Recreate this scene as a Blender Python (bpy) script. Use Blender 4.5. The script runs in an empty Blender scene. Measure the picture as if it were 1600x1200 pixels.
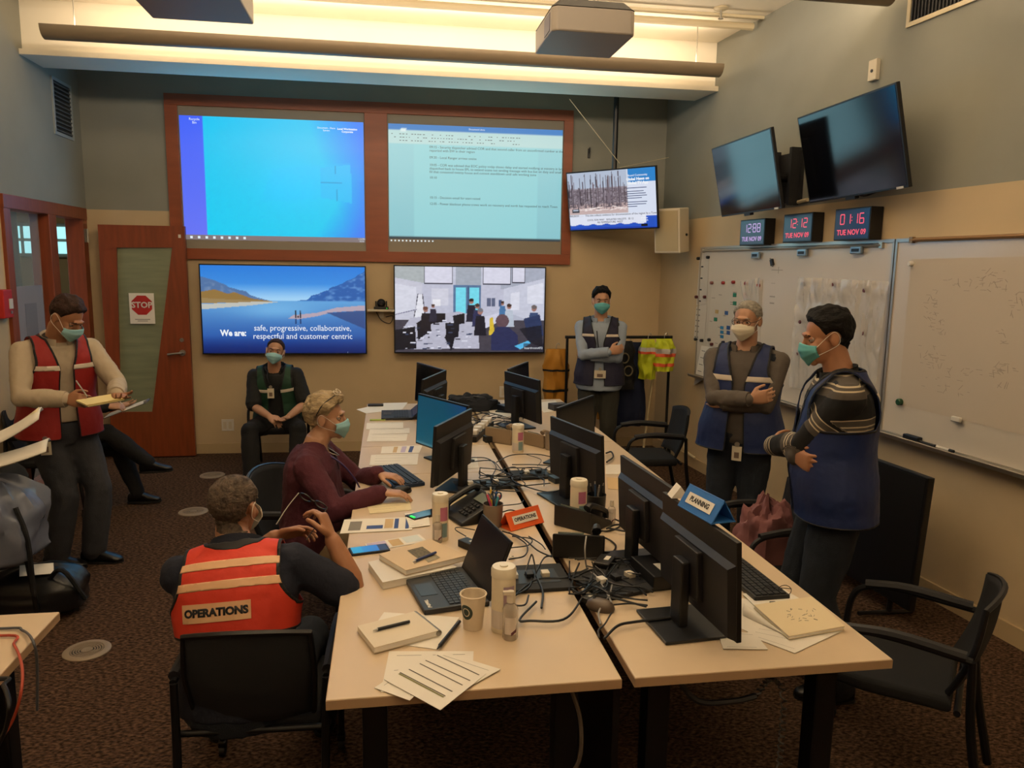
import bpy, bmesh, math, random
import numpy as np
from mathutils import Vector, Matrix, Euler, noise
random.seed(7)
PI = math.pi
SC = bpy.context.scene
COL = SC.collection
# ------------------------------------------------------------ camera
F_PX, YAW, PIT, ROL, CAMH = 1208.8, 0.16082, 0.15195, 0.01483, 1.85
fw = Vector((math.sin(YAW)*math.cos(PIT), math.cos(YAW)*math.cos(PIT), -math.sin(PIT)))
r0_ = Vector((math.cos(YAW), -math.sin(YAW), 0)); u0_ = r0_.cross(fw)
cr = (math.cos(ROL)*r0_ + math.sin(ROL)*u0_).normalized(); cu = cr.cross(fw)
camd = bpy.data.cameras.new('camera'); cam = bpy.data.objects.new('camera', camd); COL.objects.link(cam)
camd.sensor_fit = 'HORIZONTAL'; camd.sensor_width = 36; camd.lens = F_PX/1600*36; camd.clip_start = .02
cam.matrix_world = Matrix(((cr.x, cu.x, -fw.x, 0), (cr.y, cu.y, -fw.y, 0), (cr.z, cu.z, -fw.z, CAMH), (0, 0, 0, 1)))
SC.camera = cam
# ------------------------------------------------------------ world, exposure
W = bpy.data.worlds.new('world'); SC.world = W; W.use_nodes = True
W.node_tree.nodes['Background'].inputs[0].default_value = (.5, .6, .8, 1)
W.node_tree.nodes['Background'].inputs[1].default_value = .02
SC.view_settings.view_transform = 'Standard'; SC.view_settings.look = 'None'
SC.view_settings.exposure = -.1; SC.view_settings.gamma = 1; SC.view_settings.use_curve_mapping = False
SC.cycles.use_denoising = True
SC.cycles.max_bounces = 6; SC.cycles.diffuse_bounces = 3; SC.cycles.sample_clamp_indirect = 6
# ------------------------------------------------------------ large lights (the tubes carry their own in their builder)
def area(name, loc, sx, sy, power, col, rot=(0, 0, 0), spread=PI):
    l = bpy.data.lights.new(name, 'AREA'); l.shape = 'RECTANGLE'; l.size = sx; l.size_y = sy
    l.energy = power; l.color = col; l.spread = spread
    o = bpy.data.objects.new(name, l); COL.objects.link(o); o.location = loc; o.rotation_euler = rot
    return o
WARM = (1, .79, .56)
UP_POWER = 105
area('added_table_fill', (.0, 3.3, 3.65), 2.6, 1.2, 24, WARM)  # added soft fill over the tables, no fixture of its own
area('added_rear_fill', (.2, -.6, 3.6), 3.5, .8, 8, WARM)  # unseen overhead fill added behind the camera
area('added_screen_glow', (-1.08, 7.55, 2.6), 1.6, 1.1, 9, (.15, .55, 1), (-PI/2, 0, 0))  # added coloured lights before both screens, boosting the blue they cast
area('added_screen_glow', (1.0, 7.5, 2.6), 1.5, 1.1, 7, (.45, .85, 1), (-PI/2, 0, 0))
area('window_daylight', (-3.6, 7.2, 1.7), 1.0, 1.4, 6, (.8, .9, 1), (0, -PI/2, 0))
area('left_side_light', (-2.6, .9, 1.9), 1.4, 1.2, 1.2, (.9, .92, 1), (0, -PI/2, 0))  # unseen area light by the left wall; no window there
# ------------------------------------------------------------ colour and materials
def lin(h):
    if isinstance(h, str):
        h = h.lstrip('#'); c = [int(h[i:i+2], 16)/255 for i in (0, 2, 4)]
    else: c = list(h)
    return tuple(x/12.92 if x <= .04045 else ((x+.055)/1.055)**2.4 for x in c) + (1,)
MATS = {}
def mat(name, col, rough=.6, metal=0, var=0, vscale=20, bump=0, bscale=60, emit=0, alpha=1, trans=0, spec=.5, stretch=None, sheen=0, detail=3):
    if name in MATS: return MATS[name]
    m = bpy.data.materials.new(name); m.use_nodes = True; MATS[name] = m
    nt = m.node_tree; N = nt.nodes; L = nt.links; b = N['Principled BSDF']
    c = lin(col); b.inputs['Base Color'].default_value = c; b.inputs['Roughness'].default_value = rough
    b.inputs['Metallic'].default_value = metal; b.inputs['Specular IOR Level'].default_value = spec
    if sheen: b.inputs['Sheen Weight'].default_value = sheen
    if alpha < 1: b.inputs['Alpha'].default_value = alpha
    if trans: b.inputs['Transmission Weight'].default_value = trans
    if emit: b.inputs['Emission Color'].default_value = c; b.inputs['Emission Strength'].default_value = emit
    if var or bump:
        tc = N.new('ShaderNodeTexCoord'); mp = N.new('ShaderNodeMapping'); L.new(tc.outputs['Object'], mp.inputs[0])
        if stretch: mp.inputs['Scale'].default_value = stretch
    if var:
        n = N.new('ShaderNodeTexNoise'); n.inputs['Scale'].default_value = vscale; n.inputs['Detail'].default_value = detail
        L.new(mp.outputs[0], n.inputs['Vector'])
        r = N.new('ShaderNodeValToRGB'); L.new(n.outputs['Fac'], r.inputs[0])
        r.color_ramp.elements[0].position = .3; r.color_ramp.elements[1].position = .7
        r.color_ramp.elements[0].color = tuple(max(0, x*(1-var)) for x in c[:3]) + (1,)
        r.color_ramp.elements[1].color = tuple(min(1, x*(1+var)) for x in c[:3]) + (1,)
        L.new(r.outputs[0], b.inputs['Base Color'])
    if bump:
        n = N.new('ShaderNodeTexNoise'); n.inputs['Scale'].default_value = bscale; n.inputs['Detail'].default_value = detail
        L.new(mp.outputs[0], n.inputs['Vector'])
        bp = N.new('ShaderNodeBump'); bp.inputs['Strength'].default_value = bump; bp.inputs['Distance'].default_value = .01
        L.new(n.outputs['Fac'], bp.inputs['Height']); L.new(bp.outputs[0], b.inputs['Normal'])
    return m
def emat(name, col, strength=1.0):
    if name in MATS: return MATS[name]
    m = bpy.data.materials.new(name); m.use_nodes = True; MATS[name] = m
    nt = m.node_tree; b = nt.nodes['Principled BSDF']
    b.inputs['Base Color'].default_value = (.01, .01, .01, 1); b.inputs['Roughness'].default_value = .3
    b.inputs['Emission Color'].default_value = lin(col); b.inputs['Emission Strength'].default_value = strength
    return m
# ------------------------------------------------------------ mesh builder
def frame(d, up=(0, 0, 1)):
    d = Vector(d).normalized(); up = Vector(up)
    if abs(d.dot(up)) > .98: up = Vector((1, 0, 0)) if abs(d.x) < .9 else Vector((0, 1, 0))
    x = up.cross(d).normalized(); y = d.cross(x)
    return x, y, d
def smoothpts(pts, n=6):
    pts = [Vector(p) for p in pts]
    if len(pts) < 3: return pts
    out = []; P_ = [pts[0]*2-pts[1]] + pts + [pts[-1]*2-pts[-2]]
    for i in range(1, len(P_)-2):
        a, b, c, d = P_[i-1:i+3]
        for k in range(n):
            t = k/n
            out.append(.5*((2*b)+(c-a)*t+(2*a-5*b+4*c-d)*t*t+(3*b-a-3*c+d)*t**3))
    out.append(pts[-1]); return out
class MB:
    def __init__(s, M=None): s.v = []; s.f = []; s.m = []; s.M = M or Matrix(); s.mi = 0
    def add(s, vs, fs):
        k = len(s.v); s.v += [s.M @ Vector(v) for v in vs]; s.f += [tuple(i+k for i in f) for f in fs]; s.m += [s.mi]*len(fs); return s
    def box(s, c, d, R=None, bev=0):
        c = Vector(c); x, y, z = [a/2 for a in d]
        if bev:
            bm = bmesh.new(); bmesh.ops.create_cube(bm, size=1)
            for v in bm.verts: v.co = Vector((v.co.x*d[0], v.co.y*d[1], v.co.z*d[2]))
            bmesh.ops.bevel(bm, geom=bm.edges[:], offset=bev, segments=2, profile=.6, affect='EDGES')
            bm.verts.index_update()
            vs = [v.co.copy() for v in bm.verts]; fs = [tuple(v.index for v in f.verts) for f in bm.faces]; bm.free()
        else:
            vs = [Vector((i*x, j*y, k*z)) for i in (-1, 1) for j in (-1, 1) for k in (-1, 1)]
            fs = [(0, 1, 3, 2), (4, 6, 7, 5), (0, 4, 5, 1), (2, 3, 7, 6), (0, 2, 6, 4), (1, 5, 7, 3)]
        if R is not None: vs = [R @ v for v in vs]
        return s.add([v+c for v in vs], fs)
    def rings(s, rs, cap=True, closed=True):
        n = len(rs[0]); vs = [p for r in rs for p in r]; fs = []
        for i in range(len(rs)-1):
            for j in range(n if closed else n-1):
                a = i*n+j; b = i*n+(j+1) % n; fs.append((a, b, b+n, a+n))
        if cap: fs += [tuple(range(n))[::-1], tuple(range((len(rs)-1)*n, len(rs)*n))]
        return s.add(vs, fs)
    def tube(s, pts, r, n=8, sm=0, up=(0, 0, 1)):
        if sm: 
            if isinstance(r, (list, tuple)):
                rr = np.interp(np.linspace(0, len(r)-1, (len(pts)-1)*sm+1), range(len(r)), r).tolist()
            pts = smoothpts(pts, sm)
            if isinstance(r, (list, tuple)): r = rr
        pts = [Vector(p) for p in pts]; rs = []
        if not isinstance(r, (list, tuple)): r = [r]*len(pts)
        px = None
        for i, p in enumerate(pts):
            d = (pts[min(i+1, len(pts)-1)]-pts[max(i-1, 0)])
            if d.length < 1e-9: d = Vector((0, 0, 1))
            d.normalize()
            if px is None: x, y, _ = frame(d, up)
            else:
                x = (px-d*px.dot(d))
                x = x.normalized() if x.length > 1e-6 else frame(d)[0]
                y = d.cross(x)
            px = x
            rs.append([p+(x*math.cos(a)+y*math.sin(a))*r[i] for a in [2*PI*k/n for k in range(n)]])
        return s.rings(rs)
    def cyl(s, p0, p1, r0, r1=None, n=20):
        return s.tube([p0, p1], [r0, r0 if r1 is None else r1], n)
    def lathe(s, prof, c=(0, 0, 0), n=24, cap=True):
        c = Vector(c)
        return s.rings([[c+Vector((r*math.cos(2*PI*k/n), r*math.sin(2*PI*k/n), z)) for k in range(n)] for r, z in prof], cap)
    def ell(s, c, r, R=None, n=16, m=10):
        c = Vector(c); rs = []
        for i in range(1, m):
            t = PI*i/m
            ring = [Vector((r[0]*math.sin(t)*math.cos(2*PI*k/n), r[1]*math.sin(t)*math.sin(2*PI*k/n), -r[2]*math.cos(t))) for k in range(n)]
            rs.append([c+(R @ v if R is not None else v) for v in ring])
        return s.rings(rs)
    def prism(s, poly, z0, z1):
        n = len(poly); vs = [(x, y, z0) for x, y in poly]+[(x, y, z1) for x, y in poly]
        fs = [tuple(range(n))[::-1], tuple(range(n, 2*n))]+[(i, (i+1) % n, (i+1) % n+n, i+n) for i in range(n)]
        return s.add(vs, fs)
    def quad(s, a, b, c, d): return s.add([a, b, c, d], [(0, 1, 2, 3)])
    def grid(s, fn, nu, nv):
        vs = [fn(i/nu, j/nv) for j in range(nv+1) for i in range(nu+1)]
        fs = [(j*(nu+1)+i, j*(nu+1)+i+1, (j+1)*(nu+1)+i+1, (j+1)*(nu+1)+i) for j in range(nv) for i in range(nu)]
        return s.add(vs, fs)
    def capsule(s, p0, p1, r0, r1, n=12):
        p0 = Vector(p0); p1 = Vector(p1); d = p1-p0; L_ = d.length
        if L_ < 1e-6: return s.ell(p0, (r0,)*3)
        d /= L_; pts = []; rr = []
        for t in (-.95, -.7, -.35): pts.append(p0+d*r0*t); rr.append(r0*math.sqrt(1-t*t))
        pts.append(p0); rr.append(r0); pts.append(p1); rr.append(r1)
        for t in (.35, .7, .95): pts.append(p1+d*r1*t); rr.append(r1*math.sqrt(1-t*t))
        return s.tube(pts, rr, n)
    def mesh(s, name):
        me = bpy.data.meshes.new(name); me.from_pydata([tuple(v) for v in s.v], [], s.f); me.validate(); return me
    def build(s, name, m, parent=None, smooth=False, solid=0, bev=0, sub=0):
        me = s.mesh(name)
        ms = m if isinstance(m, (list, tuple)) else [m]
        for q in ms: me.materials.append(q)
        if len(ms) > 1 and len(me.polygons) == len(s.m): me.polygons.foreach_set('material_index', s.m)
        o = bpy.data.objects.new(name, me); COL.objects.link(o); o.parent = parent
        bm = bmesh.new(); bm.from_mesh(me); bmesh.ops.recalc_face_normals(bm, faces=bm.faces[:]); bm.to_mesh(me); bm.free()
        if smooth: shade(me)
        if solid: md = o.modifiers.new('solid', 'SOLIDIFY'); md.thickness = solid
        if bev: md = o.modifiers.new('bevel', 'BEVEL'); md.width = bev; md.segments = 2; md.limit_method = 'ANGLE'
        if sub: md = o.modifiers.new('sub', 'SUBSURF'); md.levels = sub; md.render_levels = sub
        return o
def shade(me, ang=.7):
    me.polygons.foreach_set('use_smooth', [True]*len(me.polygons))
    try: me.set_sharp_from_angle(angle=ang)
    except Exception: pass
def tag(o, label, cat, group=None, kind=None):
    if label: o['label'] = label
    if cat: o['category'] = cat
    if group: o['group'] = group
    if kind: o['kind'] = kind
    return o
def thing(name, label, cat, loc=(0, 0, 0), rz=0, group=None):
    o = bpy.data.objects.new(name, None); COL.objects.link(o); o.empty_display_size = .05
    o.location = loc; o.rotation_euler = (0, 0, rz); return tag(o, label, cat, group)
def struct(name, mb, m, smooth=False, parent=None, **k):
    o = mb.build(name, m, parent, smooth, **k); o['kind'] = 'structure'; return o
def children(o): return [c for c in bpy.data.objects if c.parent == o]
def dup(o, parent=None):
    c = o.copy(); COL.objects.link(c); c.parent = parent
    for ch in children(o): dup(ch, c)
    return c
def text(s, size, m, parent, loc, R, name='lettering', align='CENTER', ext=.0006, bold=0, sx=1, label=None):
    cd = bpy.data.curves.new('t', 'FONT'); cd.body = s; cd.size = size; cd.align_x = align; cd.align_y = 'CENTER'
    cd.extrude = ext; cd.offset = bold; cd.resolution_u = 2
    ob = bpy.data.objects.new('t', cd)
    me = bpy.data.meshes.new_from_object(ob); bpy.data.objects.remove(ob)
    if sx != 1: me.transform(Matrix.Diagonal((sx, 1, 1, 1)))
    me.name = name; me.materials.clear(); me.materials.append(m)
    o = bpy.data.objects.new(name, me); COL.objects.link(o); o.parent = parent
    o.matrix_local = Matrix.Translation(loc) @ R.to_4x4()
    if label: o['label'] = label
    return o
def ray(px, py): return fw+cr*((px-800)/F_PX)-cu*((py-600)/F_PX)
def atz(px, py, z=0.0):
    d = ray(px, py); return Vector((0, 0, CAMH))+d*((z-CAMH)/d.z)
def aty(px, py, y):
    d = ray(px, py); return Vector((0, 0, CAMH))+d*(y/d.y)
def onp(px, py, p0, n):
    d = ray(px, py); o = Vector((0, 0, CAMH)); n = Vector(n); return o+d*((Vector(p0)-o).dot(n)/d.dot(n))
# wall frames: the right wall runs slightly askew to the tables, the back wall a little too
RW0, RWD = Vector((3.1, 3.2, 0)), Vector((-.35, 4.42, 0)).normalized()
RWN = Vector((-RWD.y, RWD.x, 0))               # points into the room
BW0, BWD = Vector((-2.7, 7.735, 0)), Vector((4.75, -.1, 0)).normalized()
BWN = Vector((BWD.y, -BWD.x, 0))
LX = -2.7; CEIL = 3.77
def onR(px, py, off=0): return onp(px, py, RW0+RWN*off, RWN)
def onB(px, py, off=0): return onp(px, py, BW0+BWN*off, BWN)
def wallM(p, n):                               # x = viewer's right along the wall, y = up, z = out of the wall
    n = Vector(n).normalized(); x = Vector((0, 0, 1)).cross(n).normalized(); y = n.cross(x)
    M = Matrix(((x.x, y.x, n.x), (x.y, y.y, n.y), (x.z, y.z, n.z))); return Matrix.Translation(p) @ M.to_4x4()
R3 = lambda rx=0, ry=0, rz=0: Euler((rx, ry, rz)).to_matrix()
# ------------------------------------------------------------ pictures for lit screens: a grid of vertices carrying colours
class Img:
    def __init__(s, w, h, top, bot=None):
        t = np.linspace(0, 1, h)[:, None, None]; a = np.array(top, float)/255; b = np.array(bot or top, float)/255
        s.w, s.h = w, h; s.a = (a*(1-t)+b*t)*np.ones((h, w, 1)); s.Y, s.X = np.mgrid[0:h, 0:w]/1.0
        s.X = s.X/(w-1); s.Y = s.Y/(h-1)
    def put(s, mask, col, al=1.0):
        c = np.array(col, float)/255; m = (mask*al)[..., None]; s.a = s.a*(1-m)+c*m
    def rect(s, x0, y0, x1, y1, col, al=1): s.put(((s.X >= x0) & (s.X <= x1) & (s.Y >= y0) & (s.Y <= y1)).astype(float), col, al)
    def ell(s, cx, cy, rx, ry, col, al=1): s.put((((s.X-cx)/rx)**2+((s.Y-cy)/ry)**2 <= 1).astype(float), col, al)
    def poly(s, pts, col, al=1):
        ins = np.zeros(s.X.shape, bool); n = len(pts)
        for i in range(n):
            x0, y0 = pts[i]; x1, y1 = pts[(i+1) % n]
            if y0 == y1: continue
            c = ((y0 > s.Y) != (y1 > s.Y)) & (s.X < (x1-x0)*(s.Y-y0)/(y1-y0)+x0); ins ^= c
        s.put(ins.astype(float), col, al)
    def line(s, x0, y0, x1, y1, w, col, al=1):
        dx, dy = x1-x0, y1-y0; t = np.clip(((s.X-x0)*dx+(s.Y-y0)*dy)/(dx*dx+dy*dy+1e-12), 0, 1)
        d = np.hypot(s.X-x0-t*dx, (s.Y-y0-t*dy)*s.h/s.w); s.put((d < w).astype(float), col, al)
    def noise(s, sc, amp, seed=1):
        rg = np.random.RandomState(seed); g = rg.rand(sc+2, sc+2)
        xi = s.X*sc; yi = s.Y*sc; x = xi.astype(int); y = yi.astype(int); fx = xi-x; fy = yi-y
        v = (g[y, x]*(1-fx)+g[y, x+1]*fx)*(1-fy)+(g[y+1, x]*(1-fx)+g[y+1, x+1]*fx)*fy
        return (v-.5)*amp
def picture(name, img, w, h, parent, loc, R, strength=1.0, label=None):
    xs = (img.X-.5)*w; ys = (.5-img.Y)*h; H_, W_ = img.h, img.w
    co = np.stack([xs, ys, xs*0], -1).reshape(-1, 3)
    idx = np.arange(H_*W_).reshape(H_, W_); q = np.stack([idx[1:, :-1], idx[1:, 1:], idx[:-1, 1:], idx[:-1, :-1]], -1).reshape(-1, 4)
    me = bpy.data.meshes.new(name); me.from_pydata(co.tolist(), [], q.tolist())
    a = np.clip(img.a, 0, 1); a = np.where(a <= .04045, a/12.92, ((a+.055)/1.055)**2.4).reshape(-1, 3)
    at = me.color_attributes.new('picture', 'FLOAT_COLOR', 'POINT'); at.data.foreach_set('color', np.hstack([a, np.ones((len(a), 1))]).ravel())
    key = 'lit_picture_%g' % strength
    if key not in MATS:
        m = bpy.data.materials.new(key); m.use_nodes = True; MATS[key] = m; nt = m.node_tree; b = nt.nodes['Principled BSDF']
        an = nt.nodes.new('ShaderNodeAttribute'); an.attribute_name = 'picture'; nt.links.new(an.outputs['Color'], b.inputs['Emission Color'])
        b.inputs['Emission Strength'].default_value = strength; b.inputs['Base Color'].default_value = (.01, .01, .01, 1); b.inputs['Roughness'].default_value = .35
    me.materials.append(MATS[key])
    o = bpy.data.objects.new(name, me); COL.objects.link(o); o.parent = parent
    o.matrix_local = Matrix.Translation(loc) @ R.to_4x4()
    if label: o['label'] = label
    return o
# common materials
BLACK = mat('black_plastic', '#0b0b0d', .45); DARK = mat('charcoal_plastic', '#17171a', .55)
WHITE = mat('white_plastic', '#d9d3c8', .5); METAL = mat('brushed_metal', '#a9a59c', .35, .9)
CREAM = mat('cream_plastic', '#cfc4ae', .5); PAPER = mat('paper', '#e6e0d4', .8)
INK = mat('black_ink', '#1a1a1c', .7); GREYINK = mat('grey_ink', '#77736d', .8); TUBEMAT = mat('painted_steel', '#cdbf9f', .5)
# ============================================================ THE ROOM
m_low = mat('wall_cream_paint', '#c3ad8a', .85, var=.04, vscale=3, bump=.05, bscale=200)
m_up = mat('wall_grey_paint', '#8a8a80', .85, var=.04, vscale=3, bump=.05, bscale=200)
m_ceil = mat('ceiling_paint', '#f3ead6', .9, var=.03, vscale=2)
m_wood = mat('cherry_wood', '#7f3b1b', .42, var=.16, vscale=6, stretch=(6, 6, .6), bump=.03, bscale=80, detail=6)
m_base = mat('rubber_baseboard', '#b9a27c', .6)
def carpet():
    m = bpy.data.materials.new('brown_loop_carpet'); m.use_nodes = True; nt = m.node_tree; N = nt.nodes; L = nt.links; b = N['Principled BSDF']
    tc = N.new('ShaderNodeTexCoord'); mp = N.new('ShaderNodeMapping'); mp.inputs['Scale'].default_value = (1, 1.6, 1); mp.inputs['Rotation'].default_value = (0, 0, .5)
    L.new(tc.outputs['Object'], mp.inputs[0])
    n1 = N.new('ShaderNodeTexNoise'); n1.inputs['Scale'].default_value = 50; n1.inputs['Detail'].default_value = 3; L.new(mp.outputs[0], n1.inputs[0])
    v = N.new('ShaderNodeTexVoronoi'); v.inputs['Scale'].default_value = 60; L.new(mp.outputs[0], v.inputs[0])
    n2 = N.new('ShaderNodeTexNoise'); n2.inputs['Scale'].default_value = 2.2; L.new(mp.outputs[0], n2.inputs[0])
    r = N.new('ShaderNodeValToRGB'); e = r.color_ramp.elements; e[0].position = .36; e[0].color = lin('#2f2219'); e[1].position = .68; e[1].color = lin('#6f5542')
    L.new(n1.outputs['Fac'], r.inputs[0])
    mx = N.new('ShaderNodeMix'); mx.data_type = 'RGBA'; mx.blend_type = 'MULTIPLY'; mx.inputs[0].default_value = .5
    r2 = N.new('ShaderNodeValToRGB'); r2.color_ramp.elements[0].color = (.55, .5, .45, 1); L.new(n2.outputs['Fac'], r2.inputs[0])
    L.new(r.outputs[0], mx.inputs[6]); L.new(r2.outputs[0], mx.inputs[7]); L.new(mx.outputs[2], b.inputs['Base Color'])
    b.inputs['Roughness'].default_value = .95; b.inputs['Specular IOR Level'].default_value = .1
    bp = N.new('ShaderNodeBump'); bp.inputs['Strength'].default_value = .9; bp.inputs['Distance'].default_value = .012; L.new(v.outputs['Distance'], bp.inputs['Height']); L.new(bp.outputs[0], b.inputs['Normal'])
    return m
RWa = RW0-RWD*5.6; RWb = RW0+RWD*4.42       # right wall ends (behind the camera, at the back corner)
RWc = BW0+BWD*((RWb-BW0).dot(BWD)); YF = -2.4
fx = [(LX, YF), (RWa.x, YF), (RWc.x, RWc.y), (LX, BW0.y)]
struct('floor', MB().prism(fx, -.1, 0), carpet())
struct('ceiling', MB().prism(fx, CEIL, CEIL+.1), m_ceil)
SPLIT = 2.30
def wall(name, a, b, nrm, zt=CEIL, z0=0):
    a = Vector(a); b = Vector(b); t = -Vector(nrm)*.12; mb = MB()
    for z_a, z_b, mi in ((z0, SPLIT, 0), (SPLIT, zt, 1)):
        mb.mi = mi; p = [(a.x, a.y), (b.x, b.y), (b.x+t.x, b.y+t.y), (a.x+t.x, a.y+t.y)]; mb.prism(p, z_a, z_b)
    return struct(name, mb, [m_low, m_up])
wall('wall_back', (LX-.12, BW0.y, 0), RWc+BWD*.12, BWN)
wall('wall_right', RWa, RWc, RWN)
wall('wall_front', (LX, YF, 0), (RWa.x, YF, 0), Vector((0, -1, 0))*-1)
# left wall with the glazed opening: y 6.1..7.62, z 0..2.3
OY0, OY1, OZ = 6.10, 7.66, 2.30
mb = MB(); mb.mi = 0; mb.box((LX-.06, (YF+OY0)/2, SPLIT/2), (.12, OY0-YF, SPLIT)); mb.box((LX-.06, (OY1+BW0.y)/2, SPLIT/2), (.12, BW0.y-OY1, SPLIT))
mb.mi = 1; mb.box((LX-.06, (YF+BW0.y)/2, (SPLIT+CEIL)/2), (.12, BW0.y-YF, CEIL-SPLIT))
struct('wall_left', mb, [m_low, m_up])
# wooden frame of sidelight and doorway
YP = 6.92
mb = MB()
for y, w in ((OY0+.05, .10), (YP, .14), (OY1-.05, .10)): mb.box((LX-.05, y, OZ/2), (.15, w, OZ))
mb.box((LX-.05, (OY0+OY1)/2, OZ-.048), (.158, OY1-OY0+.004, .10)); mb.box((LX-.05, (OY0+YP)/2, .05), (.15, YP-OY0, .10))
wf = struct('window_1', mb, m_wood, bev=.004)
gl = mat('clear_glass', '#dfe9e4', .05, alpha=.16, spec=.8)
struct('glass_pane', MB().box((LX-.05, (OY0+YP)/2, 1.16), (.008, YP-OY0-.2, 2.1)), gl, parent=wf)
mb = MB(); mb.box((LX+.03, OY1-.06, 2.06), (.02, .05, .12)); mb.cyl((LX+.045, OY1-.06, 2.0), (LX+.045, OY1-.06, 2.12), .008)
struct('hinge', mb, METAL, parent=wf)
# room seen through the opening
mg = mat('corridor_paint', '#b9a988', .8); mdk = mat('corridor_grey', '#4a4f49', .7)
mb = MB(); mb.box((-5.6, 8.0, 1.9), (.1, 7.5, 3.8)); mb.box((-4.2, 11.7, 1.9), (2.9, .1, 3.8)); mb.box((-4.2, 4.4, 1.9), (2.9, .1, 3.8)); mb.box((-4.2, 8.0, 3.1), (2.9, 7.5, .1)); mb.box((-2.85, 9.85, 1.9), (.06, 3.8, 3.8))
struct('wall_corridor', mb, mg)
struct('floor_corridor', MB().box((-4.25, 8.0, -.05), (2.8, 7.5, .1)), mat('corridor_carpet', '#4b3a2a', .9))
cl = emat('sky_window', '#a9eef4', 1.3); mw = mat('corridor_window_bar', '#8b8a80', .5)
wd = struct('window_2', MB().box((-4.3, 11.62, 2.1), (2.4, .05, .46)), mw)
for i in range(4):
    for j in range(2): struct('lit_pane', MB().box((-5.17+i*.58, 11.585, 2.0+j*.2), (.53, .02, .16)), cl, parent=wd)
area('corridor_lamp', (-4.2, 8.2, 2.95), 1.2, 3.0, 26, (1, .85, .62))
sh = thing('storage_shelf', 'dark storage cabinet in the room beyond the sidelight pane', 'cabinet', (-4.7, 9.3, 0))
MB().box((0, 0, 1.2), (1.3, .45, 2.4)).build('cabinet_body', mdk, sh)
for s_ in (-1, 1): MB().box((s_*.32, -.235, 1.2), (.6, .02, 2.3)).build('cabinet_door', mat('cabinet_door_green', '#565d52', .6), sh)
for z_ in (1.35, 1.95): MB().box((0, -.25, z_), (1.3, .02, .03)).build('shelf_edge', mw, sh)
sh = thing('side_counter', 'pale counter in the far room beyond the open doorway', 'counter', (-3.55, 10.9, 0)); MB().box((0, 0, .88), (1.2, .6, .05)).build('countertop', CREAM, sh); MB().box((0, .02, .43), (1.15, .5, .85)).build('cabinet_body', mdk, sh)
t = thing('office_printer', 'pale office printer on the counter beyond the doorway', 'printer', (-3.55, 10.9, .906))
MB().box((0, 0, .17), (.6, .5, .34), bev=.02).build('casing', CREAM, t); MB().box((0, -.1, .37), (.4, .2, .05), bev=.01).build('paper_tray', DARK, t)
t = thing('notice_board', 'dark notice board on the far wall beyond the doorway', 'board', (-3.75, 11.63, 1.62)); MB().box((0, 0, 0), (1.1, .03, .5)).build('board_face', mat('board_navy', '#2b3740', .5), t); MB().box((0, -.02, -.27), (1.1, .03, .03)).build('frame_rail', METAL, t); MB().box((.1, -.02, -.4), (.6, .01, .18)).build('lit_notice', mat('notice_pale', '#c5d6cf', .6), t)
# baseboards
def strip(name, a, b, n, h=.10, m=m_base):
    a = Vector(a); b = Vector(b); d = (b-a).normalized(); q = Vector(n)*.015
    struct(name, MB().prism([(a.x, a.y), (b.x, b.y), (b.x+q.x, b.y+q.y), (a.x+q.x, a.y+q.y)], 0, h), m)
strip('baseboard_back', BW0+BWD*.0, RWc, BWN); strip('baseboard_right', RWa, RWc, RWN); strip('baseboard_left', (LX, YF, 0), (LX, OY0, 0), (1, 0, 0))
# ceiling beam and edge trims
mb = MB(); xr = RW0.x-.30
mb.prism([(LX, 6.66), (RW0.x-.275, 6.66), (RW0.x-.31, 7.02), (LX, 7.02)], 3.36, CEIL)
struct('trim_1', mb, m_ceil)
mb = MB(); mb.prism([(LX, 6.60), (RW0.x-.26, 6.60), (RW0.x-.27, 6.66), (LX, 6.66)], 3.36, 3.40); struct('trim_2', mb, m_ceil)
def conduit(name, pts, r, lab):
    o = MB().tube(pts, r, 8).build(name, TUBEMAT, None, True); return tag(o, lab, 'pipe')
conduit('ceiling_conduit', [(LX+.02, 6.02, CEIL-.05), (2.84, 6.02, CEIL-.05)], .028, 'thicker cream conduit running across the ceiling before the beam')
conduit('ceiling_conduit', [(LX+.02, 5.86, CEIL-.03), (2.85, 5.86, CEIL-.03)], .012, 'thin cream conduit running beside the thicker ceiling conduit')
# sprinkler
s = thing('fire_sprinkler', 'small ceiling sprinkler with a round orange-lit plate', 'sprinkler', atz(1127, 12, CEIL-.001).to_tuple())
MB().lathe([(.05, 0), (.055, -.008), (.03, -.02)]).build('escutcheon', TUBEMAT, s, True); MB().lathe([(.008, -.015), (.008, -.07), (.02, -.075), (.02, -.08)], n=12).build('nozzle', METAL, s, True)
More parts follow.
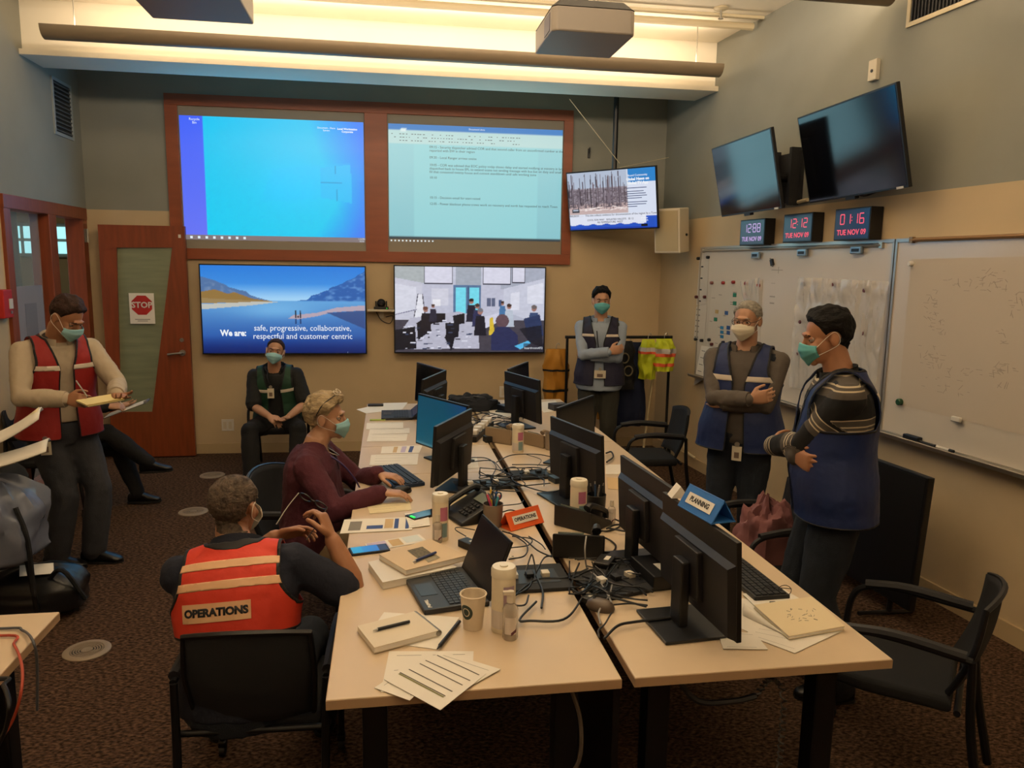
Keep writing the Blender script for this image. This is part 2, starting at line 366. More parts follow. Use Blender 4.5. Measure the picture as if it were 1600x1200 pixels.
# ------------------------------------------------------------ uplight fixtures: a half-round steel trough, lamp inside shining on the ceiling
def trough(x0, x1, y, z, label, power):
    t = thing('pendant_uplight', label, 'light', ((x0+x1)/2, y, z)); L_ = (x1-x0)/2; mb = MB()
    rs = []
    prof = [(math.cos(a)*.085, math.sin(a)*.085) for a in [PI+PI*k/12 for k in range(13)]]
    prof2 = [(c*.93, s_*.93) for c, s_ in prof[::-1]]
    for x in (-L_, L_): rs.append([(x, p[0], p[1]) for p in prof+prof2])
    mb.rings(rs); mb.build('trough', mat('bronze_trough', '#8f7f68', .5, .3), t, True)
    for x in (-L_, L_):
        MB().rings([[(x+dx, p[0], p[1]) for p in prof] for dx in (-.004, .004)]).build('end_cap', MATS['bronze_trough'], t)
    MB().cyl((-L_+.05, 0, -.01), (L_-.05, 0, -.01), .013, n=10).build('fluorescent_lamp', emat('lamp_glow', '#ffd9a0', 3), t)
    for x in (-L_*.92, L_*.92): MB().tube([(x, 0, -.04), (x, 0, CEIL-z)], .004, 6).build('suspension_cable', METAL, t)
    for sg in (-1, 1): area('trough_light', ((x0+x1)/2, y+sg*.03, z+.05), L_*1.9, .10, power*.5, WARM, (PI+sg*.95, 0, 0))
    return t
trough(-2.36, 2.66, 6.2, 3.46, 'long half-round uplight hanging in front of the ceiling beam', UP_POWER*.3)
trough(-2.0, 2.90, 4.38, 3.46, 'half-round uplight whose end shows at the top edge near the right wall', UP_POWER*1.1)
trough(-2.0, 2.6, 1.0, 3.46, 'half-round uplight hanging behind the viewpoint', UP_POWER*1.1)
trough(-2.0, 2.6, -1.4, 3.46, 'half-round uplight nearest the front wall', UP_POWER*.5)
# ------------------------------------------------------------ door (open, standing flat before the back wall)
DY = 7.60; dl, dr, dh = -2.56, -1.82, 2.16
A = aty(183, 387, DY); B = aty(270, 387, DY); C_ = aty(239, 643, DY); D_ = aty(190, 643, DY)
mb = MB(); t_ = .045
def slab(poly_out, hole):
    vs = []
    for y in (DY-t_/2, DY+t_/2): vs += [(x, y, z) for x, z in poly_out+hole]
    n = 4; fs = []
    for k in range(4):
        a, b = k, (k+1) % 4
        fs += [(a, b, b+4, a+4), (a+8, a+12, b+12, b+8), (a, a+8, b+8, b), (a+4, b+4, b+12, a+12)]
    return vs, fs
vs, fs = slab([(dl, .012), (dr, .012), (dr, dh), (dl, dh)], [(D_.x, D_.z), (C_.x, C_.z), (B.x, B.z), (A.x, A.z)])
mb.add(vs, fs); door = struct('door_1', mb, m_wood)
frost = mat('frosted_door_glass', '#7e8468', .45, var=.12, vscale=3, stretch=(1, 1, 8))
gp = MB(); gp.add([(D_.x, DY, D_.z), (C_.x, DY, C_.z), (B.x, DY, B.z), (A.x, DY, A.z)], [(0, 1, 2, 3)])
g = struct('glass_insert', gp, frost, parent=door, solid=.01)
mb = MB(); hp = Vector((dr-.07, DY-t_/2, 1.0)); mb.tube([hp, hp+Vector((0, -.05, 0)), hp+Vector((-.03, -.06, 0)), hp+Vector((-.12, -.06, -.01))], .011, 10, 4); mb.cyl(hp+Vector((0, .001, 0)), hp+Vector((0, -.012, 0)), .028)
struct('door_handle', mb, METAL, parent=door, smooth=True)
struct('lock_cylinder', MB().cyl((dr-.07, DY-t_/2, 1.12), (dr-.07, DY-t_/2-.015, 1.12), .018), METAL, parent=door)
struct('corner_catch', MB().box((dr-.045, DY-t_/2-.004, dh-.09), (.022, .008, .03)), WHITE, parent=door)
# stop notice taped to the glass
sp = thing('stop_notice', 'white paper notice with a red stop octagon taped to the door glass', 'sign'); sp.matrix_world = wallM((aty(222, 482, DY-.03)), (0, -1, 0))
MB().box((0, 0, 0), (.216, .28, .002)).build('sheet', PAPER, sp)
red = mat('sign_red', '#b01d16', .6)
MB().prism([(math.cos(PI/8+k*PI/4)*.095, .03+math.sin(PI/8+k*PI/4)*.095) for k in range(8)], .0012, .002).build('octagon', red, sp)
text('STOP', .075, WHITE, sp, (0, .03, .003), Matrix.Identity(3), bold=.002)
MB().box((0, -.1, .0015), (.13, .006, .001)).box((0, -.115, .0015), (.09, .005, .001)).build('printed_lines', GREYINK, sp)
# ------------------------------------------------------------ vents, sensor, outlets, alarm
def grille(name, label, M, w, h, n, vert, fm, sm):
    t = thing(name, label, 'vent'); t.matrix_world = M
    mb = MB(); b = .025
    mb.box((0, h/2-b/2, .006), (w, b, .012)); mb.box((0, -h/2+b/2, .006), (w, b, .012)); mb.box((w/2-b/2, 0, .006), (b, h-2*b, .012)); mb.box((-w/2+b/2, 0, .006), (b, h-2*b, .012))
    mb.build('vent_frame', fm, t)
    MB().box((0, 0, .001), (w-2*b, h-2*b, .002)).build('duct_opening', BLACK, t)
    mb = MB()
    for i in range(n):
        k = (i+.5)/n-.5
        if vert: mb.box((k*(w-2*b), 0, .006), ((w-2*b)/n*.35, h-2*b, .008))
        else: mb.box((0, k*(h-2*b), .006), (w-2*b, (h-2*b)/n*.35, .008))
    mb.build('louvre', sm, t)
    return t
grille('wall_vent', 'grey louvred vent high on the left wall by the beam', wallM((LX, 7.34, 3.10), (1, 0, 0)), .40, .46, 12, False, mat('vent_grey', '#9aa0a0', .5), mat('vent_dark', '#4e5456', .5))
p = onR(1508, 12); grille('wall_vent', 'white framed vent with dark slats at the top of the right wall', wallM((p.x, p.y, 3.42), RWN), .85, .34, 30, True, TUBEMAT, DARK)
def wthing(name, label, cat, p, n, group=None):
    t = thing(name, label, cat, group=group); t.matrix_world = wallM(p, n); return t
t = wthing('wall_sensor', 'small cream thermostat plate above the larger black television', 'sensor', onR(1369, 110), RWN)
MB().box((0, 0, .015), (.075, .125, .03), bev=.006).build('casing', CREAM, t); MB().cyl((0, -.005, .028), (0, -.005, .034), .01).build('sensor_eye', DARK, t)
t = wthing('wall_outlet', 'white double outlet low on the back wall beside the wooden door', 'outlet', onB(356, 664), BWN)
MB().box((0, 0, .004), (.115, .115, .008), bev=.003).build('plate', WHITE, t)
for dx in (-.025, .025): MB().box((dx, 0, .008), (.03, .07, .004)).build('socket', CREAM, t)
t = wthing('wall_outlet', 'red outlet on the back wall beside the green vested person', 'outlet', onB(396, 664), BWN)
MB().box((0, 0, .004), (.08, .115, .008), bev=.003).build('plate', red, t); MB().box((0, 0, .009), (.03, .07, .004)).build('socket', mat('dark_red', '#7c1512', .5), t)
t = wthing('wall_outlet', 'cream outlet on the back wall behind the right-hand row of monitors', 'outlet', onB(786, 612), BWN)
MB().box((0, 0, .004), (.075, .115, .008), bev=.003).build('plate', WHITE, t); MB().box((0, 0, .009), (.03, .07, .004)).build('socket', CREAM, t)
t = wthing('wall_bracket', 'small black cable clip on the back wall by the hanging screen', 'clip', onB(920, 240), BWN)
MB().box((0, 0, .01), (.025, .09, .02), bev=.004).build('bracket_body', BLACK, t); MB().tube([(0, .04, .02), (0, .05, .04), (0, .0, .04)], .006, 6, 3).build('hook', BLACK, t)
t = wthing('fire_alarm_box', 'red fire alarm call point on the left wall', 'alarm', (LX, 5.98, 1.53), (1, 0, 0))
MB().box((0, 0, .03), (.13, .2, .06), bev=.008).build('casing', red, t); MB().box((.03, .0, .062), (.05, .07, .008)).build('pull_handle', WHITE, t)
MB().cyl((.03, -.06, .06), (.03, -.06, .066), .012).build('lock', METAL, t)
# floor grilles
def floor_vent(px, py, label):
    p = atz(px, py); t = thing('floor_diffuser', label, 'vent', (p.x, p.y, 0), group='round floor air diffusers')
    m = mat('diffuser_plastic', '#8a7a66', .5)
    MB().lathe([(.105, 0), (.105, .004), (.1, .008), (.075, .008), (.073, .002)], cap=False, n=40).build('rim', m, t, True)
    MB().lathe([(.074, .002), (.0005, .002)], n=32).build('duct_opening', BLACK, t)
    for k in range(4):
        r = .035+k*.011; MB().lathe([(r-.003, .003), (r-.003, .007), (r+.003, .007), (r+.003, .003)], cap=False, n=32).build('slot_ring', m, t)
    MB().lathe([(.026, .002), (.026, .008), (.0005, .009)], n=24).build('centre_cap', m, t)
floor_vent(136, 1017, 'round floor air diffuser nearest the left desk corner')
floor_vent(302, 800, 'round floor air diffuser between the seated legs and the grey haired head')
floor_vent(332, 743, 'round floor air diffuser nearest the back wall')
# ============================================================ SCREENS AND WALL FURNITURE
def poseM(x, y, z, yaw, tilt=0, roll=0):       # local x = viewer's right, y = up, z = towards the viewer
    n = Vector((-math.sin(yaw)*math.cos(tilt), -math.cos(yaw)*math.cos(tilt), -math.sin(tilt)))
    rt = Vector((math.cos(yaw), -math.sin(yaw), 0)); up = rt.cross(-n)
    r2 = rt*math.cos(roll)+up*math.sin(roll); u2 = r2.cross(-n)
    return Matrix(((r2.x, u2.x, n.x, x), (r2.y, u2.y, n.y, y), (r2.z, u2.z, n.z, z), (0, 0, 0, 1)))
I3 = Matrix.Identity(3)
SCRN = mat('dark_screen_glass', '#0a0c12', .12, spec=.6)
def on_back(x0, z0, x1, z1, off):              # centre matrix and size of a rectangle on the back wall
    t0 = (x0-BW0.x)/BWD.x; t1 = (x1-BW0.x)/BWD.x; c = BW0+BWD*((t0+t1)/2)+BWN*off; c.z = (z0+z1)/2
    return wallM(c, BWN), t1-t0, z1-z0
# cherry frame round the two projection screens
FL, FR, FB, FT = -1.97, 1.80, 1.865, 3.34
M, w, h = on_back(FL, FB, FR, FT, 0)
fr = thing('screen_surround', 'cherry wood frame around the two projection screens', 'frame'); fr.matrix_world = M
b = .105; cw = .19
def xloc(px, py): return (M.inverted() @ onB(px, py))
sl0, sl1 = -w/2+.11, xloc(571, 300).x; sr0, sr1 = xloc(606, 300).x, w/2-.09
mb = MB()
for x0, x1, y0, y1 in ((-w/2, w/2, h/2-.10, h/2), (-w/2, w/2, -h/2, -h/2+.10), (-w/2, sl0, -h/2+.1, h/2-.1), (sl1, sr0, -h/2+.1, h/2-.1), (sr1, w/2, -h/2+.1, h/2-.1)):
    mb.box(((x0+x1)/2, (y0+y1)/2, .02), (x1-x0, y1-y0, .04))
mb.build('wood_frame', mat('cherry_frame', '#8a4422', .45, var=.12, vscale=3, stretch=(1, 6, 6), detail=5), fr, bev=.002)
sc_m = mat('screen_fabric', '#8f877a', .9)
def proj_screen(x0, x1, label):
    t = thing('projection_screen', label, 'screen'); t.matrix_world = M @ Matrix.Translation(((x0+x1)/2, 0, .012))
    MB().box((0, 0, 0), (x1-x0, h-.2, .012)).build('fabric', sc_m, t); return t
s1 = proj_screen(sl0, sl1, 'left projection screen showing a bright cyan and blue computer desktop')
s2 = proj_screen(sr0, sr1, 'right projection screen showing a pale text document'); sw1 = sl1-sl0; sw2 = sr1-sr0; sh_ = h-.2
im = Img(150, 100, (0, 190, 235), (0, 195, 235))
im.put(np.clip((im.X-.74)*3.6+(.25-im.Y)*.8, 0, 1)*(im.X > .3), (40, 110, 240), .85)
im.put(np.clip((im.X-.80)*4+(im.Y-.80)*1.8, 0, 1)*(im.Y > .5), (70, 110, 235), .8)
im.put(np.exp(-((im.X-.6)/.18)**2-((im.Y-.55)/.22)**2), (0, 200, 255), .6)
im.poly([(.49, .42), (.92, .35), (.93, .66), (.42, .70)], (20, 190, 255), .25)
im.poly([(.752, .40), (.925, .365), (.93, .70), (.758, .655)], (30, 185, 240), .85)
im.line(.84, .385, .845, .675, .0022, (10, 150, 205)); im.line(.756, .525, .926, .53, .0022, (10, 150, 205))
gx = im.X < .125
im.put(gx.astype(float), (60, 95, 240)); im.put(gx*im.Y, (105, 115, 235), .8)
pt = sh_/2-.085; pb = -sh_/2+.125
picture('projected_desktop', im, sw1-.02, pt-pb, s1, (0, (pt+pb)/2, .008), I3, 1.15)
mb = MB(); dsk = emat('projected_taskbar', '#8a7d80', .9); mb.box((0, pb-.022, .0075), (sw1-.02, .045, .001)); mb.build('projected_taskbar', dsk, s1)
em_w = emat('projected_white', '#e8f6ff', 1.0)
text('Recycle\nBin', .03, em_w, s1, (-sw1*.415, pt-.045, .009), I3, 'icon_caption'); text('Document - Share\nSystem', .022, em_w, s1, (sw1*.29, pt-.075, .009), I3, 'icon_caption', ); text('Local Workstation\nCorporate', .024, em_w, s1, (sw1*.405, pt-.08, .009), I3, 'icon_caption', bold=.0008)
mb = MB()
for i in range(8): mb.prism([(-sw1/2+.07+i*.068+dx*.011, pb-.022+dy*.011) for dx, dy in ((-1, -1), (1, -1), (1, 1), (-1, 1))], .0082, .0088)
mb.build('taskbar_icons', [em_w], s1)
text('1:16 PM\n12/12', .02, em_w, s1, (sw1*.475, pb-.022, .009), I3, 'taskbar_clock')
im = Img(96, 70, (150, 212, 220), (138, 200, 210)); im.rect(0, 0, 1, .055, (35, 125, 200)); im.rect(0, .055, 1, .165, (186, 222, 222)); im.rect(.14, .165, .86, .98, (150, 216, 222), .8); im.rect(0, .985, 1, 1, (40, 60, 70)); im.rect(.07, .035, .1, .06, (220, 240, 240))
picture('projected_document', im, sw2-.02, pt-pb, s2, (0, (pt+pb)/2, .008), I3, .98)
TX = emat('projected_text', '#26424e', .5); dw, dh_ = sw2-.02, pt-pb
def dtext(s, fx_, fy, size=.032, m=TX, **k): return text(s, size, m, s2, (-dw/2+dw*fx_, pt-dh_*fy, .009), I3, 'document_text', 'LEFT', ext=.0002, **k)
dtext('09:15 - Security dispatcher advised COR and that second caller from an unconfirmed number at the water\nreported with EW in their region', .23, .205)
dtext('09:30 - Local Ranger arrives onsite', .23, .28)
dtext('10:05 - COR was advised that EOC policy today shows delay and started notifying at ministry in largest\ndispatched back to house EFL to extend scene not sending message with bus but on duty and small gas\nfill that consumed twenty house and current standdown until safe working zone', .23, .375)
dtext('10:10', .23, .455); dtext('10:15 - Decision email for start noted', .23, .63)
dtext('12:05 - Power blackout phone crews work on recovery and north has requested to reach Town', .23, .685)
text('Document1.docx', .022, em_w, s2, (0, pt-dh_*.025, .009), I3, 'document_title')
mb = MB(); rg = random.Random(3)
for j in range(3):
    for i in range(46):
        if rg.random() < .6: mb.box((-dw/2+.03+i*.027+rg.random()*.008, pt-dh_*(.085+.028*j), .0085), (.008+rg.random()*.012, .007, .0006))
mb.build('toolbar_icons', emat('projected_grey', '#5d8088', .6), s2)
mb = MB()
for i in range(12): mb.box((-dw/2+.02+i*.036, pb-.018, .0085), (.014, .014, .0006))
mb.build('taskbar_icons', em_w, s2)
# ---------------- televisions
def tv(name, label, M, w, h, img=None, strength=1.0, thick=.045, bezel=.012, cat='television', group=None):
    t = thing(name, label, cat, group=group); t.matrix_world = M
    mb = MB(); mb.box((0, 0, -.012), (w, h, .024), bev=.003); mb.build('screen_casing', BLACK, t)
    MB().box((0, -h*.05, -.024-thick/2), (w*.72, h*.7, thick), bev=.012).build('rear_cover', DARK, t)
    if img is None: MB().box((0, 0, .0005), (w-2*bezel, h-2*bezel, .002)).build('screen_glass', SCRN, t)
    else: picture('screen_picture', img, w-2*bezel, h-2*bezel, t, (0, 0, .002), I3, strength)
    return t
TM, tw, th = on_back(-1.72, .98, -.195, 1.825, .10)
im = Img(240, 135, (30, 120, 215), (150, 205, 240)); X, Y = im.X, im.Y
im.put(np.clip((Y-.2)/.2, 0, 1)*(Y < .4), (200, 232, 250), .8)
ml = .12+.29*np.clip(X/.42, 0, 1)+im.noise(24, .03, 2); im.put(((Y > ml) & (Y < .41) & (X < .5)).astype(float), (78, 112, 160)); im.put(((Y > ml+.03) & (Y < .41) & (X < .4))*np.clip(im.noise(40, 1.6, 3), 0, 1), (150, 165, 190), .7)
mr = .41-.36*np.clip((X-.58)/.42, 0, 1)**1.1+im.noise(30, .035, 4); im.put(((Y > mr) & (Y < .42) & (X > .56)).astype(float), (38, 92, 168)); im.put(((Y > mr+.01) & (Y < .40) & (X > .62))*np.clip(im.noise(46, 2, 5), 0, 1), (120, 165, 215), .8)
im.put(np.clip((Y-.39)/.01, 0, 1), (95, 160, 215)); wv = np.clip((Y-.39)/.61, 0, 1); im.put(wv, (12, 50, 140), .95); im.put(np.exp(-((X-.45)/.25)**2-((Y-.5)/.1)**2), (120, 185, 230), .7); im.put(((Y > .45)*wv)*np.clip(X-.7, 0, 1), (60, 90, 150))
im.put(np.clip((Y-.8)/.2, 0, 1), (6, 22, 80), .8)
im.poly([(0, .36), (.12, .35), (.3, .385), (.44, .405), (.3, .415), (0, .43)], (150, 126, 84)); im.poly([(0, .30), (.08, .27), (.16, .32), (.2, .30), (.3, .37), (.42, .40), (.2, .385), (0, .37)], (142, 112, 62)); im.poly([(0, .44), (.3, .41), (.46, .41), (.3, .45), (0, .50)], (186, 188, 182))
im.poly([(.52, .60), (.55, .56), (.7, .53), (.82, .47), (1, .44), (1, .50), (.8, .52), (.7, .57), (.58, .605)], (176, 160, 175)); im.poly([(.76, .53), (1, .50), (1, .72)], (45, 60, 110), .7)
for x in (.567, .595): im.ell(x, .515, .004, .012, (20, 22, 34)); im.rect(x-.004, .525, x+.004, .59, (20, 22, 34)); im.rect(x-.004, .6, x+.004, .66, (15, 25, 70), .7)
im.ell(.581, .578, .006, .012, (70, 50, 50))
t = tv('wall_television', 'left wall television showing a blue mountain lake and white slogan', TM, tw, th, im, 1.1)
tt = emat('caption_white', '#f2f6fb', 1.0)
text('We are:', .080, tt, t, (-.475, -.222, .004), I3, 'screen_caption', bold=.003, sx=.88); text('safe, progressive, collaborative,\nrespectful and customer centric', .078, tt, t, (.165, -.212, .004), I3, 'screen_caption', 'CENTER', sx=.92)
text('I', .02, tt, t, (.58, -.405, .004), I3, 'power_light')
MB().box((0, 0, -.085), (.5, .35, .03)).build('wall_mount', BLACK, t)
TM2, tw2, th2 = on_back(.065, .99, 1.55, 1.84, .10)
im = Img(250, 142, (205, 208, 226), (170, 175, 195)); X, Y = im.X, im.Y
R_ = im.rect; Pp = im.poly; E_ = im.ell
Pp([(0, 0), (.28, 0), (.28, .22), (0, .13)], (176, 184, 188)); Pp([(0, .13), (.18, .2), (.18, .62), (0, .70)], (205, 206, 222)); R_(.18, .2, .72, .62, (196, 198, 218)); R_(.7, .0, 1, .25, (172, 178, 196)); Pp([(.72, .25), (1, .12), (1, .7), (.72, .5)], (205, 208, 226)); R_(.40, .0, .57, .22, (168, 176, 190))
for x0, x1, y1 in ((.195, .375, .19), (.585, .765, .19), (.78, .86, .17)): R_(x0-.004, 0, x1+.004, y1+.01, (30, 36, 60)); R_(x0, 0, x1, y1, (222, 222, 240))
R_(.385, .21, .57, .66, (88, 120, 160)); R_(.40, .24, .468, .55, (120, 225, 245)); R_(.492, .24, .555, .5, (120, 225, 245)); R_(.478, .22, .486, .66, (60, 90, 130))
Pp([(.15, .32), (.18, .32), (.2, .62), (.12, .64)], (235, 236, 246)); im.line(.15, .32, .12, .64, .003, (60, 60, 80)); im.line(.18, .32, .2, .62, .003, (60, 60, 80))
Pp([(0, .2), (.14, .24), (.14, .5), (0, .56)], (224, 226, 240), .8); im.line(0, .56, .14, .5, .003, (120, 120, 150)); R_(.24, .25, .35, .45, (222, 222, 236), .7); R_(.245, .38, .3, .46, (240, 240, 248)); R_(.61, .36, .635, .46, (90, 100, 130)); R_(.64, .36, .665, .46, (90, 100, 130)); R_(.69, .38, .71, .46, (70, 90, 130))
Pp([(.77, .3), (.83, .28), (.83, .5), (.77, .5)], (228, 230, 244), .9); Pp([(.88, .22), (.99, .17), (.99, .42), (.88, .42)], (228, 230, 244), .9)
R_(0, .62, 1, 1, (70, 66, 78)); Pp([(.1, .6), (.42, .52), (.55, .58), (.56, .96), (0, .97), (0, .85)], (190, 190, 208)); Pp([(.55, .6), (.70, .53), (.74, .6), (.6, .72)], (215, 215, 235))
for p in ([(0, .74), (.13, .70), (.14, .96), (0, .98)], [(.14, .66), (.205, .58), (.21, .78), (.15, .86)], [(.22, .55), (.33, .54), (.33, .64), (.23, .67)], [(.33, .66), (.425, .63), (.42, .82), (.34, .86)], [(.38, .57), (.46, .54), (.46, .66), (.39, .68)], [(.325, .83), (.37, .70), (.40, .78), (.375, .99)]): Pp(p, (18, 20, 32))
rg = random.Random(5)
for i in range(60): x = .05+rg.random()*.45; y = .62+rg.random()*.35; R_(x, y, x+.01+rg.random()*.03, y+.012, rg.choice(((30, 30, 45), (225, 225, 240), (60, 70, 100))))
def man(x, y, s, shirt, hair=(70, 50, 45)): E_(x, y, .019*s, .036*s, (165, 120, 110)); E_(x, y-.02*s, .02*s, .025*s, hair); Pp([(x-.03*s, y+.05*s), (x+.03*s, y+.05*s), (x+.045*s, y+.3*s), (x-.045*s, y+.3*s)], shirt)
man(.2, .5, .85, (28, 24, 34), (110, 70, 60)); man(.25, .46, .6, (40, 40, 60)); man(.505, .40, .8, (30, 30, 50), (25, 20, 25)); man(.545, .46, .8, (45, 50, 90)); man(.565, .52, .95, (22, 24, 40), (120, 120, 130)); man(.715, .42, .6, (70, 120, 170)); man(.76, .46, .8, (190, 200, 215)); man(.93, .48, .95, (60, 80, 120), (110, 100, 100)); Pp([(.86, .6), (.97, .55), (1, .8), (.9, .9)], (40, 56, 96))
Pp([(.63, .6), (.65, .58), (.665, .8), (.625, .8)], (222, 190, 60)); E_(.715, .63, .045, .08, (98, 74, 84)); Pp([(.64, .8), (.68, .7), (.76, .7), (.82, .8), (.83, .98), (.64, .98)], (38, 46, 88))
Pp([(.80, .93), (.90, .86), (.91, .90), (.84, .97)], (90, 190, 240)); R_(.86, .9, 1, 1, (30, 30, 45), .5); Pp([(.83, .72), (.98, .68), (1, .96), (.9, .88)], (20, 22, 34), .8)
im.a += im.noise(60, .05, 9)[..., None]
t = tv('wall_television', 'right wall television showing a video call of a busy control room', TM2, tw2, th2, im, .95)
MB().box((0, 0, -.085), (.5, .35, .03)).build('wall_mount', BLACK, t); text('boardroom472', .03, tt, t, (.63, -.375, .004), I3, 'screen_caption')
# webcam on its shelf between the televisions
p = onB(596, 484); t = thing('webcam_shelf', 'small cream shelf on the back wall between the two televisions', 'shelf'); t.matrix_world = wallM(p, BWN)
MB().box((0, 0, .07), (.25, .02, .14), bev=.004).build('shelf_board', CREAM, t); MB().box((0, -.04, .01), (.04, .08, .02)).build('bracket', CREAM, t)
t2 = thing('conference_camera', 'black conference camera sitting on the shelf between the televisions', 'camera'); t2.matrix_world = wallM(p, BWN) @ Matrix.Translation((0, .0105, .07))
MB().box((0, .012, 0), (.14, .024, .09), bev=.006).build('base', BLACK, t2); MB().ell((0, .058, 0), (.042, .042, .042)).build('camera_head', BLACK, t2, True)
MB().cyl((0, .058, .03), (0, .058, .048), .018).build('lens', mat('lens_glass', '#23252f', .1), t2)
for s in (-1, 1): MB().box((s*.05, .05, -.01), (.012, .055, .05), bev=.003).build('yoke_arm', BLACK, t2)
MB().box((.055, .01, .046), (.006, .006, .003)).build('status_light', emat('green_glow', '#19ff3c', 2), t2)
t3 = MB().tube([(p.x-.05, p.y-.02, p.z-.02), (p.x+.0, p.y-.03, p.z-.1), (p.x+.08, p.y-.02, p.z-.13), (p.x+.11, p.y-.01, p.z-.06), (p.x+.04, p.y-.012, p.z-.07)], .004, 6, 6).build('camera_cable', BLACK, None, True)
tag(t3, 'black cable drooping under the camera shelf', 'cable')
# hanging television on a ceiling pole
HK = .93/.9; HM = poseM(1.997*HK, 6.901*HK, 1.85+(2.447-1.85)*HK, .762, .16, .017); im = Img(160, 92, (214, 220, 232))
im.rect(0, 0, .69, .73, (150, 140, 150)); im.rect(0, 0, .69, .28, (176, 188, 208)); im.put(((im.X < .69) & (im.Y > .55) & (im.Y < .73)).astype(float), (196, 172, 170)); rg = random.Random(11)
im.put(((im.X < .69) & (im.Y > .3) & (im.Y < .62))*np.clip(.5+im.noise(70, 2.4, 8), 0, 1), (96, 84, 92))
for i in range(70):
    x = rg.random()*.67; y0 = .02+rg.random()*.3; im.line(x, y0, x+rg.uniform(-.01, .01), .5+rg.random()*.16, .0022+rg.random()*.0025, rg.choice(((58, 48, 56), (82, 70, 82), (120, 108, 118))))
for i in range(8): x = rg.random()*.6; im.line(x, .58+rg.random()*.1, x+.15, .6+rg.random()*.1, .004, (235, 222, 220))
im.rect(.035, .63, .12, .70, (60, 60, 70)); im.rect(.05, .64, .11, .67, (180, 190, 210)); im.rect(.7, 0, 1, .22, (36, 128, 200)); im.rect(.7, .22, 1, .78, (214, 222, 240)); im.rect(0, .74, 1, .92, (222, 226, 240)); im.rect(0, .94, 1, 1, (20, 60, 170)); im.put(((im.Y > .92+.012*np.sin(im.X*40)) & (im.Y < .97)).astype(float), (30, 80, 190)); im.rect(.885, .80, 1, .98, (28, 80, 190))
ht = tv('hanging_television', 'small television hung from the ceiling pole showing a burnt forest news page', HM, .93, .553, im, 1.05)
tw_ = emat('caption_white', '#f2f6fb'); tb_ = emat('caption_blue', '#1c3c78', .7); td_ = emat('caption_dark', '#2b3350', .5)
text('Brand Community', .026, tw_, ht, (.28, .205, .004), I3, 'screen_caption'); text('Global News on\nGlobal TV App', .034, tw_, ht, (.28, .155, .004), I3, 'screen_caption', bold=.0015)
mb = MB()
for k, (y, l) in enumerate([(.095, .2), (.065, .17), (.045, .19), (.025, .2), (.005, .15), (-.03, .2), (-.05, .19), (-.07, .1)]): mb.box((.165+l/2, y, .004), (l, .006, .0006))
mb.build('news_text', tb_, ht)
text('MAILBOX  . . .   This site collects evidence for documentation of the region by a Town', .026, td_, ht, (-.0, -.135, .004), I3, 'ticker_text'); text('COOL SUN WAY   ISOLATED VALLEYS   SE 12\nRE-TEMPERATURE: WEST', .024, td_, ht, (-.02, -.19, .004), I3, 'ticker_text'); text('the\nweather\nnetwork', .022, tw_, ht, (.33, -.175, .004), I3, 'channel_badge')
MB().box((.33, -.24, .0), (.06, .02, .02)).build('infrared_eye', DARK, ht)
top = HM @ Vector((0, 0, -.07)); Minv = HM.inverted()
def hang(name, pts, r, m): MB().tube([Minv @ Vector(q) for q in pts], r, 8).build(name, m, ht)
hang('ceiling_pole', [top+Vector((-.0, .04, .0)), (top.x, top.y+.04, CEIL)], .025, BLACK); MB().box((0, 0, -.075), (.2, .2, .02)).build('mount_plate', BLACK, ht)
hang('mount_arm', [top, top+Vector((0, .04, .08))], .03, BLACK)
w1 = onB(890, 152, .3); tie = atz(1, 1)
o = MB().tube([aty(890, 155, 6.9), aty(968, 255, 7.1)], .003, 6).build('tie_wire', TUBEMAT, None); tag(o, 'thin guy wire from the ceiling beam to the hanging television', 'wire')
o = MB().tube([aty(968, 262, 7.15), onR(1045, 246, .03)], .003, 6).build('tie_wire', TUBEMAT, None); tag(o, 'thin guy wire from the right wall to the hanging television', 'wire')
# two dark televisions on the right wall
def mounted(M, w, h, label):
    t = tv('wall_television', label, M, w, h, None); c = M.translation; near = RW0+RWD*((c-RW0).dot(RWD)); near.z = c.z
    Mi = M.inverted(); q = lambda p: Mi @ Vector(p)
    MB().tube([q(near), q(c+(near-c)*.3)], .03, 8).build('mount_arm', BLACK, t)
    mb = MB(); Rw = Mi.to_3x3() @ wallM((0, 0, 0), RWN).to_3x3(); mb.box(q(near+RWN*.012), (.35, .35, .02), Rw); mb.box(q(near+RWN*.05+RWD*-.13), (.03, .4, .08), Rw); mb.box(q(near+RWN*.05+RWD*.13), (.03, .4, .08), Rw); mb.build('wall_mount', DARK, t)
    MB().box((w*.43, -h/2+.004, -.002), (.05, .014, .012)).build('brand_tab', WHITE, t, label='pale tab') if False else MB().box((w*.43, -h/2+.006, .001), (.055, .012, .006)).build('corner_tab', WHITE, t)
    MB().box((-.05, -h/2-.008, -.02), (.1, .02, .03), bev=.004).build('infrared_eye', BLACK, t)
    return t
k = .98; mounted(poseM(2.342*k/.9, 4.97*k/.9, 1.85+(2.457-1.85)*k/.9, 1.586, .218), k, .486*k/.9, 'dark wall television nearer the back corner, smaller in view')
k = .97; mounted(poseM(2.849*k, 4.603*k, 1.85+(2.597-1.85)*k, 1.533, .226, .018), k, .582*k, 'dark wall television nearer the camera, under the thermostat plate')
p = onR(1420, 285); o = MB().tube([onR(1330, 300, .05), onR(1350, 306, .06), onR(1368, 300, .05)], .006, 6, 4).build('television_cable', BLACK, None, True); tag(o, 'loop of black cable below the larger dark television', 'cable')
o = MB().tube([onR(1238, 318, .012), onR(1262, 312, .012)], .014, 8).build('cable_cover', TUBEMAT, None); tag(o, 'short cream cable cover between the two dark televisions', 'cable cover')
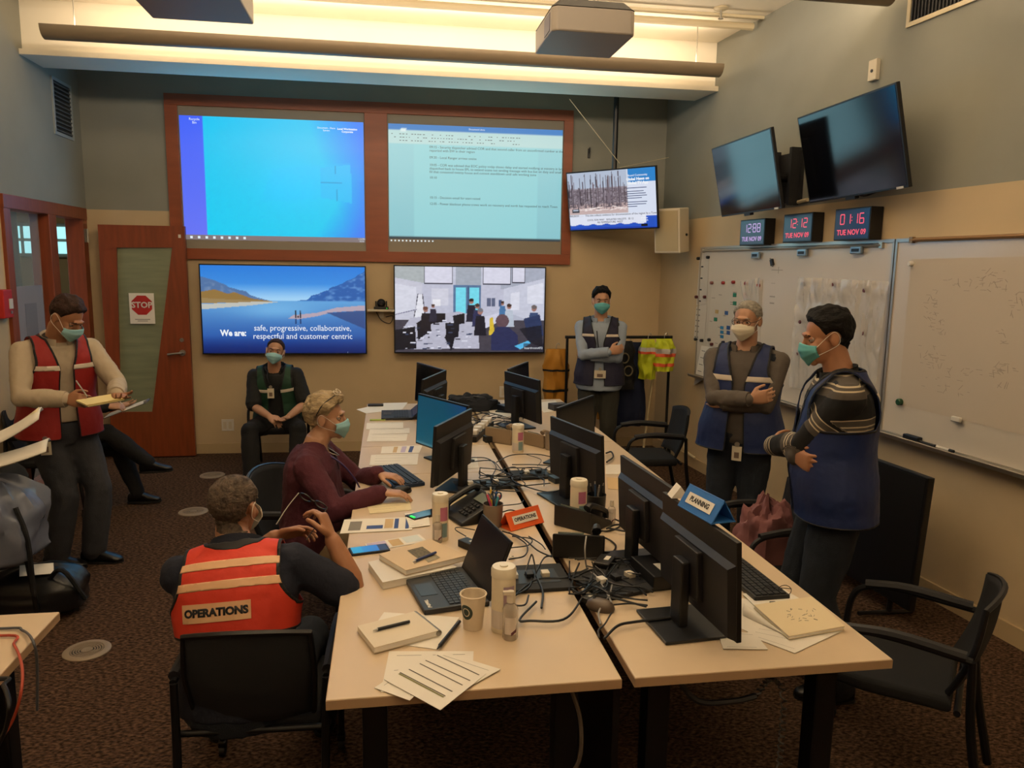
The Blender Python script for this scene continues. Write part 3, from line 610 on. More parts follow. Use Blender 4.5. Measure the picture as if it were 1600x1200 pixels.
# digital clocks
RED = emat('led_red', '#ff5066', 1.0); VIO = emat('led_pale', '#c9a4e0', .9)
CF = mat('clock_face', '#2a1e44', .2)
SEG = {'0': 'abcdef', '1': 'bc', '2': 'abged', '6': 'afgedc', '5': 'afgcd', '8': 'abcdefg', '3': 'abgcd'}
def seg(mb, ch, x, y, w, h, t):
    s = {'a': (x, y+h/2, w, t), 'd': (x, y-h/2, w, t), 'g': (x, y, w, t), 'b': (x+w/2, y+h/4, t, h/2), 'c': (x+w/2, y-h/4, t, h/2), 'f': (x-w/2, y+h/4, t, h/2), 'e': (x-w/2, y-h/4, t, h/2)}
    for c in SEG[ch]: a = s[c]; mb.box((a[0], a[1], .002), (a[2]*.96, a[3]*.96, .001))
def clock(px, py, w, h, label, digits, m, below):
    p = onR(px, py, .10); t = thing('digital_clock', label, 'clock', group=None); t.matrix_world = wallM(p, (RWN+Vector((0, -.03, 0))))
    MB().box((0, 0, -.045), (w, h, .09), bev=.004).build('casing', BLACK, t); MB().box((0, 0, .0005), (w-.02, h-.02, .001)).build('clock_face', CF, t)
    mb = MB(); n = len(digits); dw_ = w*.11; X0 = {4: (-.27, -.10, .10, .27)}[4]
    for c, x in zip(digits, X0): seg(mb, c, x*w, h*.16, dw_, h*.30, w*.022)
    mb.box((0, h*.21, .002), (.006, .006, .001)).box((0, h*.11, .002), (.006, .006, .001)); mb.build('time_digits', m, t)
    text(below, h*.24, m, t, (0, -h*.26, .002), I3, 'date_letters', bold=.0008)
    MB().box((0, 0, -.095), (w*.5, h*.6, .012)).build('wall_plate', CREAM, t); return t
clock(1175, 363, .34, .20, 'pale lit digital clock nearest the back corner', '1288', VIO, 'TUE NOV 09')
clock(1246, 356, .33, .20, 'middle digital clock with red digits reading 12:12', '1212', RED, 'TUE NOV 09')
clock(1331, 350, .33, .20, 'right-hand digital clock with red digits reading 01:16', '0116', RED, 'TUE NOV 09')
# loudspeaker on the right wall
t = thing('wall_loudspeaker', 'cream loudspeaker on the right wall by the back corner', 'speaker'); t.matrix_world = poseM(2.60, 6.92, 2.19, .95, .1)
MB().rings([[(-.11, -.2, -.1), (.11, -.2, -.1), (.11, .2, -.1), (-.11, .2, -.1)], [(-.14, -.2, .1), (.14, -.2, .1), (.14, .2, .1), (-.14, .2, .1)]]).build('cabinet', CREAM, t, bev=.01)
MB().box((0, 0, .101), (.24, .36, .006)).build('grille', mat('grille_cloth', '#b4a482', .9), t); MB().box((0, 0, -.14), (.06, .08, .12)).build('mount_bracket', BLACK, t); MB().cyl((.142, -.04, 0), (.15, -.04, 0), .012).build('fixing_knob', BLACK, t)
# ---------------- whiteboards
WBm = mat('whiteboard_enamel', '#cfc7bb', .22, spec=.6); ALU = mat('aluminium_trim', '#b5afa4', .35, .7)
def wbboard(y0, y1, label):
    a = RW0+RWD*((y0-RW0.y)/RWD.y); b_ = RW0+RWD*((y1-RW0.y)/RWD.y); c = (a+b_)/2+RWN*.012; c.z = 1.455; w = (b_-a).length; h = 1.15
    t = thing('whiteboard', label, 'whiteboard'); t.matrix_world = wallM(c, RWN)
    MB().box((0, 0, 0), (w-.02, h, .02)).build('writing_surface', WBm, t); mb = MB()
    for q in ((0, h/2, w, .02), (0, -h/2, w, .02)): mb.box((q[0], q[1], .004), (q[2], q[3], .028))
    for s in (-1, 1): mb.box((s*(w/2-.008), 0, .004), (.016, h, .028))
    mb.build('edge_trim', ALU, t)
    MB().add([(-w/2, -h/2-.012, .012), (w/2, -h/2-.012, .012), (w/2, -h/2-.012, .075), (-w/2, -h/2-.012, .075), (-w/2, -h/2+.012, .088), (w/2, -h/2+.012, .088)], [(0, 1, 2, 3), (3, 2, 5, 4)]).build('pen_tray', ALU, t, solid=.008)
    return t
wb1 = wbboard(4.265, 6.72, 'whiteboard behind the two blue vested people, covered in papers and magnets'); wb2 = wbboard(1.8, 4.255, 'right-hand whiteboard with the large plan sheet on it')
def rail(x0, y0, x1, y1, label, m):
    t = thing('map_rail', label, 'rail'); a = onR(x0, y0, .03); b_ = onR(x1, y1, .03); z = (a.z+b_.z)/2; a.z = b_.z = z; t.location = (a+b_)/2; d = (b_-a)/2
    MB().tube([-d, d], .012, 8).build('rail_bar', m, t); 
    for s in (-1, 1): MB().box(d*s, (.02, .03, .035)).build('end_stop', m, t)
rail(1098, 394, 1378, 380, 'thin grey map rail on top of the papered whiteboard', ALU); rail(1425, 377, 1640, 364, 'brown map rail on top of the right-hand whiteboard', mat('bronze_rail', '#8b6b4a', .4, .5))
for px, py, l in ((1183, 399, 'steel clip on the map rail below the clock nearest the corner'), (1256, 395, 'steel clip on the map rail below the middle clock'), (1341, 391, 'steel clip on the map rail below the right-hand clock')):
    t = thing('rail_clip', l, 'clip'); t.matrix_world = wallM(onR(px, py, .03), RWN); MB().box((0, 0, .012), (.11, .05, .022), bev=.009).build('clip_body', mat('clip_steel', '#8fa0ac', .3, .6), t); MB().box((0, 0, .0245), (.07, .02, .002)).build('clip_slot', DARK, t)
# things on the whiteboards
def sheetR(pts, name, label, cat, m, off=.024, group=None):
    ps = [onR(x, y, off) for x, y in pts]; c = sum(ps, Vector())/len(ps); M_ = wallM(c, RWN); t = thing(name, label, cat, group=group); t.matrix_world = M_
    Mi = M_.inverted(); q = [Mi @ p for p in ps]; MB().prism([(p.x, p.y) for p in q], 0, .0015).build('sheet', m, t); return t, q
PAP2 = mat('whiteboard_paper', '#c9c1b4', .8)
t, q = sheetR([(1093, 406), (1108, 403), (1104, 474), (1088, 477)], 'phone_list', 'upper narrow paper strip at the left edge of the whiteboard', 'paper', PAP2)
mb = MB()
for i in range(4):
    f = (i+.5)/4; x = q[0].x*(1-f)+q[3].x*f+.03; y = q[0].y*(1-f)+q[3].y*f; mb.box((x, y, .002), (.012, .07, .001)).box((x+.035, y-.01, .002), (.04, .012, .001))
mb.build('marker_writing', INK, t)
t, q = sheetR([(1088, 479), (1105, 476), (1101, 528), (1084, 530)], 'phone_list', 'lower narrow paper strip at the left edge of the whiteboard', 'paper', PAP2)
mb = MB()
for i in range(6): f = (i+.5)/6; mb.box((q[0].x*(1-f)+q[3].x*f+.05, q[0].y*(1-f)+q[3].y*f, .002), (.07, .01, .001))
mb.build('marker_writing', GREYINK, t)
t, q = sheetR([(1096, 540), (1117, 543), (1104, 590), (1084, 602)], 'pinned_note', 'white note hanging low on the whiteboard beside the glasses wearer', 'paper', PAPER)
mb = MB()
for i in range(5): f = (i+.7)/6; mb.box((q[0].x*(1-f)+q[3].x*f+.06, q[0].y*(1-f)+q[3].y*f, .002), (.07, .006, .001))
mb.build('marker_writing', GREYINK, t)
cz = mat('clear_wrinkled_plastic', '#e8e4de', .12, alpha=.45, bump=1.0, bscale=14, stretch=(1, 1, .35), spec=1.0)
cg = {'green': mat('tile_green', '#1e7a5c', .5), 'red': mat('tile_red', '#a8323c', .5), 'blue': mat('tile_blue', '#21508f', .5), 'cyan': mat('tile_cyan', '#2b7fb0', .5), 'tan': mat('tile_tan', '#b79a63', .6)}
t, q = sheetR([(1113, 440), (1192, 437), (1186, 560), (1103, 555)], 'status_chart', 'status chart of coloured squares on the whiteboard', 'chart', PAP2, .0235)
Mi = t.matrix_world.inverted(); mb_by = {}
for px, py, c in ((1148, 461, 'green'), (1148, 474, 'green'), (1165, 462, 'red'), (1135, 489, 'blue'), (1120, 487, 'tan'), (1118, 499, 'green'), (1128, 512, 'cyan'), (1128, 519, 'cyan'), (1128, 526, 'cyan'), (1138, 512, 'blue'), (1138, 520, 'blue')):
    l = Mi @ onR(px, py, .026); MB().box((l.x, l.y, .003), (.055, .032 if c != 'cyan' else .026, .002)).build('coloured_square', cg[c], t)
mb = MB(); rg = random.Random(2)
for i in range(14): mb.box((q[3].x+.05+rg.random()*.4, rg.uniform(q[3].y+.05, q[0].y-.05), .002), (.03+rg.random()*.04, .004, .001))
mb.build('faint_writing', GREYINK, t)
def wrinkle_sheet(pts, name, label, amp):
    ps = [onR(x, y, .03) for x, y in pts]; c = sum(ps, Vector())/4; M_ = wallM(c, RWN); Mi = M_.inverted(); q = [Mi @ p for p in ps]; t = thing(name, label, 'plastic sheet'); t.matrix_world = M_
    def f(u, v):
        p = (q[0]*(1-u)+q[1]*u)*(1-v)+(q[3]*(1-u)+q[2]*u)*v; n_ = noise.noise(Vector((p.x*16, p.y*4.5, 1)))+.5*noise.noise(Vector((p.x*34, p.y*9, 7)))
        k = 1-.6*v; return (p.x, p.y, .012+amp*abs(n_)*k)
    MB().grid(f, 60, 40).build('film', cz, t, True); return t
wrinkle_sheet([(1250, 433), (1392, 440), (1368, 628), (1236, 604)], 'plastic_film', 'wrinkled clear plastic film pinned on the whiteboard between the two blue vests', .045)
wrinkle_sheet([(1162, 440), (1190, 434), (1186, 500), (1166, 498)], 'plastic_sleeve', 'small crinkled plastic sleeve at the corner of the status chart', .03)
t, q = sheetR([(1424, 405), (1640, 400), (1640, 690), (1404, 632)], 'plan_drawing', 'large faint plan sheet hanging on the right-hand whiteboard', 'drawing', mat('plan_paper', '#c4b8a8', .75), .022)
Mi = t.matrix_world.inverted(); mb = MB(); rg = random.Random(8)
for cx, cy, rx, ry, n in ((1550, 428, 25, 6, 10), (1525, 445, 50, 10, 30), (1455, 475, 10, 25, 22), (1585, 475, 12, 20, 14), (1465, 510, 12, 14, 14), (1455, 555, 22, 20, 26), (1565, 525, 8, 12, 8), (1570, 575, 18, 8, 14), (1530, 580, 50, 8, 18), (1490, 605, 50, 16, 16), (1570, 605, 10, 6, 5)):
    for i in range(n):
        l = Mi @ onR(cx+rg.uniform(-rx, rx), cy+rg.uniform(-ry, ry), .024); a = rg.random()*PI; s = .012+rg.random()*.03; mb.box((l.x, l.y, .0018), (s, .0025, .0006), R3(0, 0, a if rg.random() < .5 else 0))
mb.build('faint_linework', mat('pencil_grey', '#a2968a', .8), t)['kind'] = 'stuff'
MAG = [(1114, 442, 0), (1132, 442, 2), (1148, 441, 2), (1168, 443, 2), (1187, 446, 2), (1132, 535, 4), (1093, 404, 1), (1108, 402, 1), (1257, 444, 1), (1305, 445, 3), (1355, 454, 3), (1353, 521, 3), (1254, 503, 3), (1250, 553, 3), (1089, 530, 1), (1098, 532, 1), (1110, 531, 1), (1114, 538, 3), (1090, 464, 3), (1103, 464, 3)]
mm = [mat('magnet_rose', '#8e5a58', .4), mat('magnet_black', '#1a1a1e', .4), mat('magnet_red', '#8e1f22', .4), mat('magnet_maroon', '#5a1a1e', .4), mat('magnet_navy', '#141c3a', .4), mat('magnet_green', '#1c4a2c', .4), mat('magnet_white', '#d9d5cc', .4)]
cn = ['rose', 'black', 'red', 'maroon', 'navy', 'green', 'white']
def magnet(px, py, k, lab, r=.014, off=.045):
    o = MB(wallM(onR(px, py, .022), RWN)).lathe([(r, 0), (r, off*.5), (r*.8, off*.6)], n=14).build('board_magnet', mm[k], None, True); return o
near = ['top left corner of the status chart', 'top edge of the status chart, second along', 'top middle of the status chart', 'top edge of the status chart, right of middle', 'top right corner of the status chart', 'bottom of the status chart', 'top left of the narrow strip', 'top right of the narrow strip', 'top left of the plastic film', 'top middle of the plastic film', 'top right of the plastic film', 'right side of the plastic film', 'left side of the plastic film', 'lower left side of the plastic film', 'bottom left of the narrow strip', 'above the low note, middle', 'above the low note, right', 'top right of the low note', 'left side of the narrow strips between sheets', 'right side of the narrow strips between sheets']
for (px, py, k_), s in zip(MAG, near): tag(magnet(px, py, k_, s), cn[k_]+' round magnet at the '+s, 'magnet', 'magnets on the papered whiteboard')
tag(magnet(1426, 412, 6, ''), 'white round magnet at the top left of the plan sheet', 'magnet'); tag(magnet(1408, 628, 5, '', .02), 'green round magnet at the bottom left of the plan sheet', 'magnet')
t = thing('board_eraser', 'small white eraser at the lower edge of the plan sheet', 'eraser'); t.matrix_world = wallM(onR(1497, 655, .03), RWN); MB().box((0, 0, .01), (.06, .028, .02), bev=.005).build('eraser_body', WHITE, t); MB().box((0, -.012, .01), (.058, .006, .019)).build('felt', GREYINK, t)
t = thing('marker_holder', 'small dark marker clip high on the papered whiteboard', 'clip'); t.matrix_world = wallM(onR(1208, 410, .022), RWN); MB().box((0, 0, .01), (.03, .05, .02), R3(0, 0, .4), bev=.004).build('clip_body', BLACK, t); MB().cyl((-.02, .03, .015), (.02, -.03, .015), .005).build('marker_stub', GREYINK, t)
o = MB(wallM(onR(1214, 422, .0225), RWN)).box((0, 0, 0), (.15, .006, .001)).box((.02, 0, 0), (.006, .05, .001)).box((-.04, -.1, 0), (.05, .004, .001)).box((-.04, -.2, 0), (.07, .01, .001)).box((-.04, -.25, 0), (.06, .012, .001)).build('board_scribble', mat('marker_grey', '#9b948a', .7), None); tag(o, 'faint grey marker writing on the board beside the status chart', 'writing')
def trayitem(name, label, cat, f, m, L_, r):
    p = RW0+RWD*((f-RW0.y)/RWD.y)+RWN*.055; p.z = .885+r; t = thing(name, label, cat); t.matrix_world = wallM(p, RWN); MB().cyl((-L_/2, 0, 0), (L_/2, 0, 0), r, n=10).build('barrel', m, t); MB().cyl((L_/2, 0, 0), (L_/2+.03, 0, 0), r*1.1, n=10).build('cap', BLACK, t)
trayitem('whiteboard_marker', 'white marker with black cap in the tray near the divider', 'marker', 4.33, WHITE, .09, .008); trayitem('whiteboard_marker', 'white marker in the right board tray, further from the divider', 'marker', 3.72, WHITE, .09, .008); trayitem('whiteboard_marker', 'dark marker in the right board tray near the white ones', 'marker', 3.85, DARK, .09, .008)
for f, l in ((3.95, 'black felt eraser in the right board tray'),):
    p = RW0+RWD*((f-RW0.y)/RWD.y)+RWN*.055; p.z = .90; t = thing('board_eraser', l, 'eraser'); t.matrix_world = wallM(p, RWN); MB().box((0, 0, 0), (.12, .03, .035), bev=.006).build('eraser_body', BLACK, t)
    MB().box((0, -.012, 0), (.118, .008, .034)).build('felt', GREYINK, t)
# black panel television leaning on the right wall
t = thing('leaning_display', 'large black flat display standing on the floor against the right wall', 'display')
A = onR(1362, 728, .35); 
p1 = atz(1400, 965); t.matrix_world = poseM(2.66, 3.93, .45, 1.49, -.06)
MB().box((0, 0, -.02), (.98, .72, .04), bev=.006).build('screen_casing', BLACK, t); MB().box((0, 0, .0015), (.95, .69, .002)).build('screen_glass', mat('matt_black_glass', '#050506', .5), t); MB().box((0, 0, -.05), (.6, .4, .04)).build('rear_cover', BLACK, t)
for s in (-1, 1):
    mb = MB(); mb.tube([(s*.33, -.35, -.02), (s*.33, -.43, -.02)], .015, 8); mb.tube([(s*.33, -.435, -.17), (s*.33, -.435, .17)], .012, 8); mb.build('foot', BLACK, t)
# ---------------- projectors
def projector(label, M, s=1):
    t = thing('ceiling_projector', label, 'projector'); t.matrix_world = M @ Matrix.Scale(s, 4)
    g1 = mat('projector_grey', '#8d8376', .5); c = .06
    poly = [(-.20, -.245), (.20, -.245), (.225, -.22), (.225, .235), (-.225, .235), (-.225, -.22)]
    MB().prism(poly, -.08, .045).build('casing', g1, t, bev=.008); MB().rings([[(x, y, .046) for x, y in poly], [(x*.8, y*.9, .085) for x, y in poly]]).build('top_cover', DARK, t)
    MB().cyl((-.1, .19, 0), (-.1, .25, 0), .045).build('lens_barrel', BLACK, t); MB().cyl((-.1, .25, 0), (-.1, .252, 0), .036).build('lens', mat('lens_glass', '#23252f', .1), t)
    MB().box((-.226, -.11, -.02), (.004, .14, .09)).build('side_grille', mat('projector_vent', '#5a5566', .5), t)
    MB().box((0, 0, .10), (.2, .2, .03)).build('mount_plate', DARK, t)
    for a, b_ in ((-1, -1), (1, -1), (1, 1), (-1, 1)): MB().cyl((a*.08, b_*.08, .08), (a*.05, b_*.05, .15), .012, n=8).build('mount_strut', METAL, t)
    L_ = (CEIL-M.translation.z)/s; MB().cyl((0, 0, .1), (0, 0, L_), .025).build('ceiling_pole', DARK, t)
    return t
# ============================================================ TABLES, CHAIRS, DESK THINGS
projector('grey ceiling projector in full view at the top of the picture', Matrix.Translation((1.087, 4.42, 3.145)), 1.0)
projector('blue lit ceiling projector cut by the top edge at left', Matrix.Translation((-.83, 3.76, 3.03)), 1.0)
TZ = .74
lam = mat('beige_laminate', '#cdb799', .38, var=.03, vscale=6); edg = mat('laminate_edge', '#ab8c6c', .5); fst = mat('black_steel', '#0d0d0f', .5, .3)
def table(x0, x1, y0, y1, label, legs=True, modesty=True):
    cx, cy = (x0+x1)/2, (y0+y1)/2; t = thing('conference_table', label, 'table', (cx, cy, 0)); w, d = x1-x0, y1-y0
    mb = MB(); mb.box((0, 0, TZ-.0145), (w, d, .029), bev=.003); mb.build('tabletop', lam, t)
    mb = MB(); e = .002
    for a in ((0, -d/2, w, e), (0, d/2, w, e)): mb.box((a[0], a[1], TZ-.0155), (w, e, .025))
    for s in (-1, 1): mb.box((s*w/2, 0, TZ-.0155), (e, d, .025))
    mb.build('edge_band', edg, t)
    ys = (-d/2+.16, d/2-.16) if legs else (0,)
    for y in ys:
        for s in (-1, 1): MB().box((s*(w/2-.12), y, (TZ-.03)/2), (.07, .07, TZ-.04), bev=.006).build('leg', fst, t)
        MB().box((0, y, TZ-.05), (w-.2, .05, .03)).build('crossbar', fst, t)
    return t
table(-.165, .622, 1.89, 4.05, 'beige table nearest the camera in the left-hand row')
table(-.165, .622, 4.056, 4.70, 'short beige table in the left-hand row beside the plum cardigan wearer', False)
table(-.165, .622, 4.706, 6.18, 'beige table at the far end of the left-hand row')
table(.660, 1.435, 1.89, 4.05, 'beige table nearest the camera in the right-hand row')
table(.660, 1.435, 4.056, 4.70, 'short beige table in the right-hand row behind the tallest monitors', False)
table(.660, 1.435, 4.706, 6.3, 'beige table at the far end of the right-hand row')
table(-2.3, -1.04, 1.1, 2.52, 'beige table corner at the lower left edge')
o = MB().box((.642, 2.35, .42), (.02, .72, .5)).build('modesty_panel', fst, None); tag(o, 'black privacy panel standing under the gap between the two rows', 'panel')
# ---- chair
mesh_f = mat('black_mesh_fabric', '#15161a', .8, bump=.3, bscale=400); seat_f = mat('black_seat_fabric', '#0e0f12', .9)
def make_chair():
    t = thing('guest_armchair', 'x', 'chair')
    def seatf(z): return [(-.225, -.2, z), (.225, -.2, z), (.24, .1, z), (.21, .24, z), (-.21, .24, z), (-.24, .1, z)]
    MB().rings([[(x*.94, y*.96, .40) for x, y, _ in seatf(0)], seatf(.415), seatf(.445), [(x*.95, y*.95, .46) for x, y, _ in seatf(0)]]).build('seat', seat_f, t, bev=.008)
    def bk(u, v):
        a = (u-.5)*2; wv = .235-.05*max(0, v-.55)**1.0*1.0-.03*(1-v); x = a*wv; z = .47+v*.38-.03*a*a*v; y = -.235-.09*v+.05*a*a-.02*math.sin(v*PI)
        return (x, y, z)
    MB().grid(bk, 14, 12).build('backrest', mesh_f, t, True, solid=.014)
    rim = [bk(0, v/8) for v in range(9)]+[bk(u/8, 1) for u in range(1, 9)]+[bk(1, v/8) for v in range(7, -1, -1)]
    MB().tube(rim, .011, 6).build('back_frame', BLACK, t, True)
    MB().cyl((-.26, -.22, .43), (.26, -.22, .43), .012).build('rear_crossbar', fst, t, True)
    for s in (-1, 1):
        MB().tube([(s*.25, -.34, .0), (s*.255, -.27, .35), (s*.26, -.25, .64)], [.017, .016, .014], 8, 4).build('leg', fst, t, True)
        MB().tube([(s*.25, .27, .075), (s*.255, .24, .40), (s*.262, .22, .58), (s*.262, .16, .645), (s*.262, .02, .66), (s*.262, -.25, .64)], .014, 8, 5).build('leg', fst, t, True)
        MB().tube([(s*.262, .17, .655), (s*.264, .0, .673), (s*.264, -.23, .655)], .021, 8, 4).build('armrest', DARK, t, True)
        MB().cyl((s*.25-.011, .27, .027), (s*.25+.011, .27, .027), .027, n=16).build('caster', DARK, t, True); MB().box((s*.25, .27, .058), (.035, .04, .03), bev=.008).build('caster_fork', fst, t)
    return t
ch0 = make_chair()
CH = [((-.42, 2.56), -.04, 'black armchair in the foreground that the orange vest wearer sits on'), ((-.40, 4.0), -1.95, 'black armchair beside the plum cardigan wearer, its curved back showing'), ((-.96, 7.02), PI, 'black armchair under the lake television, sat on by the green vest wearer'), ((1.98, 5.62), 1.50, 'empty black armchair in the back right corner by the coat rack'), ((1.86, 2.42), .84, 'empty black armchair at the lower right corner'), ((1.86, 3.50), 1.65, 'black armchair holding a pink jacket between the two blue vests'), ((-2.42, 6.02), -PI/2, 'black armchair behind the red vest wearer, occupied by crossed legs'), ((-2.10, 4.05), -.9, 'black armchair at the left edge piled with bags')]
for i, ((x, y), rz, l) in enumerate(CH):
    c = ch0 if i == 0 else dup(ch0)
    c.location = (x, y, 0); c.rotation_euler = (0, 0, rz); c.scale = (.88, .93, .89 if i == 0 else .92); c['label'] = l
# ---- monitors
def make_monitor(w=.5, h=.3):
    t = thing('computer_monitor', 'x', 'monitor'); tl = R3(-.06, 0, 0) if False else Euler((-.06, 0, 0)).to_matrix()
    R = Euler((PI/2-.06, 0, 0)).to_matrix()       # local x right, z up, faces -y, leaning back
    c = Vector((0, 0, .21)); mb = MB(Matrix.Translation(c) @ R.to_4x4())
    mb.box((0, 0, -.008), (w, h, .016), bev=.003); mb.build('screen_casing', BLACK, t)
    mb = MB(Matrix.Translation(c) @ R.to_4x4()); mb.rings([[(-w/2+.004, -h/2+.004, -.016), (w/2-.004, -h/2+.004, -.016), (w/2-.004, h/2-.07, -.016), (-w/2+.004, h/2-.07, -.016)], [(-w/2+.02, -h/2+.01, -.034), (w/2-.02, -h/2+.01, -.034), (w/2-.02, h/2-.085, -.034), (-w/2+.02, h/2-.085, -.034)]]); mb.box((0, -.02, -.042), (.16, .16, .02), bev=.004); mb.build('rear_cover', mat('monitor_back', '#141316', .5), t)
    MB(Matrix.Translation(c) @ R.to_4x4()).box((0, 0, .0005), (w-.02, h-.02, .001)).build('screen_glass', SCRN, t)
    MB().box((0, .065, .115), (.07, .03, .21), bev=.006).build('stand_column', BLACK, t); MB().box((0, .06, .006), (.23, .20, .010), bev=.003).build('stand_base', mat('stand_base', '#1b1c1e', .35), t)
    for dx in (-.05, -.02): MB(Matrix.Translation(c) @ R.to_4x4()).box((dx, -.09, -.042), (.012, .02, .018)).build('cable_plug', METAL if dx < -.03 else DARK, t)
    return t
def place_mon(o, x, y, yaw, label): o.location = (x, y, TZ); o.rotation_euler = (0, 0, -yaw); o['label'] = label
mon0 = make_monitor()
MO = [(.958, 2.178, -1.642, 'black monitor nearest the camera, with the blue tent sign on top'), (.968, 2.694, -1.647, 'black monitor directly behind the one with the blue tent sign'), (.9, 3.537, -1.841, 'black monitor seen from behind beside the pen cup on the right row'), (1.06, 4.18, -.92, 'dark faced monitor tucked behind the right row middle monitor'), (.309, 3.795, 2.022, 'black monitor seen from behind in front of the teal screen'), (.29, 4.30, 1.05, 'monitor with a teal lit screen facing the plum cardigan wearer'), (.931, 5.227, -1.899, 'black monitor seen from behind at the far end of the right row'), (1.0, 5.78, -1.1, 'monitor peeking out behind the far right row monitor'), (.302, 5.303, 1.948, 'black monitor seen from behind at the far end of the left row'), (.304, 5.751, 1.194, 'dark faced monitor at the far end of the left row, above the open laptop')]
TEAL = None
for i, (x, y, a, l) in enumerate(MO):
    o = mon0 if i == 0 else dup(mon0)
    place_mon(o, x, y, a, l)
    if 'teal lit' in l: tealm = o
im = Img(60, 36, (0, 78, 104), (0, 92, 112)); im.put(np.clip(im.X-.55, 0, 1)*np.clip(.6-im.Y, 0, 1)*2.2, (20, 60, 130)); im.rect(.0, .955, .5, 1, (120, 160, 170), .5)
for ch_ in children(tealm):
    if ch_.name.startswith('screen_glass'): bpy.data.objects.remove(ch_)
picture('screen_picture', im, .48, .28, tealm, (0, -.0015, .21), Euler((PI/2-.06, 0, 0)).to_matrix(), .75)
# ---- laptops
kb_m = mat('keycap_black', '#1a1c1f', .5)
def laptop(x, y, rz, label, open_=1.95, brand=True, w=.31, d=.22, lidh=.21):
    t = thing('laptop', label, 'laptop', (x, y, TZ), rz)
    MB().box((0, 0, .010), (w, d, .018), bev=.004).build('base', mat('laptop_body', '#1b1d21', .45), t)
    kb = MB()
    for r in range(6):
        for c in range(14): kb.box((-w*.42+c*w*.0645, d*.36-r*.0185, .0205), (w*.054, .0155, .003))
    kb.build('keyboard', kb_m, t)['kind'] = 'stuff'
    MB().box((0, -d*.30, .0195), (w*.32, d*.26, .0015)).build('touchpad', mat('touchpad', '#24272b', .35), t)
    Rl = Euler((open_, 0, 0)).to_matrix(); M_ = Matrix.Translation((0, d/2-.004, .018)) @ Euler((-(open_-PI/2), 0, 0)).to_matrix().to_4x4()
    l = MB(M_).box((0, .004, lidh/2), (w, .008, lidh), bev=.003).build('lid', BLACK, t); MB(M_).box((0, -.0008, lidh/2+.004), (w-.02, .001, lidh-.025)).build('screen_glass', mat('laptop_screen', '#12131c', .3), t)
    if brand: text('ThinkPad', .016, WHITE, t, (w*.36, -d*.40, .0196), R3(0, 0, 0), 'logo', bold=.0006); MB().box((-w*.40, -d*.46, .0195), (.02, .008, .001)).build('sticker', WHITE, t)
    return t
laptop(.185, 2.515, -1.37+0.0, 'open black laptop next to the paper cup', 1.95)
laptop(.06, 5.66, -PI/2, 'open black laptop at the far end of the left row, lid edge-on', 2.45, False)
laptop(.86, 5.32+.72, 2.0, 'closed dark laptop lying between the far right monitors', .02, False, lidh=.2) if False else None
# ---- desk phones
def deskphone(x, y, rz, label, m, s=1.0):
    t = thing('desk_phone', label, 'phone', (x, y, TZ), rz); t.scale = (s, s, s)
    M_ = Euler((.45, 0, 0)).to_matrix().to_4x4()
    MB().rings([[(-.10, -.10, 0), (.10, -.10, 0), (.10, .09, 0), (-.10, .09, 0)], [(-.10, -.10, .015), (.10, -.10, .015), (.10, .09, .10), (-.10, .09, .10)]]).build('base', m, t, bev=.006)
    Ms = Matrix.Translation((0, -.005, .0605)) @ Euler((.42, 0, 0)).to_matrix().to_4x4()
    hs = MB(Ms); hs.tube([(-.068, -.09, .012), (-.068, -.06, .032), (-.068, .06, .032), (-.068, .09, .012)], [.019, .014, .014, .019], 8, 4); hs.build('handset', m, t, True)
    MB(Ms).box((.03, .055, .003), (.10, .05, .006)).build('display', mat('phone_display', '#5c655c', .3), t); kp = MB(Ms)
    for r in range(4):
        for c in range(3): kp.box((.01+c*.024, .01-r*.022, .003), (.016, .013, .005))
    kp.build('keypad', DARK, t)
    MB().tube([(-.07, -.10, .03), (-.12, -.13, .008), (-.15, -.06, .006), (-.13, .02, .006), (-.09, .05, .02)], .004, 6, 5).build('handset_cord', BLACK, t, True)
    return t
deskphone(.36, 3.30, -1.2, 'black desk phone left of the wire pen cup', BLACK)
deskphone(.83, 3.14, 2.3, 'black desk phone just right of the orange tent sign', BLACK, .95); deskphone(.735, 2.84, 2.9, 'larger black desk phone with raised back near the cable heap', BLACK, 1.0)
bg = mat('beige_phone', '#8f7a60', .5)
deskphone(.74, 4.78, 2.4, 'beige desk phone behind the far wipes canister', bg); deskphone(.95, 4.66, 2.2, 'beige desk phone between the far canister and the monitor back', bg, .85)
# ---- canisters, bottles, cups
LABW = mat('label_white', '#cfc4ba', .5); PINK = mat('label_pink', '#b56a86', .5); TEALL = mat('label_teal', '#6f8d90', .5)
def canister(px, py, h, r, label, tone=PINK):
    p = atz(px, py, TZ); t = thing('wipes_canister', label, 'canister', (p.x, p.y, TZ))
    MB().lathe([(r*.96, 0), (r, .004), (r, h*.84), (r*.98, h*.85)], n=28).build('body', mat('canister_plastic', '#e0d2b6', .45), t, True)
    MB().lathe([(r*1.03, h*.85), (r*1.05, h*.865), (r*1.04, h*.965), (r*.95, h)], n=28).build('lid', mat('canister_lid', '#e9dfc8', .4), t, True)
    MB().lathe([(r*.35, h), (r*.33, h+.004)], n=16).build('lid_flap', mat('canister_lid', '#e9dfc8', .4), t)
    a0 = -PI/2-math.atan2(p.x, p.y)
    def patch(a, b, z0, z1, m, n): MB().grid(lambda u, v: (math.cos(a0+a+(b-a)*u)*(r+.0012), math.sin(a0+a+(b-a)*u)*(r+.0012), z0+(z1-z0)*v), 10, 1).build(n, m, t)
    patch(-.0, 1.0, h*.45, h*.74, tone, 'label_band'); patch(-1.2, 1.1, h*.08, h*.36, LABW, 'label_band'); patch(.1, .9, h*.1, h*.4, TEALL if tone == PINK else LABW, 'label_band')
    return t
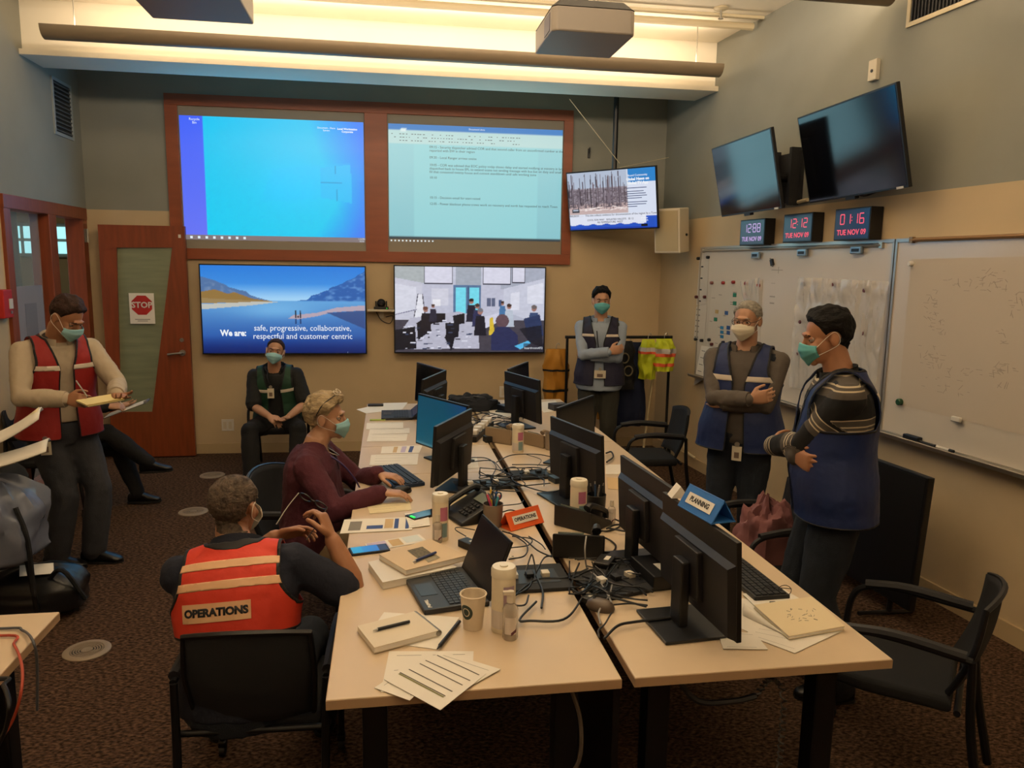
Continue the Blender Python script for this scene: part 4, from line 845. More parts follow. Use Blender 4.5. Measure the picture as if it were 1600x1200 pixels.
canister(786, 983, .205, .037, 'large wipes canister beside the paper cup', mat('label_mauve', '#a98f9c', .5)); canister(688, 843, .195, .033, 'wipes canister left of the open laptop, near the keyboard hands')
canister(903, 812, .185, .037, 'wipes canister in front of the monitor on the right row'); canister(809, 706, .17, .035, 'smallest looking wipes canister, by the beige phones at the far end')
CLR = mat('clear_bottle', '#cdbfae', .15, alpha=.45, spec=.8)
def bottle(px, py, h, r, label, flip=True):
    p = atz(px, py, TZ); t = thing('sanitizer_bottle', label, 'bottle', (p.x, p.y, TZ))
    MB().lathe([(r*.9, 0), (r, .006), (r, h*.62), (r*.8, h*.7), (r*.42, h*.74), (r*.42, h*.78)], n=20).build('body', CLR, t, True)
    MB().lathe([(r*.5, h*.77), (r*.5, h*.92), (r*.4, h)], n=16).build('cap', mat('bottle_cap', '#d6cbb8', .4), t, True)
    if flip: MB().box((-.008, -r*.3, h*.985), (.034, .014, .012), bev=.003).build('pump_spout', MATS['bottle_cap'], t)
    a0 = -PI/2-math.atan2(p.x, p.y)
    MB().grid(lambda u, v: (math.cos(a0-.7+1.4*u)*(r+.001), math.sin(a0-.7+1.4*u)*(r+.001), h*(.15+.35*v)), 8, 1).build('label_band', LABW, t); MB().grid(lambda u, v: (math.cos(a0+.1+.7*u)*(r+.0016), math.sin(a0+.1+.7*u)*(r+.0016), h*(.12+.07*v+.08*u)), 8, 1).build('label_stripe', mat('label_maroon', '#5a2730', .5), t)
    return t
bottle(797, 997, .15, .024, 'clear sanitizer pump bottle in front of the large wipes canister'); bottle(684, 847, .115, .02, 'small clear sanitizer bottle in front of the canister near the keyboard hands', False); bottle(955, 818, .105, .018, 'small clear sanitizer bottle between the black pen cup and the monitors', False)
p = atz(739, 980, TZ); t = thing('paper_cup', 'beige paper coffee cup with a dark round print', 'cup', (p.x, p.y, TZ))
cm = mat('cup_paper', '#d9c8ae', .6); MB().lathe([(.029, 0), (.030, .004), (.040, .108), (.037, .108), (.027, .006), (.001, .006)], n=32, cap=False).build('cup_body', cm, t, True)
MB().tube([(math.cos(a)*.0405, math.sin(a)*.0405, .110) for a in [2*PI*k/32 for k in range(33)]], .0024, 6).build('rim', cm, t, True)
a0 = -PI/2-.75
def cupf(u, v):
    th = u*2*PI; rr = v*.022; z = .062+math.sin(th)*rr*1.1; a = a0+math.cos(th)*rr/.036; R_c = .0302+(z/.108)*.0103; return (math.cos(a)*R_c, math.sin(a)*R_c, z)
MB().grid(cupf, 24, 3).build('round_print', mat('dark_green_print', '#2c3a30', .6), t)
MB().grid(lambda u, v: (lambda q: (q[0]*1.004, q[1]*1.004, q[2]))(cupf(u, .45+.12*v)), 24, 1).build('print_ring', cm, t)
# pen cups
def pencup(px, py, label, m, wire, seed):
    p = atz(px, py, TZ); t = thing('pen_cup', label, 'pen cup', (p.x, p.y, TZ)); MB().lathe([(.036, 0), (.04, .004), (.043, .10), (.041, .10), (.038, .006), (.001, .006)], n=28, cap=False).build('cup_body', m, t, True)
    MB().tube([(math.cos(a)*.0425, math.sin(a)*.0425, .10) for a in [2*PI*k/28 for k in range(29)]], .002, 6).build('rim', m, t, True)
    return p
p = pencup(770, 822, 'grey wire mesh pen cup full of coloured pens', mat('wire_mesh', '#7c6e5f', .5, .4), True, 1)
PN = [('#c2254a', 'red pen'), ('#2f66c4', 'blue pen'), ('#e2b52c', 'yellow highlighter'), ('#1c1c20', 'black marker'), ('#d8527c', 'pink highlighter'), ('#23415f', 'navy pen'), ('#4ab0c9', 'light blue pen')]
for i, (c, n_) in enumerate(PN):
    a = i*2*PI/7; o = thing('pen', n_+' standing in the wire mesh pen cup', 'pen', (p.x, p.y, TZ)); b0 = Vector((math.cos(a+2.6)*.018, math.sin(a+2.6)*.018, .01)); b1 = Vector((math.cos(a)*.03, math.sin(a)*.03, .138+.008*(i % 3)))
    MB().cyl(b0, b1, .0048, n=8).build('barrel', mat('pen_'+c[1:], c, .4), o, True); MB().cyl(b1, b1+(b1-b0).normalized()*.012, .0036, n=8).build('pen_end', BLACK if i % 2 else WHITE, o)
o = thing('scissors', 'blue handled scissors in the wire mesh pen cup', 'scissors', (p.x+.012, p.y-.004, TZ)); MB().box((0, 0, .07), (.012, .003, .11)).build('blades', METAL, o)
for s in (-1, 1): MB().tube([(s*.012+math.cos(a)*.011, 0, .135+math.sin(a)*.016) for a in [2*PI*k/14 for k in range(15)]], .003, 6).build('handle_loop', mat('handle_blue', '#2a4a63', .4), o, True)
p = pencup(931, 806, 'black pen cup beside the wipes canister on the right row', BLACK, False, 2)
for i in range(4): a = i*1.6; o = thing('pen', ['black pen leaning left in the black pen cup', 'dark blue pen in the black pen cup', 'black marker at the back of the black pen cup', 'grey pen leaning right in the black pen cup'][i], 'pen', (p.x, p.y, TZ)); MB().cyl((0, 0, .012), (math.cos(a)*.028, math.sin(a)*.028, .14), .005, n=8).build('barrel', [BLACK, MATS['pen_23415f'], BLACK, GREYINK][i], o, True); MB().cyl((math.cos(a)*.028, math.sin(a)*.028, .14), (math.cos(a)*.031, math.sin(a)*.031, .152), .003, n=8).build('pen_end', METAL, o)
p = pencup(862, 702, 'small grey cup with purple topped pens by the far monitor', mat('grey_cup', '#8a7a68', .5), True, 3)
o = thing('highlighter', 'purple topped highlighter in the small grey cup at the far end', 'pen', (p.x, p.y, TZ)); MB().cyl((0, 0, .01), (0, -.01, .12), .007, n=10).build('barrel', WHITE, o, True); MB().cyl((0, -.01, .105), (.0, -.013, .135), .009, n=10).build('cap', mat('cap_purple', '#8b4f94', .5), o)
# tent signs
def tent(M, L_, w, m, word, label):
    t = thing('tent_sign', label, 'sign'); t.matrix_world = M; h = w*.84; th = .003
    def face(a, b):
        MB().add([(-L_/2, a[0], a[1]), (L_/2, a[0], a[1]), (L_/2, b[0], b[1]), (-L_/2, b[0], b[1])], [(0, 1, 2, 3)]).build('card_side', m, t, solid=th)
    A_, B_, C_2 = (-w/2, .002), (w/2, .002), (0, h); face(A_, C_2); face(C_2, B_); face(B_, A_)
    ang = math.atan2(h, w/2); R = Euler((ang, 0, 0)).to_matrix(); nrm = Vector((0, -math.sin(ang), math.cos(ang))); c = Vector((0, -w/4, h/2+.001))
    MB(Matrix.Translation(c+nrm*.0025) @ R.to_4x4()).box((0, 0, 0), (L_*.72, w*.42, .001)).build('name_label', PAPER, t)
    text(word, w*.26, INK, t, c+nrm*.0035, R, 'sign_lettering', ext=.0002, bold=.0008, sx=.92)
    return t
c1 = atz(816, 834, TZ); tent(Matrix.Translation((.565, 3.17, TZ+.001)) @ Euler((0, 0, .55)).to_matrix().to_4x4(), .19, .085, mat('orange_card', '#dd5a1f', .6), 'OPERATIONS', 'orange tent sign reading OPERATIONS on the seam of the tables')
Mt = Matrix.Translation((.962, 2.17, TZ+.21+.152)) @ Euler((0, 0, 1.642-PI+.10)).to_matrix().to_4x4()
tent(Mt, .19, .085, mat('blue_card', '#2767ae', .6), 'PLANNING', 'blue tent sign reading PLANNING on top of the nearest monitor')
o = MB().rings([[(0, -.03, 0), (0, .03, 0), (0, 0, .04)], [(.05, -.03, 0), (.05, .03, 0), (.05, 0, .04)]]).build('folded_card', PAPER, None); o.matrix_world = Matrix.Translation((.945, 2.335, TZ+.362)) @ Euler((0, 0, 1.5)).to_matrix().to_4x4(); tag(o, 'small folded white card beside the blue tent sign on the monitor', 'card')
# ---- papers and books
def pgrid(pts, z): return [atz(x, y, z) for x, y in pts]
def sheet(pts, label, m=PAPER, z=TZ+.001, name='printed_sheet', th=.0012, lines=0, blocks=(), lc=GREYINK, cat='paper'):
    """pts: image corners far-left, far-right, near-right, near-left on the table plane"""
    ps = pgrid(pts, z); c = sum(ps, Vector())/len(ps); t = thing(name, label, cat, (c.x, c.y, z)); q = [p-c for p in ps]
    MB().prism([(p.x, p.y) for p in q], 0, th).build('sheet', m, t)
    if len(q) == 4:
        def at(u, v): return (q[0]*(1-u)+q[1]*u)*(1-v)+(q[3]*(1-u)+q[2]*u)*v
        if lines:
            mb = MB()
            for k in range(lines):
                v = .12+.78*k/max(1, lines-1); a, b_ = at(.1, v), at(.9-.25*((k*7) % 3)/2, v); n_ = (at(.1, v+.02)-a)*.5; zz = Vector((0, 0, th+.0004)); mb.quad(a+zz, b_+zz, b_+n_+zz, a+n_+zz)
            mb.build('printed_lines', lc, t)
        for (u0, v0, u1, v1, bm_) in blocks:
            zz = Vector((0, 0, th+.0006)); MB().quad(at(u0, v0)+zz, at(u1, v0)+zz, at(u1, v1)+zz, at(u0, v1)+zz).build('printed_block', bm_, t)
    return t
NAVY = mat('print_navy', '#27407c', .6); VIOL = mat('print_violet', '#b9aecb', .7); TANP = mat('print_tan', '#c4a676', .7); OLIVE = mat('print_olive', '#7d7a4a', .7)
sheet([(608, 1018), (740, 1018), (738, 1060), (595, 1082)], 'bottom sheet of the fanned pile at the near table edge', z=TZ+.001, lines=3)
sheet([(585, 1075), (665, 1022), (700, 1040), (640, 1095)], 'left sheet sticking out of the fanned pile at the near table edge', z=TZ+.0025, lines=2)
sheet([(690, 1018), (782, 1046), (700, 1092), (640, 1050)], 'right sheet of the fanned pile at the near table edge', z=TZ+.004, lines=2)
t = sheet([(665, 1020), (760, 1053), (688, 1110), (600, 1062)], 'top sheet with dark table rules in the fanned pile', z=TZ+.006)
t2c = t.location
def rules(t, segs, m, wd):
    mb = MB()
    for (x0, y0, x1, y1) in segs:
        a, b_ = atz(x0, y0, t.location.z)-t.location, atz(x1, y1, t.location.z)-t.location; d = (b_-a).normalized(); n_ = Vector((-d.y, d.x, 0))*wd; zz = Vector((0, 0, .0018)); mb.quad(a+zz, b_+zz, b_+n_+zz, a+n_+zz)
    mb.build('table_rules', m, t)
rules(t, [(682, 1025, 748, 1056), (664, 1033, 734, 1065), (655, 1038, 722, 1072), (638, 1047, 706, 1082), (624, 1052, 695, 1089)], mat('rule_dark', '#5a5348', .7), .004); rules(t, [(622, 1054, 692, 1091)], OLIVE, .006)
t = sheet([(600, 957), (718, 965), (682, 1015), (570, 1000)], 'loose sheet under the white notebook and dark marker', z=TZ+.001)
def book(pts, label, th, cover, z=TZ+.001, name='notebook', page=PAPER, cat='notebook', spiral=False):
    ps = pgrid(pts, z+th); c = sum(ps, Vector())/4; t = thing(name, label, cat, (c.x, c.y, z)); q = [p-c for p in ps]; q = [Vector((p.x, p.y, 0)) for p in q]
    MB().prism([(p.x*.985, p.y*.985) for p in q], .002, th-.002).build('pages', page, t); MB().prism([(p.x, p.y) for p in q], th-.002, th).build('front_cover', cover, t); MB().prism([(p.x, p.y) for p in q], 0, .002).build('back_cover', cover, t)
    if spiral: MB().tube([q[1]+Vector((0, 0, th/2)), q[2]+Vector((0, 0, th/2))], th*.55, 8).build('spiral_binding', METAL, t, True)
    return t
book([(558, 978), (648, 955), (686, 985), (585, 1012)], 'white notebook with a black pen lying on it', .018, mat('notebook_white', '#d9ccb4', .6), TZ+.004, spiral=True)
def pen(x0, y0, x1, y1, z, r, m, label, name='pen', tip=METAL):
    a, b_ = atz(x0, y0, z), atz(x1, y1, z); t = thing(name, label, 'pen', tuple(a)); d = b_-a; MB().tube([d*.0, d*.12], [r*.25, r*.8], 10).build('pen_tip', tip, t, True); MB().tube([d*.12, d*.8], r, 10).build('barrel', m, t, True); MB().tube([d*.8, d], [r*1.05, r*.9], 10).build('cap', m, t, True); return t
pen(583, 985, 640, 971, TZ+.028, .005, BLACK, 'black pen lying on the white notebook'); pen(683, 1014, 718, 971, TZ+.009, .006, BLACK, 'thick dark marker lying right of the white notebook', 'marker', BLACK)
book([(575, 878), (668, 858), (714, 886), (598, 910)], 'thick white binder lowest in the stack left of the laptop', .026, WHITE, TZ+.001, 'binder', cat='binder')
bk_ = book([(592, 866), (672, 842), (729, 868), (634, 891)], 'beige report with a cover photo on top of the white binder', .02, mat('report_cover', '#ccb491', .6), TZ+.029, 'report', cat='report')
qs = [atz(x, y, TZ+.0505)-bk_.location for x, y in ((636, 860), (660, 854), (680, 868), (655, 874))]; MB().quad(*qs).build('cover_photo', mat('cover_photo', '#5e5233', .6, var=.6, vscale=90), bk_)
qs = [atz(x, y, TZ+.0505)-bk_.location for x, y in ((664, 874), (682, 867), (688, 871), (669, 879))]; MB().quad(*qs).build('cover_photo', mat('cover_photo2', '#8a8068', .6), bk_)
pen(645, 878, 681, 863, TZ+.056, .005, mat('pen_navy', '#27325e', .4), 'blue pen lying across the report cover')
sheet([(570, 850), (655, 835), (668, 846), (578, 862)], 'glossy sheet with violet and white panels behind the report', z=TZ+.001, blocks=[(.02, .05, .35, .9, VIOL), (.4, .1, .6, .9, TANP), (.65, .05, .95, .8, mat('print_pale_blue', '#cfd6d2', .5))])
sheet([(538, 812), (645, 808), (644, 828), (531, 834)], 'printed form with navy blocks beside the blue lit phone', z=TZ+.002, blocks=[(.1, .2, .27, .85, GREYINK), (.35, .55, .58, .8, NAVY), (.6, .1, .72, .8, TANP), (.74, .1, .8, .85, NAVY), (.9, .1, .95, .9, NAVY)])
sheet([(632, 802), (668, 800), (672, 821), (640, 825)], 'small white sheet under the green lit phone', z=TZ+.0035, lines=3)
sheet([(573, 789), (640, 783), (643, 797), (578, 803)], 'narrow cream note just below the typing hands', z=TZ+.001, lines=4, m=mat('cream_paper', '#e0d2aa', .7))
sheet([(580, 711), (654, 709), (652, 726), (577, 727)], 'white form just above the typing hands', z=TZ+.001, lines=4)
sheet([(597, 698), (660, 696), (655, 708), (595, 709)], 'coloured schedule sheet on the short left table', z=TZ+.001, blocks=[(.3, .1, .4, .9, TANP), (.5, .1, .62, .9, VIOL), (.7, .1, .8, .9, NAVY)])
sheet([(576, 679), (637, 678), (635, 689), (573, 690)], 'nearest of the three forms below the far laptop', z=TZ+.001, lines=3); sheet([(578, 671), (640, 669), (640, 677), (576, 679)], 'middle of the three forms below the far laptop', z=TZ+.001, lines=3); sheet([(573, 661), (630, 660), (630, 670), (572, 671)], 'farthest of the three forms below the far laptop', z=TZ+.001, lines=2)
sheet([(557, 640), (600, 630), (637, 629), (628, 640), (572, 646)], 'white papers beyond the far laptop on the left row', z=TZ+.001)
o = MB().box((0, 0, .008), (.12, .05, .016), bev=.005).build('glasses_case', BLACK, None); p = atz(587, 635, TZ); o.location = (p.x, p.y, TZ+.003); tag(o, 'black case lying on the white papers beyond the far laptop', 'case')
o = MB().box((0, 0, .004), (.11, .02, .008), bev=.002).build('highlighter', mat('lime', '#a6bf4a', .5), None); p = atz(590, 657, TZ); o.location = (p.x, p.y, TZ+.001); tag(o, 'lime green highlighter in front of the far laptop', 'pen')
# right table papers
sheet([(1160, 935), (1215, 950), (1195, 1000), (1110, 960)], 'white sheets stacked under the open notebook, left part', z=TZ+.001)
sheet([(1180, 975), (1318, 985), (1242, 1021), (1165, 992)], 'printed sheet sticking out below the open notebook', z=TZ+.002, lines=4)
sheet([(1120, 985), (1180, 990), (1200, 1015), (1130, 1014)], 'thin sheets at the foot of the nearest monitor', z=TZ+.003, lines=2)
sheet([(1160, 928), (1225, 921), (1265, 945), (1190, 958)], 'left page sheet beyond the open notebook', z=TZ+.005)
book([(1178, 945), (1268, 932), (1320, 978), (1233, 994)], 'open cream notebook with faint pencil writing near the table corner', .012, mat('notebook_cream', '#dccba6', .6), TZ+.006)
MBc = MB(); a_, b_ = atz(1163, 943, TZ+.02), atz(1225, 985, TZ+.02); MB().tube([a_, (a_+b_)/2+Vector((0, 0, .01)), b_], [.02, .014, .004], 10, 5)
t = thing('rolled_page', 'curled page folded back at the left side of the open notebook', 'page', tuple(a_)); MB().grid(lambda u, v: (lambda base, d, n_: base*1.0+d*u+Vector((0, 0, .022*math.sin(v*PI*1.3)*(1-u)))+n_*(.028*(1-math.cos(v*PI*1.3))*(1-u)))(Vector((0, 0, -.012)), b_-a_, Vector((-.5, -.85, 0))), 12, 10).build('page_curl', PAPER, t, True, solid=.001)
rg = random.Random(4); mb = MB()
nb = [o for o in bpy.data.objects if o.get('label', '').startswith('open cream notebook')][0]
for i in range(26):
    p = atz(1225+rg.random()*45+i % 3*4, 950+rg.random()*22, TZ+.0185)-nb.location; mb.box((p.x, p.y, .0128), (.012, .0012, .0006), R3(0, 0, rg.random()*3))
mb.build('pencil_writing', GREYINK, nb)
t = thing('eyeglasses', 'folded thin framed glasses at the top of the open notebook', 'glasses', tuple(atz(1213, 930, TZ+.004)))
for s in (-1, 1): MB().tube([(s*.03+math.cos(a)*.024, math.sin(a)*.006, .016+math.sin(a)*.016) for a in [2*PI*k/16 for k in range(17)]], .0013, 6).build('lens_rim', INK, t, True); MB().tube([(s*.055, 0, .02), (s*.02, .05, .006)], .0013, 6).build('temple_arm', INK, t)
p = atz(1208, 938, TZ+.02); o = MB().box((0, 0, .004), (.02, .012, .006), bev=.002).build('binder_clip', BLACK, None); o.location = p-Vector((0, 0, .012)); tag(o, 'small black clip on the sheet beyond the notebook', 'clip')
for pts, l, m_ in (([(946, 726), (974, 726), (974, 741), (946, 741)], 'cream sheet between the right row monitors, upper', PAPER), ([(948, 746), (976, 748), (976, 766), (950, 764)], 'tan sheet between the right row monitors, lower', mat('tan_paper', '#c9ac80', .7)), ([(758, 640), (790, 636), (800, 650), (770, 655)], 'papers in front of the far right monitor', PAPER), ([(836, 630), (868, 626), (880, 640), (850, 645)], 'cream folder beyond the far right monitor', PAPER), ([(690, 720), (745, 714), (748, 731), (700, 736)], 'pale sheet behind the monitor backs on the left row', PAPER)): sheet(pts, l, m_)
# ---- keyboards and mice
def keyboard(M, label, m, w=.44, d=.15):
    t = thing('keyboard', label, 'keyboard'); t.matrix_world = M; MB().box((0, 0, .010), (w, d, .02), bev=.006).build('casing', m, t); kb = MB()
    for r in range(5):
        for c in range(17): kb.box((-w*.455+c*w*.057, d*.36-r*d*.175, .0215), (w*.049, d*.14, .006))
    kb.build('keys', kb_m, t)['kind'] = 'stuff'; return t
a_ = atz(594, 742, TZ); b_ = atz(640, 762, TZ); kc = atz(613, 747, TZ)
keyboard(Matrix.Translation(kc+Vector((.02, 0, 0))) @ Euler((0, 0, -1.25)).to_matrix().to_4x4(), 'dark blue black keyboard under the typing hands', mat('keyboard_blue', '#1d2f4a', .4), .40, .17)
keyboard(Matrix.Translation(atz(1150, 915, TZ)+Vector((.06, .06, 0))) @ Euler((0, 0, 1.6)).to_matrix().to_4x4(), 'black keyboard end showing behind the nearest monitor', BLACK, .40, .13)
def mouse(x, y, rz, label, m=BLACK, z=TZ):
    t = thing('computer_mouse', label, 'mouse', (x, y, z), rz); MB().rings([[(math.cos(a)*.030*s, math.sin(a)*.05*s, z_) for a in [2*PI*k/20 for k in range(20)]] for s, z_ in ((.9, 0), (1, .008), (.92, .022), (.65, .032), (.2, .036))]).build('shell', m, t, True); MB().cyl((-.003, .022, .03), (.003, .022, .03), .007).build('scroll_wheel', DARK, t); return t
mp = atz(628, 770, TZ); mouse(mp.x, mp.y, -1.3, 'black mouse under the right typing hand'); mp = atz(938, 952, TZ); mouse(mp.x, mp.y, .9, 'grey mouse lying on the seam below the cable heap', mat('mouse_grey', '#55483c', .4)); 
# smartphones
def phone(px, py, rz, label, lit, w=.075, h=.15):
    p = atz(px, py, TZ); t = thing('smartphone', label, 'phone', (p.x, p.y, TZ), rz); MB().box((0, 0, .005), (w, h, .010), bev=.003).build('phone_body', BLACK, t)
    if lit is not None: picture('screen_picture', lit, w-.01, h-.014, t, (0, 0, .0106), I3, .9)
    else: MB().box((0, 0, .0105), (w-.01, h-.014, .0006)).build('screen_glass', SCRN, t)
    return t
im = Img(20, 40, (40, 110, 190), (20, 150, 200)); im.rect(0, 0, 1, .25, (20, 40, 70)); im.rect(0, .7, 1, 1, (30, 160, 200))
phone(577, 861, -1.35, 'smartphone with a bright blue screen beside the raised elbow', im)
phone(662, 806, -1.0, 'dark smartphone with a green light beside the wipes canister', None); p = atz(656, 814, TZ+.012); o = MB().box((0, 0, .002), (.028, .010, .003)).build('green_indicator', emat('green_led', '#20e848', 2.2), bpy.data.objects.get('smartphone.001')); o.location = (0.01, -.066, .0105)
# ---- power docks, adapters, power strip, black boxes
def dock(x, y, rz, label, w=.26, d=.22, n=3, h=.014):
    t = thing('power_dock', label, 'socket', (x, y, TZ), rz); MB().box((0, 0, h/2), (w, d, h), bev=.003).build('flange', mat('dock_black', '#121315', .75), t); MB().box((0, 0, h+.0005), (w*.72, d*.55, .001)).build('socket_well', BLACK, t)
    for i in range(n): MB().box((-w*.25+i*w*.22, .0, h+.008), (.028, .035, .018), bev=.003).build('plug', [WHITE, DARK, CREAM][i % 3], t)
    return t
dock(.50, 2.58, .02, 'square black table socket box beside the laptop lid'); dock(.80, 2.52, .3, 'square black table socket box under the cable heap', .27, .24); dock(.48, 3.78, .1, 'black table socket box at the seam behind the left monitor back', .3, .16); dock(.80, 3.95, .1, 'black table socket box at the seam on the right row', .3, .16)
def pbox(px, py, d, label, m=BLACK, rz=0, name='power_adapter', cat='adapter', z=TZ):
    p = atz(px, py, z); t = thing(name, label, cat, (p.x, p.y, z), rz); MB().box((0, 0, d[2]/2), d, bev=.005).build('casing', m, t); MB().box((d[0]*.1, -d[1]*.1, d[2]+.0006), (d[0]*.4, d[1]*.3, .001)).build('rating_label', WHITE if m is BLACK else GREYINK, t); return t
pbox(1026, 905, (.12, .20, .055), 'black docking box between the two nearest monitors', rz=.1, name='docking_station', cat='docking station'); pbox(735, 857, (.05, .10, .03), 'black power adapter left of the laptop lid', rz=.6); pbox(768, 690, (.10, .06, .04), 'black box at the table seam behind the teal screen', rz=.2); pbox(876, 752, (.11, .08, .03), 'dark teal box at the foot of the right row monitor', mat('box_teal', '#1d2a30', .4), .3); pbox(945, 887, (.10, .06, .035), 'black adapter at the left of the docking box', rz=1.0); pbox(800, 873, (.02, .02, .01), 'tiny adapter by the laptop lid', CREAM) ; pbox(795, 642, (.14, .12, .05), 'dark box at the foot of the far right monitor', mat('box_navy', '#161c28', .4), .4); pbox(872, 640, (.13, .10, .05), 'dark slate box right of the far monitor', mat('box_slate', '#2a2c33', .5), .3); pbox(920, 940, (.05, .03, .02), 'small cable adapter next to the grey mouse', rz=.7)
t = thing('power_strip', 'long power strip with white plugs on the seam behind the teal screen', 'power strip', tuple(atz(752, 678, TZ)), -.35); MB().box((0, 0, .02), (.06, .52, .04), bev=.006).build('strip_body', BLACK, t)
for i in range(5): MB().box((0, -.2+i*.1, .055), (.05, .055, .035), bev=.008).build('plug', WHITE, t)
def cloth(px, py, r, label, m, name, cat, z=TZ, h=.09, seed=0, rz=0):
    p = atz(px, py, z); t = thing(name, label, cat, (p.x, p.y, z), rz)
    def f(u, v):
        a = u*2*PI; q = 1-v; s = math.sin(q*PI/2)**.7; n_ = noise.noise(Vector((math.cos(a)*2+seed, math.sin(a)*2, v*3)))*.35+noise.noise(Vector((math.cos(a)*5+seed, math.sin(a)*5, v*8)))*.16
        return (math.cos(a)*r[0]*s*(1+n_), math.sin(a)*r[1]*s*(1+n_), h*(math.cos(q*PI/2)**.6)*(1+n_*.8))
    MB().grid(f, 40, 18).build('fabric_body', m, t, True); return t
t = cloth(738, 640, (.2, .1), 'dark bundled jacket heaped at the far end between the rows', mat('dark_cloth', '#1c2028', .9), 'folded_jacket', 'jacket', h=.11, seed=3); MB().tube([(.0, -.05, .11), (.08, -.05, .1), (.14, -.02, .06)], .008, 6, 4).build('strap', BLACK, t)
# ---- cables
def cable(pts, r, label, m=BLACK, z=TZ+.016, lift=None):
    ps = [atz(x, y, z) if len(q_) == 2 else atz(x, y, q_[2]) for q_ in pts for x, y in [q_[:2]]]
    for p in ps: pass
    o = MB().tube(ps, r, 6, 6).build('cable', m, None, True); return tag(o, label, 'cable')
GC = mat('cable_grey', '#8d8a86', .5)
CB = [([(838, 940), (812, 968), (830, 970), (880, 968), (906, 940), (925, 900)], .004, 'long black cable arcing around the near end of the left socket box'),
([(800, 935), (810, 925), (840, 905), (880, 903), (905, 900)], .003, 'black cable from the left socket box across the seam'),
([(826, 930), (820, 945), (800, 944), (803, 932), (826, 918), (832, 900)], .003, 'small cable loop beside the large wipes canister'),
([(838, 900), (848, 925), (846, 950)], .004, 'short black plug lead hanging from the left socket box'),
([(820, 898), (828, 872, TZ+.05), (832, 868, TZ+.06), (838, 895)], .003, 'cable looped up between two sockets of the left box'),
([(838, 893), (850, 872), (862, 868)], .003, 'cable from the left box up to the table seam'),
([(795, 832), (822, 850), (820, 868), (795, 874)], .003, 'cable arc behind the laptop lid'), ([(800, 838), (830, 842), (825, 852), (798, 856)], .0025, 'second cable arc behind the laptop lid'), ([(785, 830), (815, 840), (840, 860), (862, 870)], .003, 'cable running from the orange sign to the seam'), ([(826, 838), (845, 850), (852, 858)], .0025, 'thin cable right of the orange sign'),
([(728, 838), (712, 828), (716, 824), (742, 828)], .0022, 'thin adapter lead left of the laptop lid'), ([(735, 856), (745, 845), (758, 838)], .003, 'adapter lead running up to the laptop lid'),
([(768, 776), (775, 760), (790, 757), (812, 768)], .003, 'cable behind the wire pen cup'), ([(785, 800), (800, 797), (822, 805)], .003, 'cable right of the wire pen cup'), ([(785, 790), (812, 787), (818, 782)], .0025, 'thin cable above the orange sign'),
([(740, 752), (775, 765), (810, 768)], .003, 'black cable along the seam behind the left monitor base'),
([(732, 715), (760, 716), (775, 728), (770, 742)], .003, 'cable loop right of the teal screen monitors'), ([(732, 722), (768, 720), (785, 735), (800, 742)], .003, 'second cable right of the teal screen monitors'), ([(776, 722), (800, 711), (840, 710), (866, 715)], .003, 'cable curving under the far wipes canister'), ([(800, 726), (835, 726), (866, 728)], .0028, 'cable running to the back of the right row monitor'), ([(822, 710), (845, 718), (840, 728)], .002, 'thin cable loop below the far canister'), ([(848, 740), (855, 730), (868, 728)], .0025, 'small cable loop at the teal box'),
([(770, 745), (790, 738), (800, 750), (780, 758), (765, 750)], .003, 'coil of cable on the seam in mid table'), ([(780, 735), (805, 730), (815, 745), (795, 752)], .003, 'second coil of cable on the seam in mid table'), ([(760, 742), (790, 745), (830, 742), (850, 750)], .004, 'thick cable along the middle socket boxes'), ([(760, 755), (800, 760), (860, 755)], .003, 'cable in front of the middle socket boxes'), ([(805, 755), (850, 768), (875, 765), (882, 745)], .003, 'cable running below the teal box'),
([(905, 880), (895, 905), (900, 925), (960, 935), (1010, 948)], .0035, 'long black cable through the right cable heap'), ([(900, 912), (940, 925), (985, 935), (1012, 938)], .003, 'cable lying in front of the right cable heap'), ([(910, 900), (950, 912), (1000, 918), (1020, 925)], .0035, 'upper cable of the right cable heap'), ([(890, 905), (930, 890), (960, 905), (1000, 900)], .003, 'looping cable of the right cable heap'), ([(905, 920), (950, 900), (990, 915), (1010, 930)], .003, 'crossing cable of the right cable heap'), ([(915, 905), (930, 925), (965, 922), (990, 925)], .003, 'low cable of the right cable heap'), ([(925, 878), (935, 900), (965, 915)], .003, 'cable dropping into the right cable heap'), ([(960, 870), (985, 885), (1000, 905)], .003, 'cable behind the right cable heap'), ([(950, 868), (975, 882), (1010, 870), (1030, 855)], .003, 'cable climbing toward the second monitor stand'),
([(1062, 962), (1040, 966), (990, 972), (965, 978), (944, 998)], .0045, 'thick cable from the nearest monitor stand to the seam'), ([(955, 958), (945, 975), (935, 985), (936, 996)], .003, 'cable from the grey mouse into the seam'), ([(957, 945), (985, 943), (1012, 946)], .003, 'mouse lead running to the docking box'), ([(1000, 780), (978, 784), (950, 779), (965, 770), (995, 774), (1003, 782)], .005, 'thick black cable ring behind the small sanitizer bottle') if False else ([(950, 825), (980, 830), (983, 822), (962, 820), (948, 826)], .004, 'thick black cable ring behind the small sanitizer bottle'), ([(947, 708), (955, 706), (958, 714), (948, 722)], .005, 'handle-like black cable loop right of the middle monitor'),
([(690, 638), (712, 634), (735, 640), (765, 648)], .004, 'cable lying beyond the teal screen monitor'), ([(745, 660), (770, 652), (800, 655), (820, 648)], .004, 'cable bundle at the far end, front strand'), ([(740, 655), (765, 664), (790, 658), (812, 664)], .004, 'cable bundle at the far end, lower strand'), ([(735, 650), (760, 645), (785, 650)], .004, 'cable bundle at the far end, rear strand')]
for pts, r, l in CB: cable(pts, r, l)
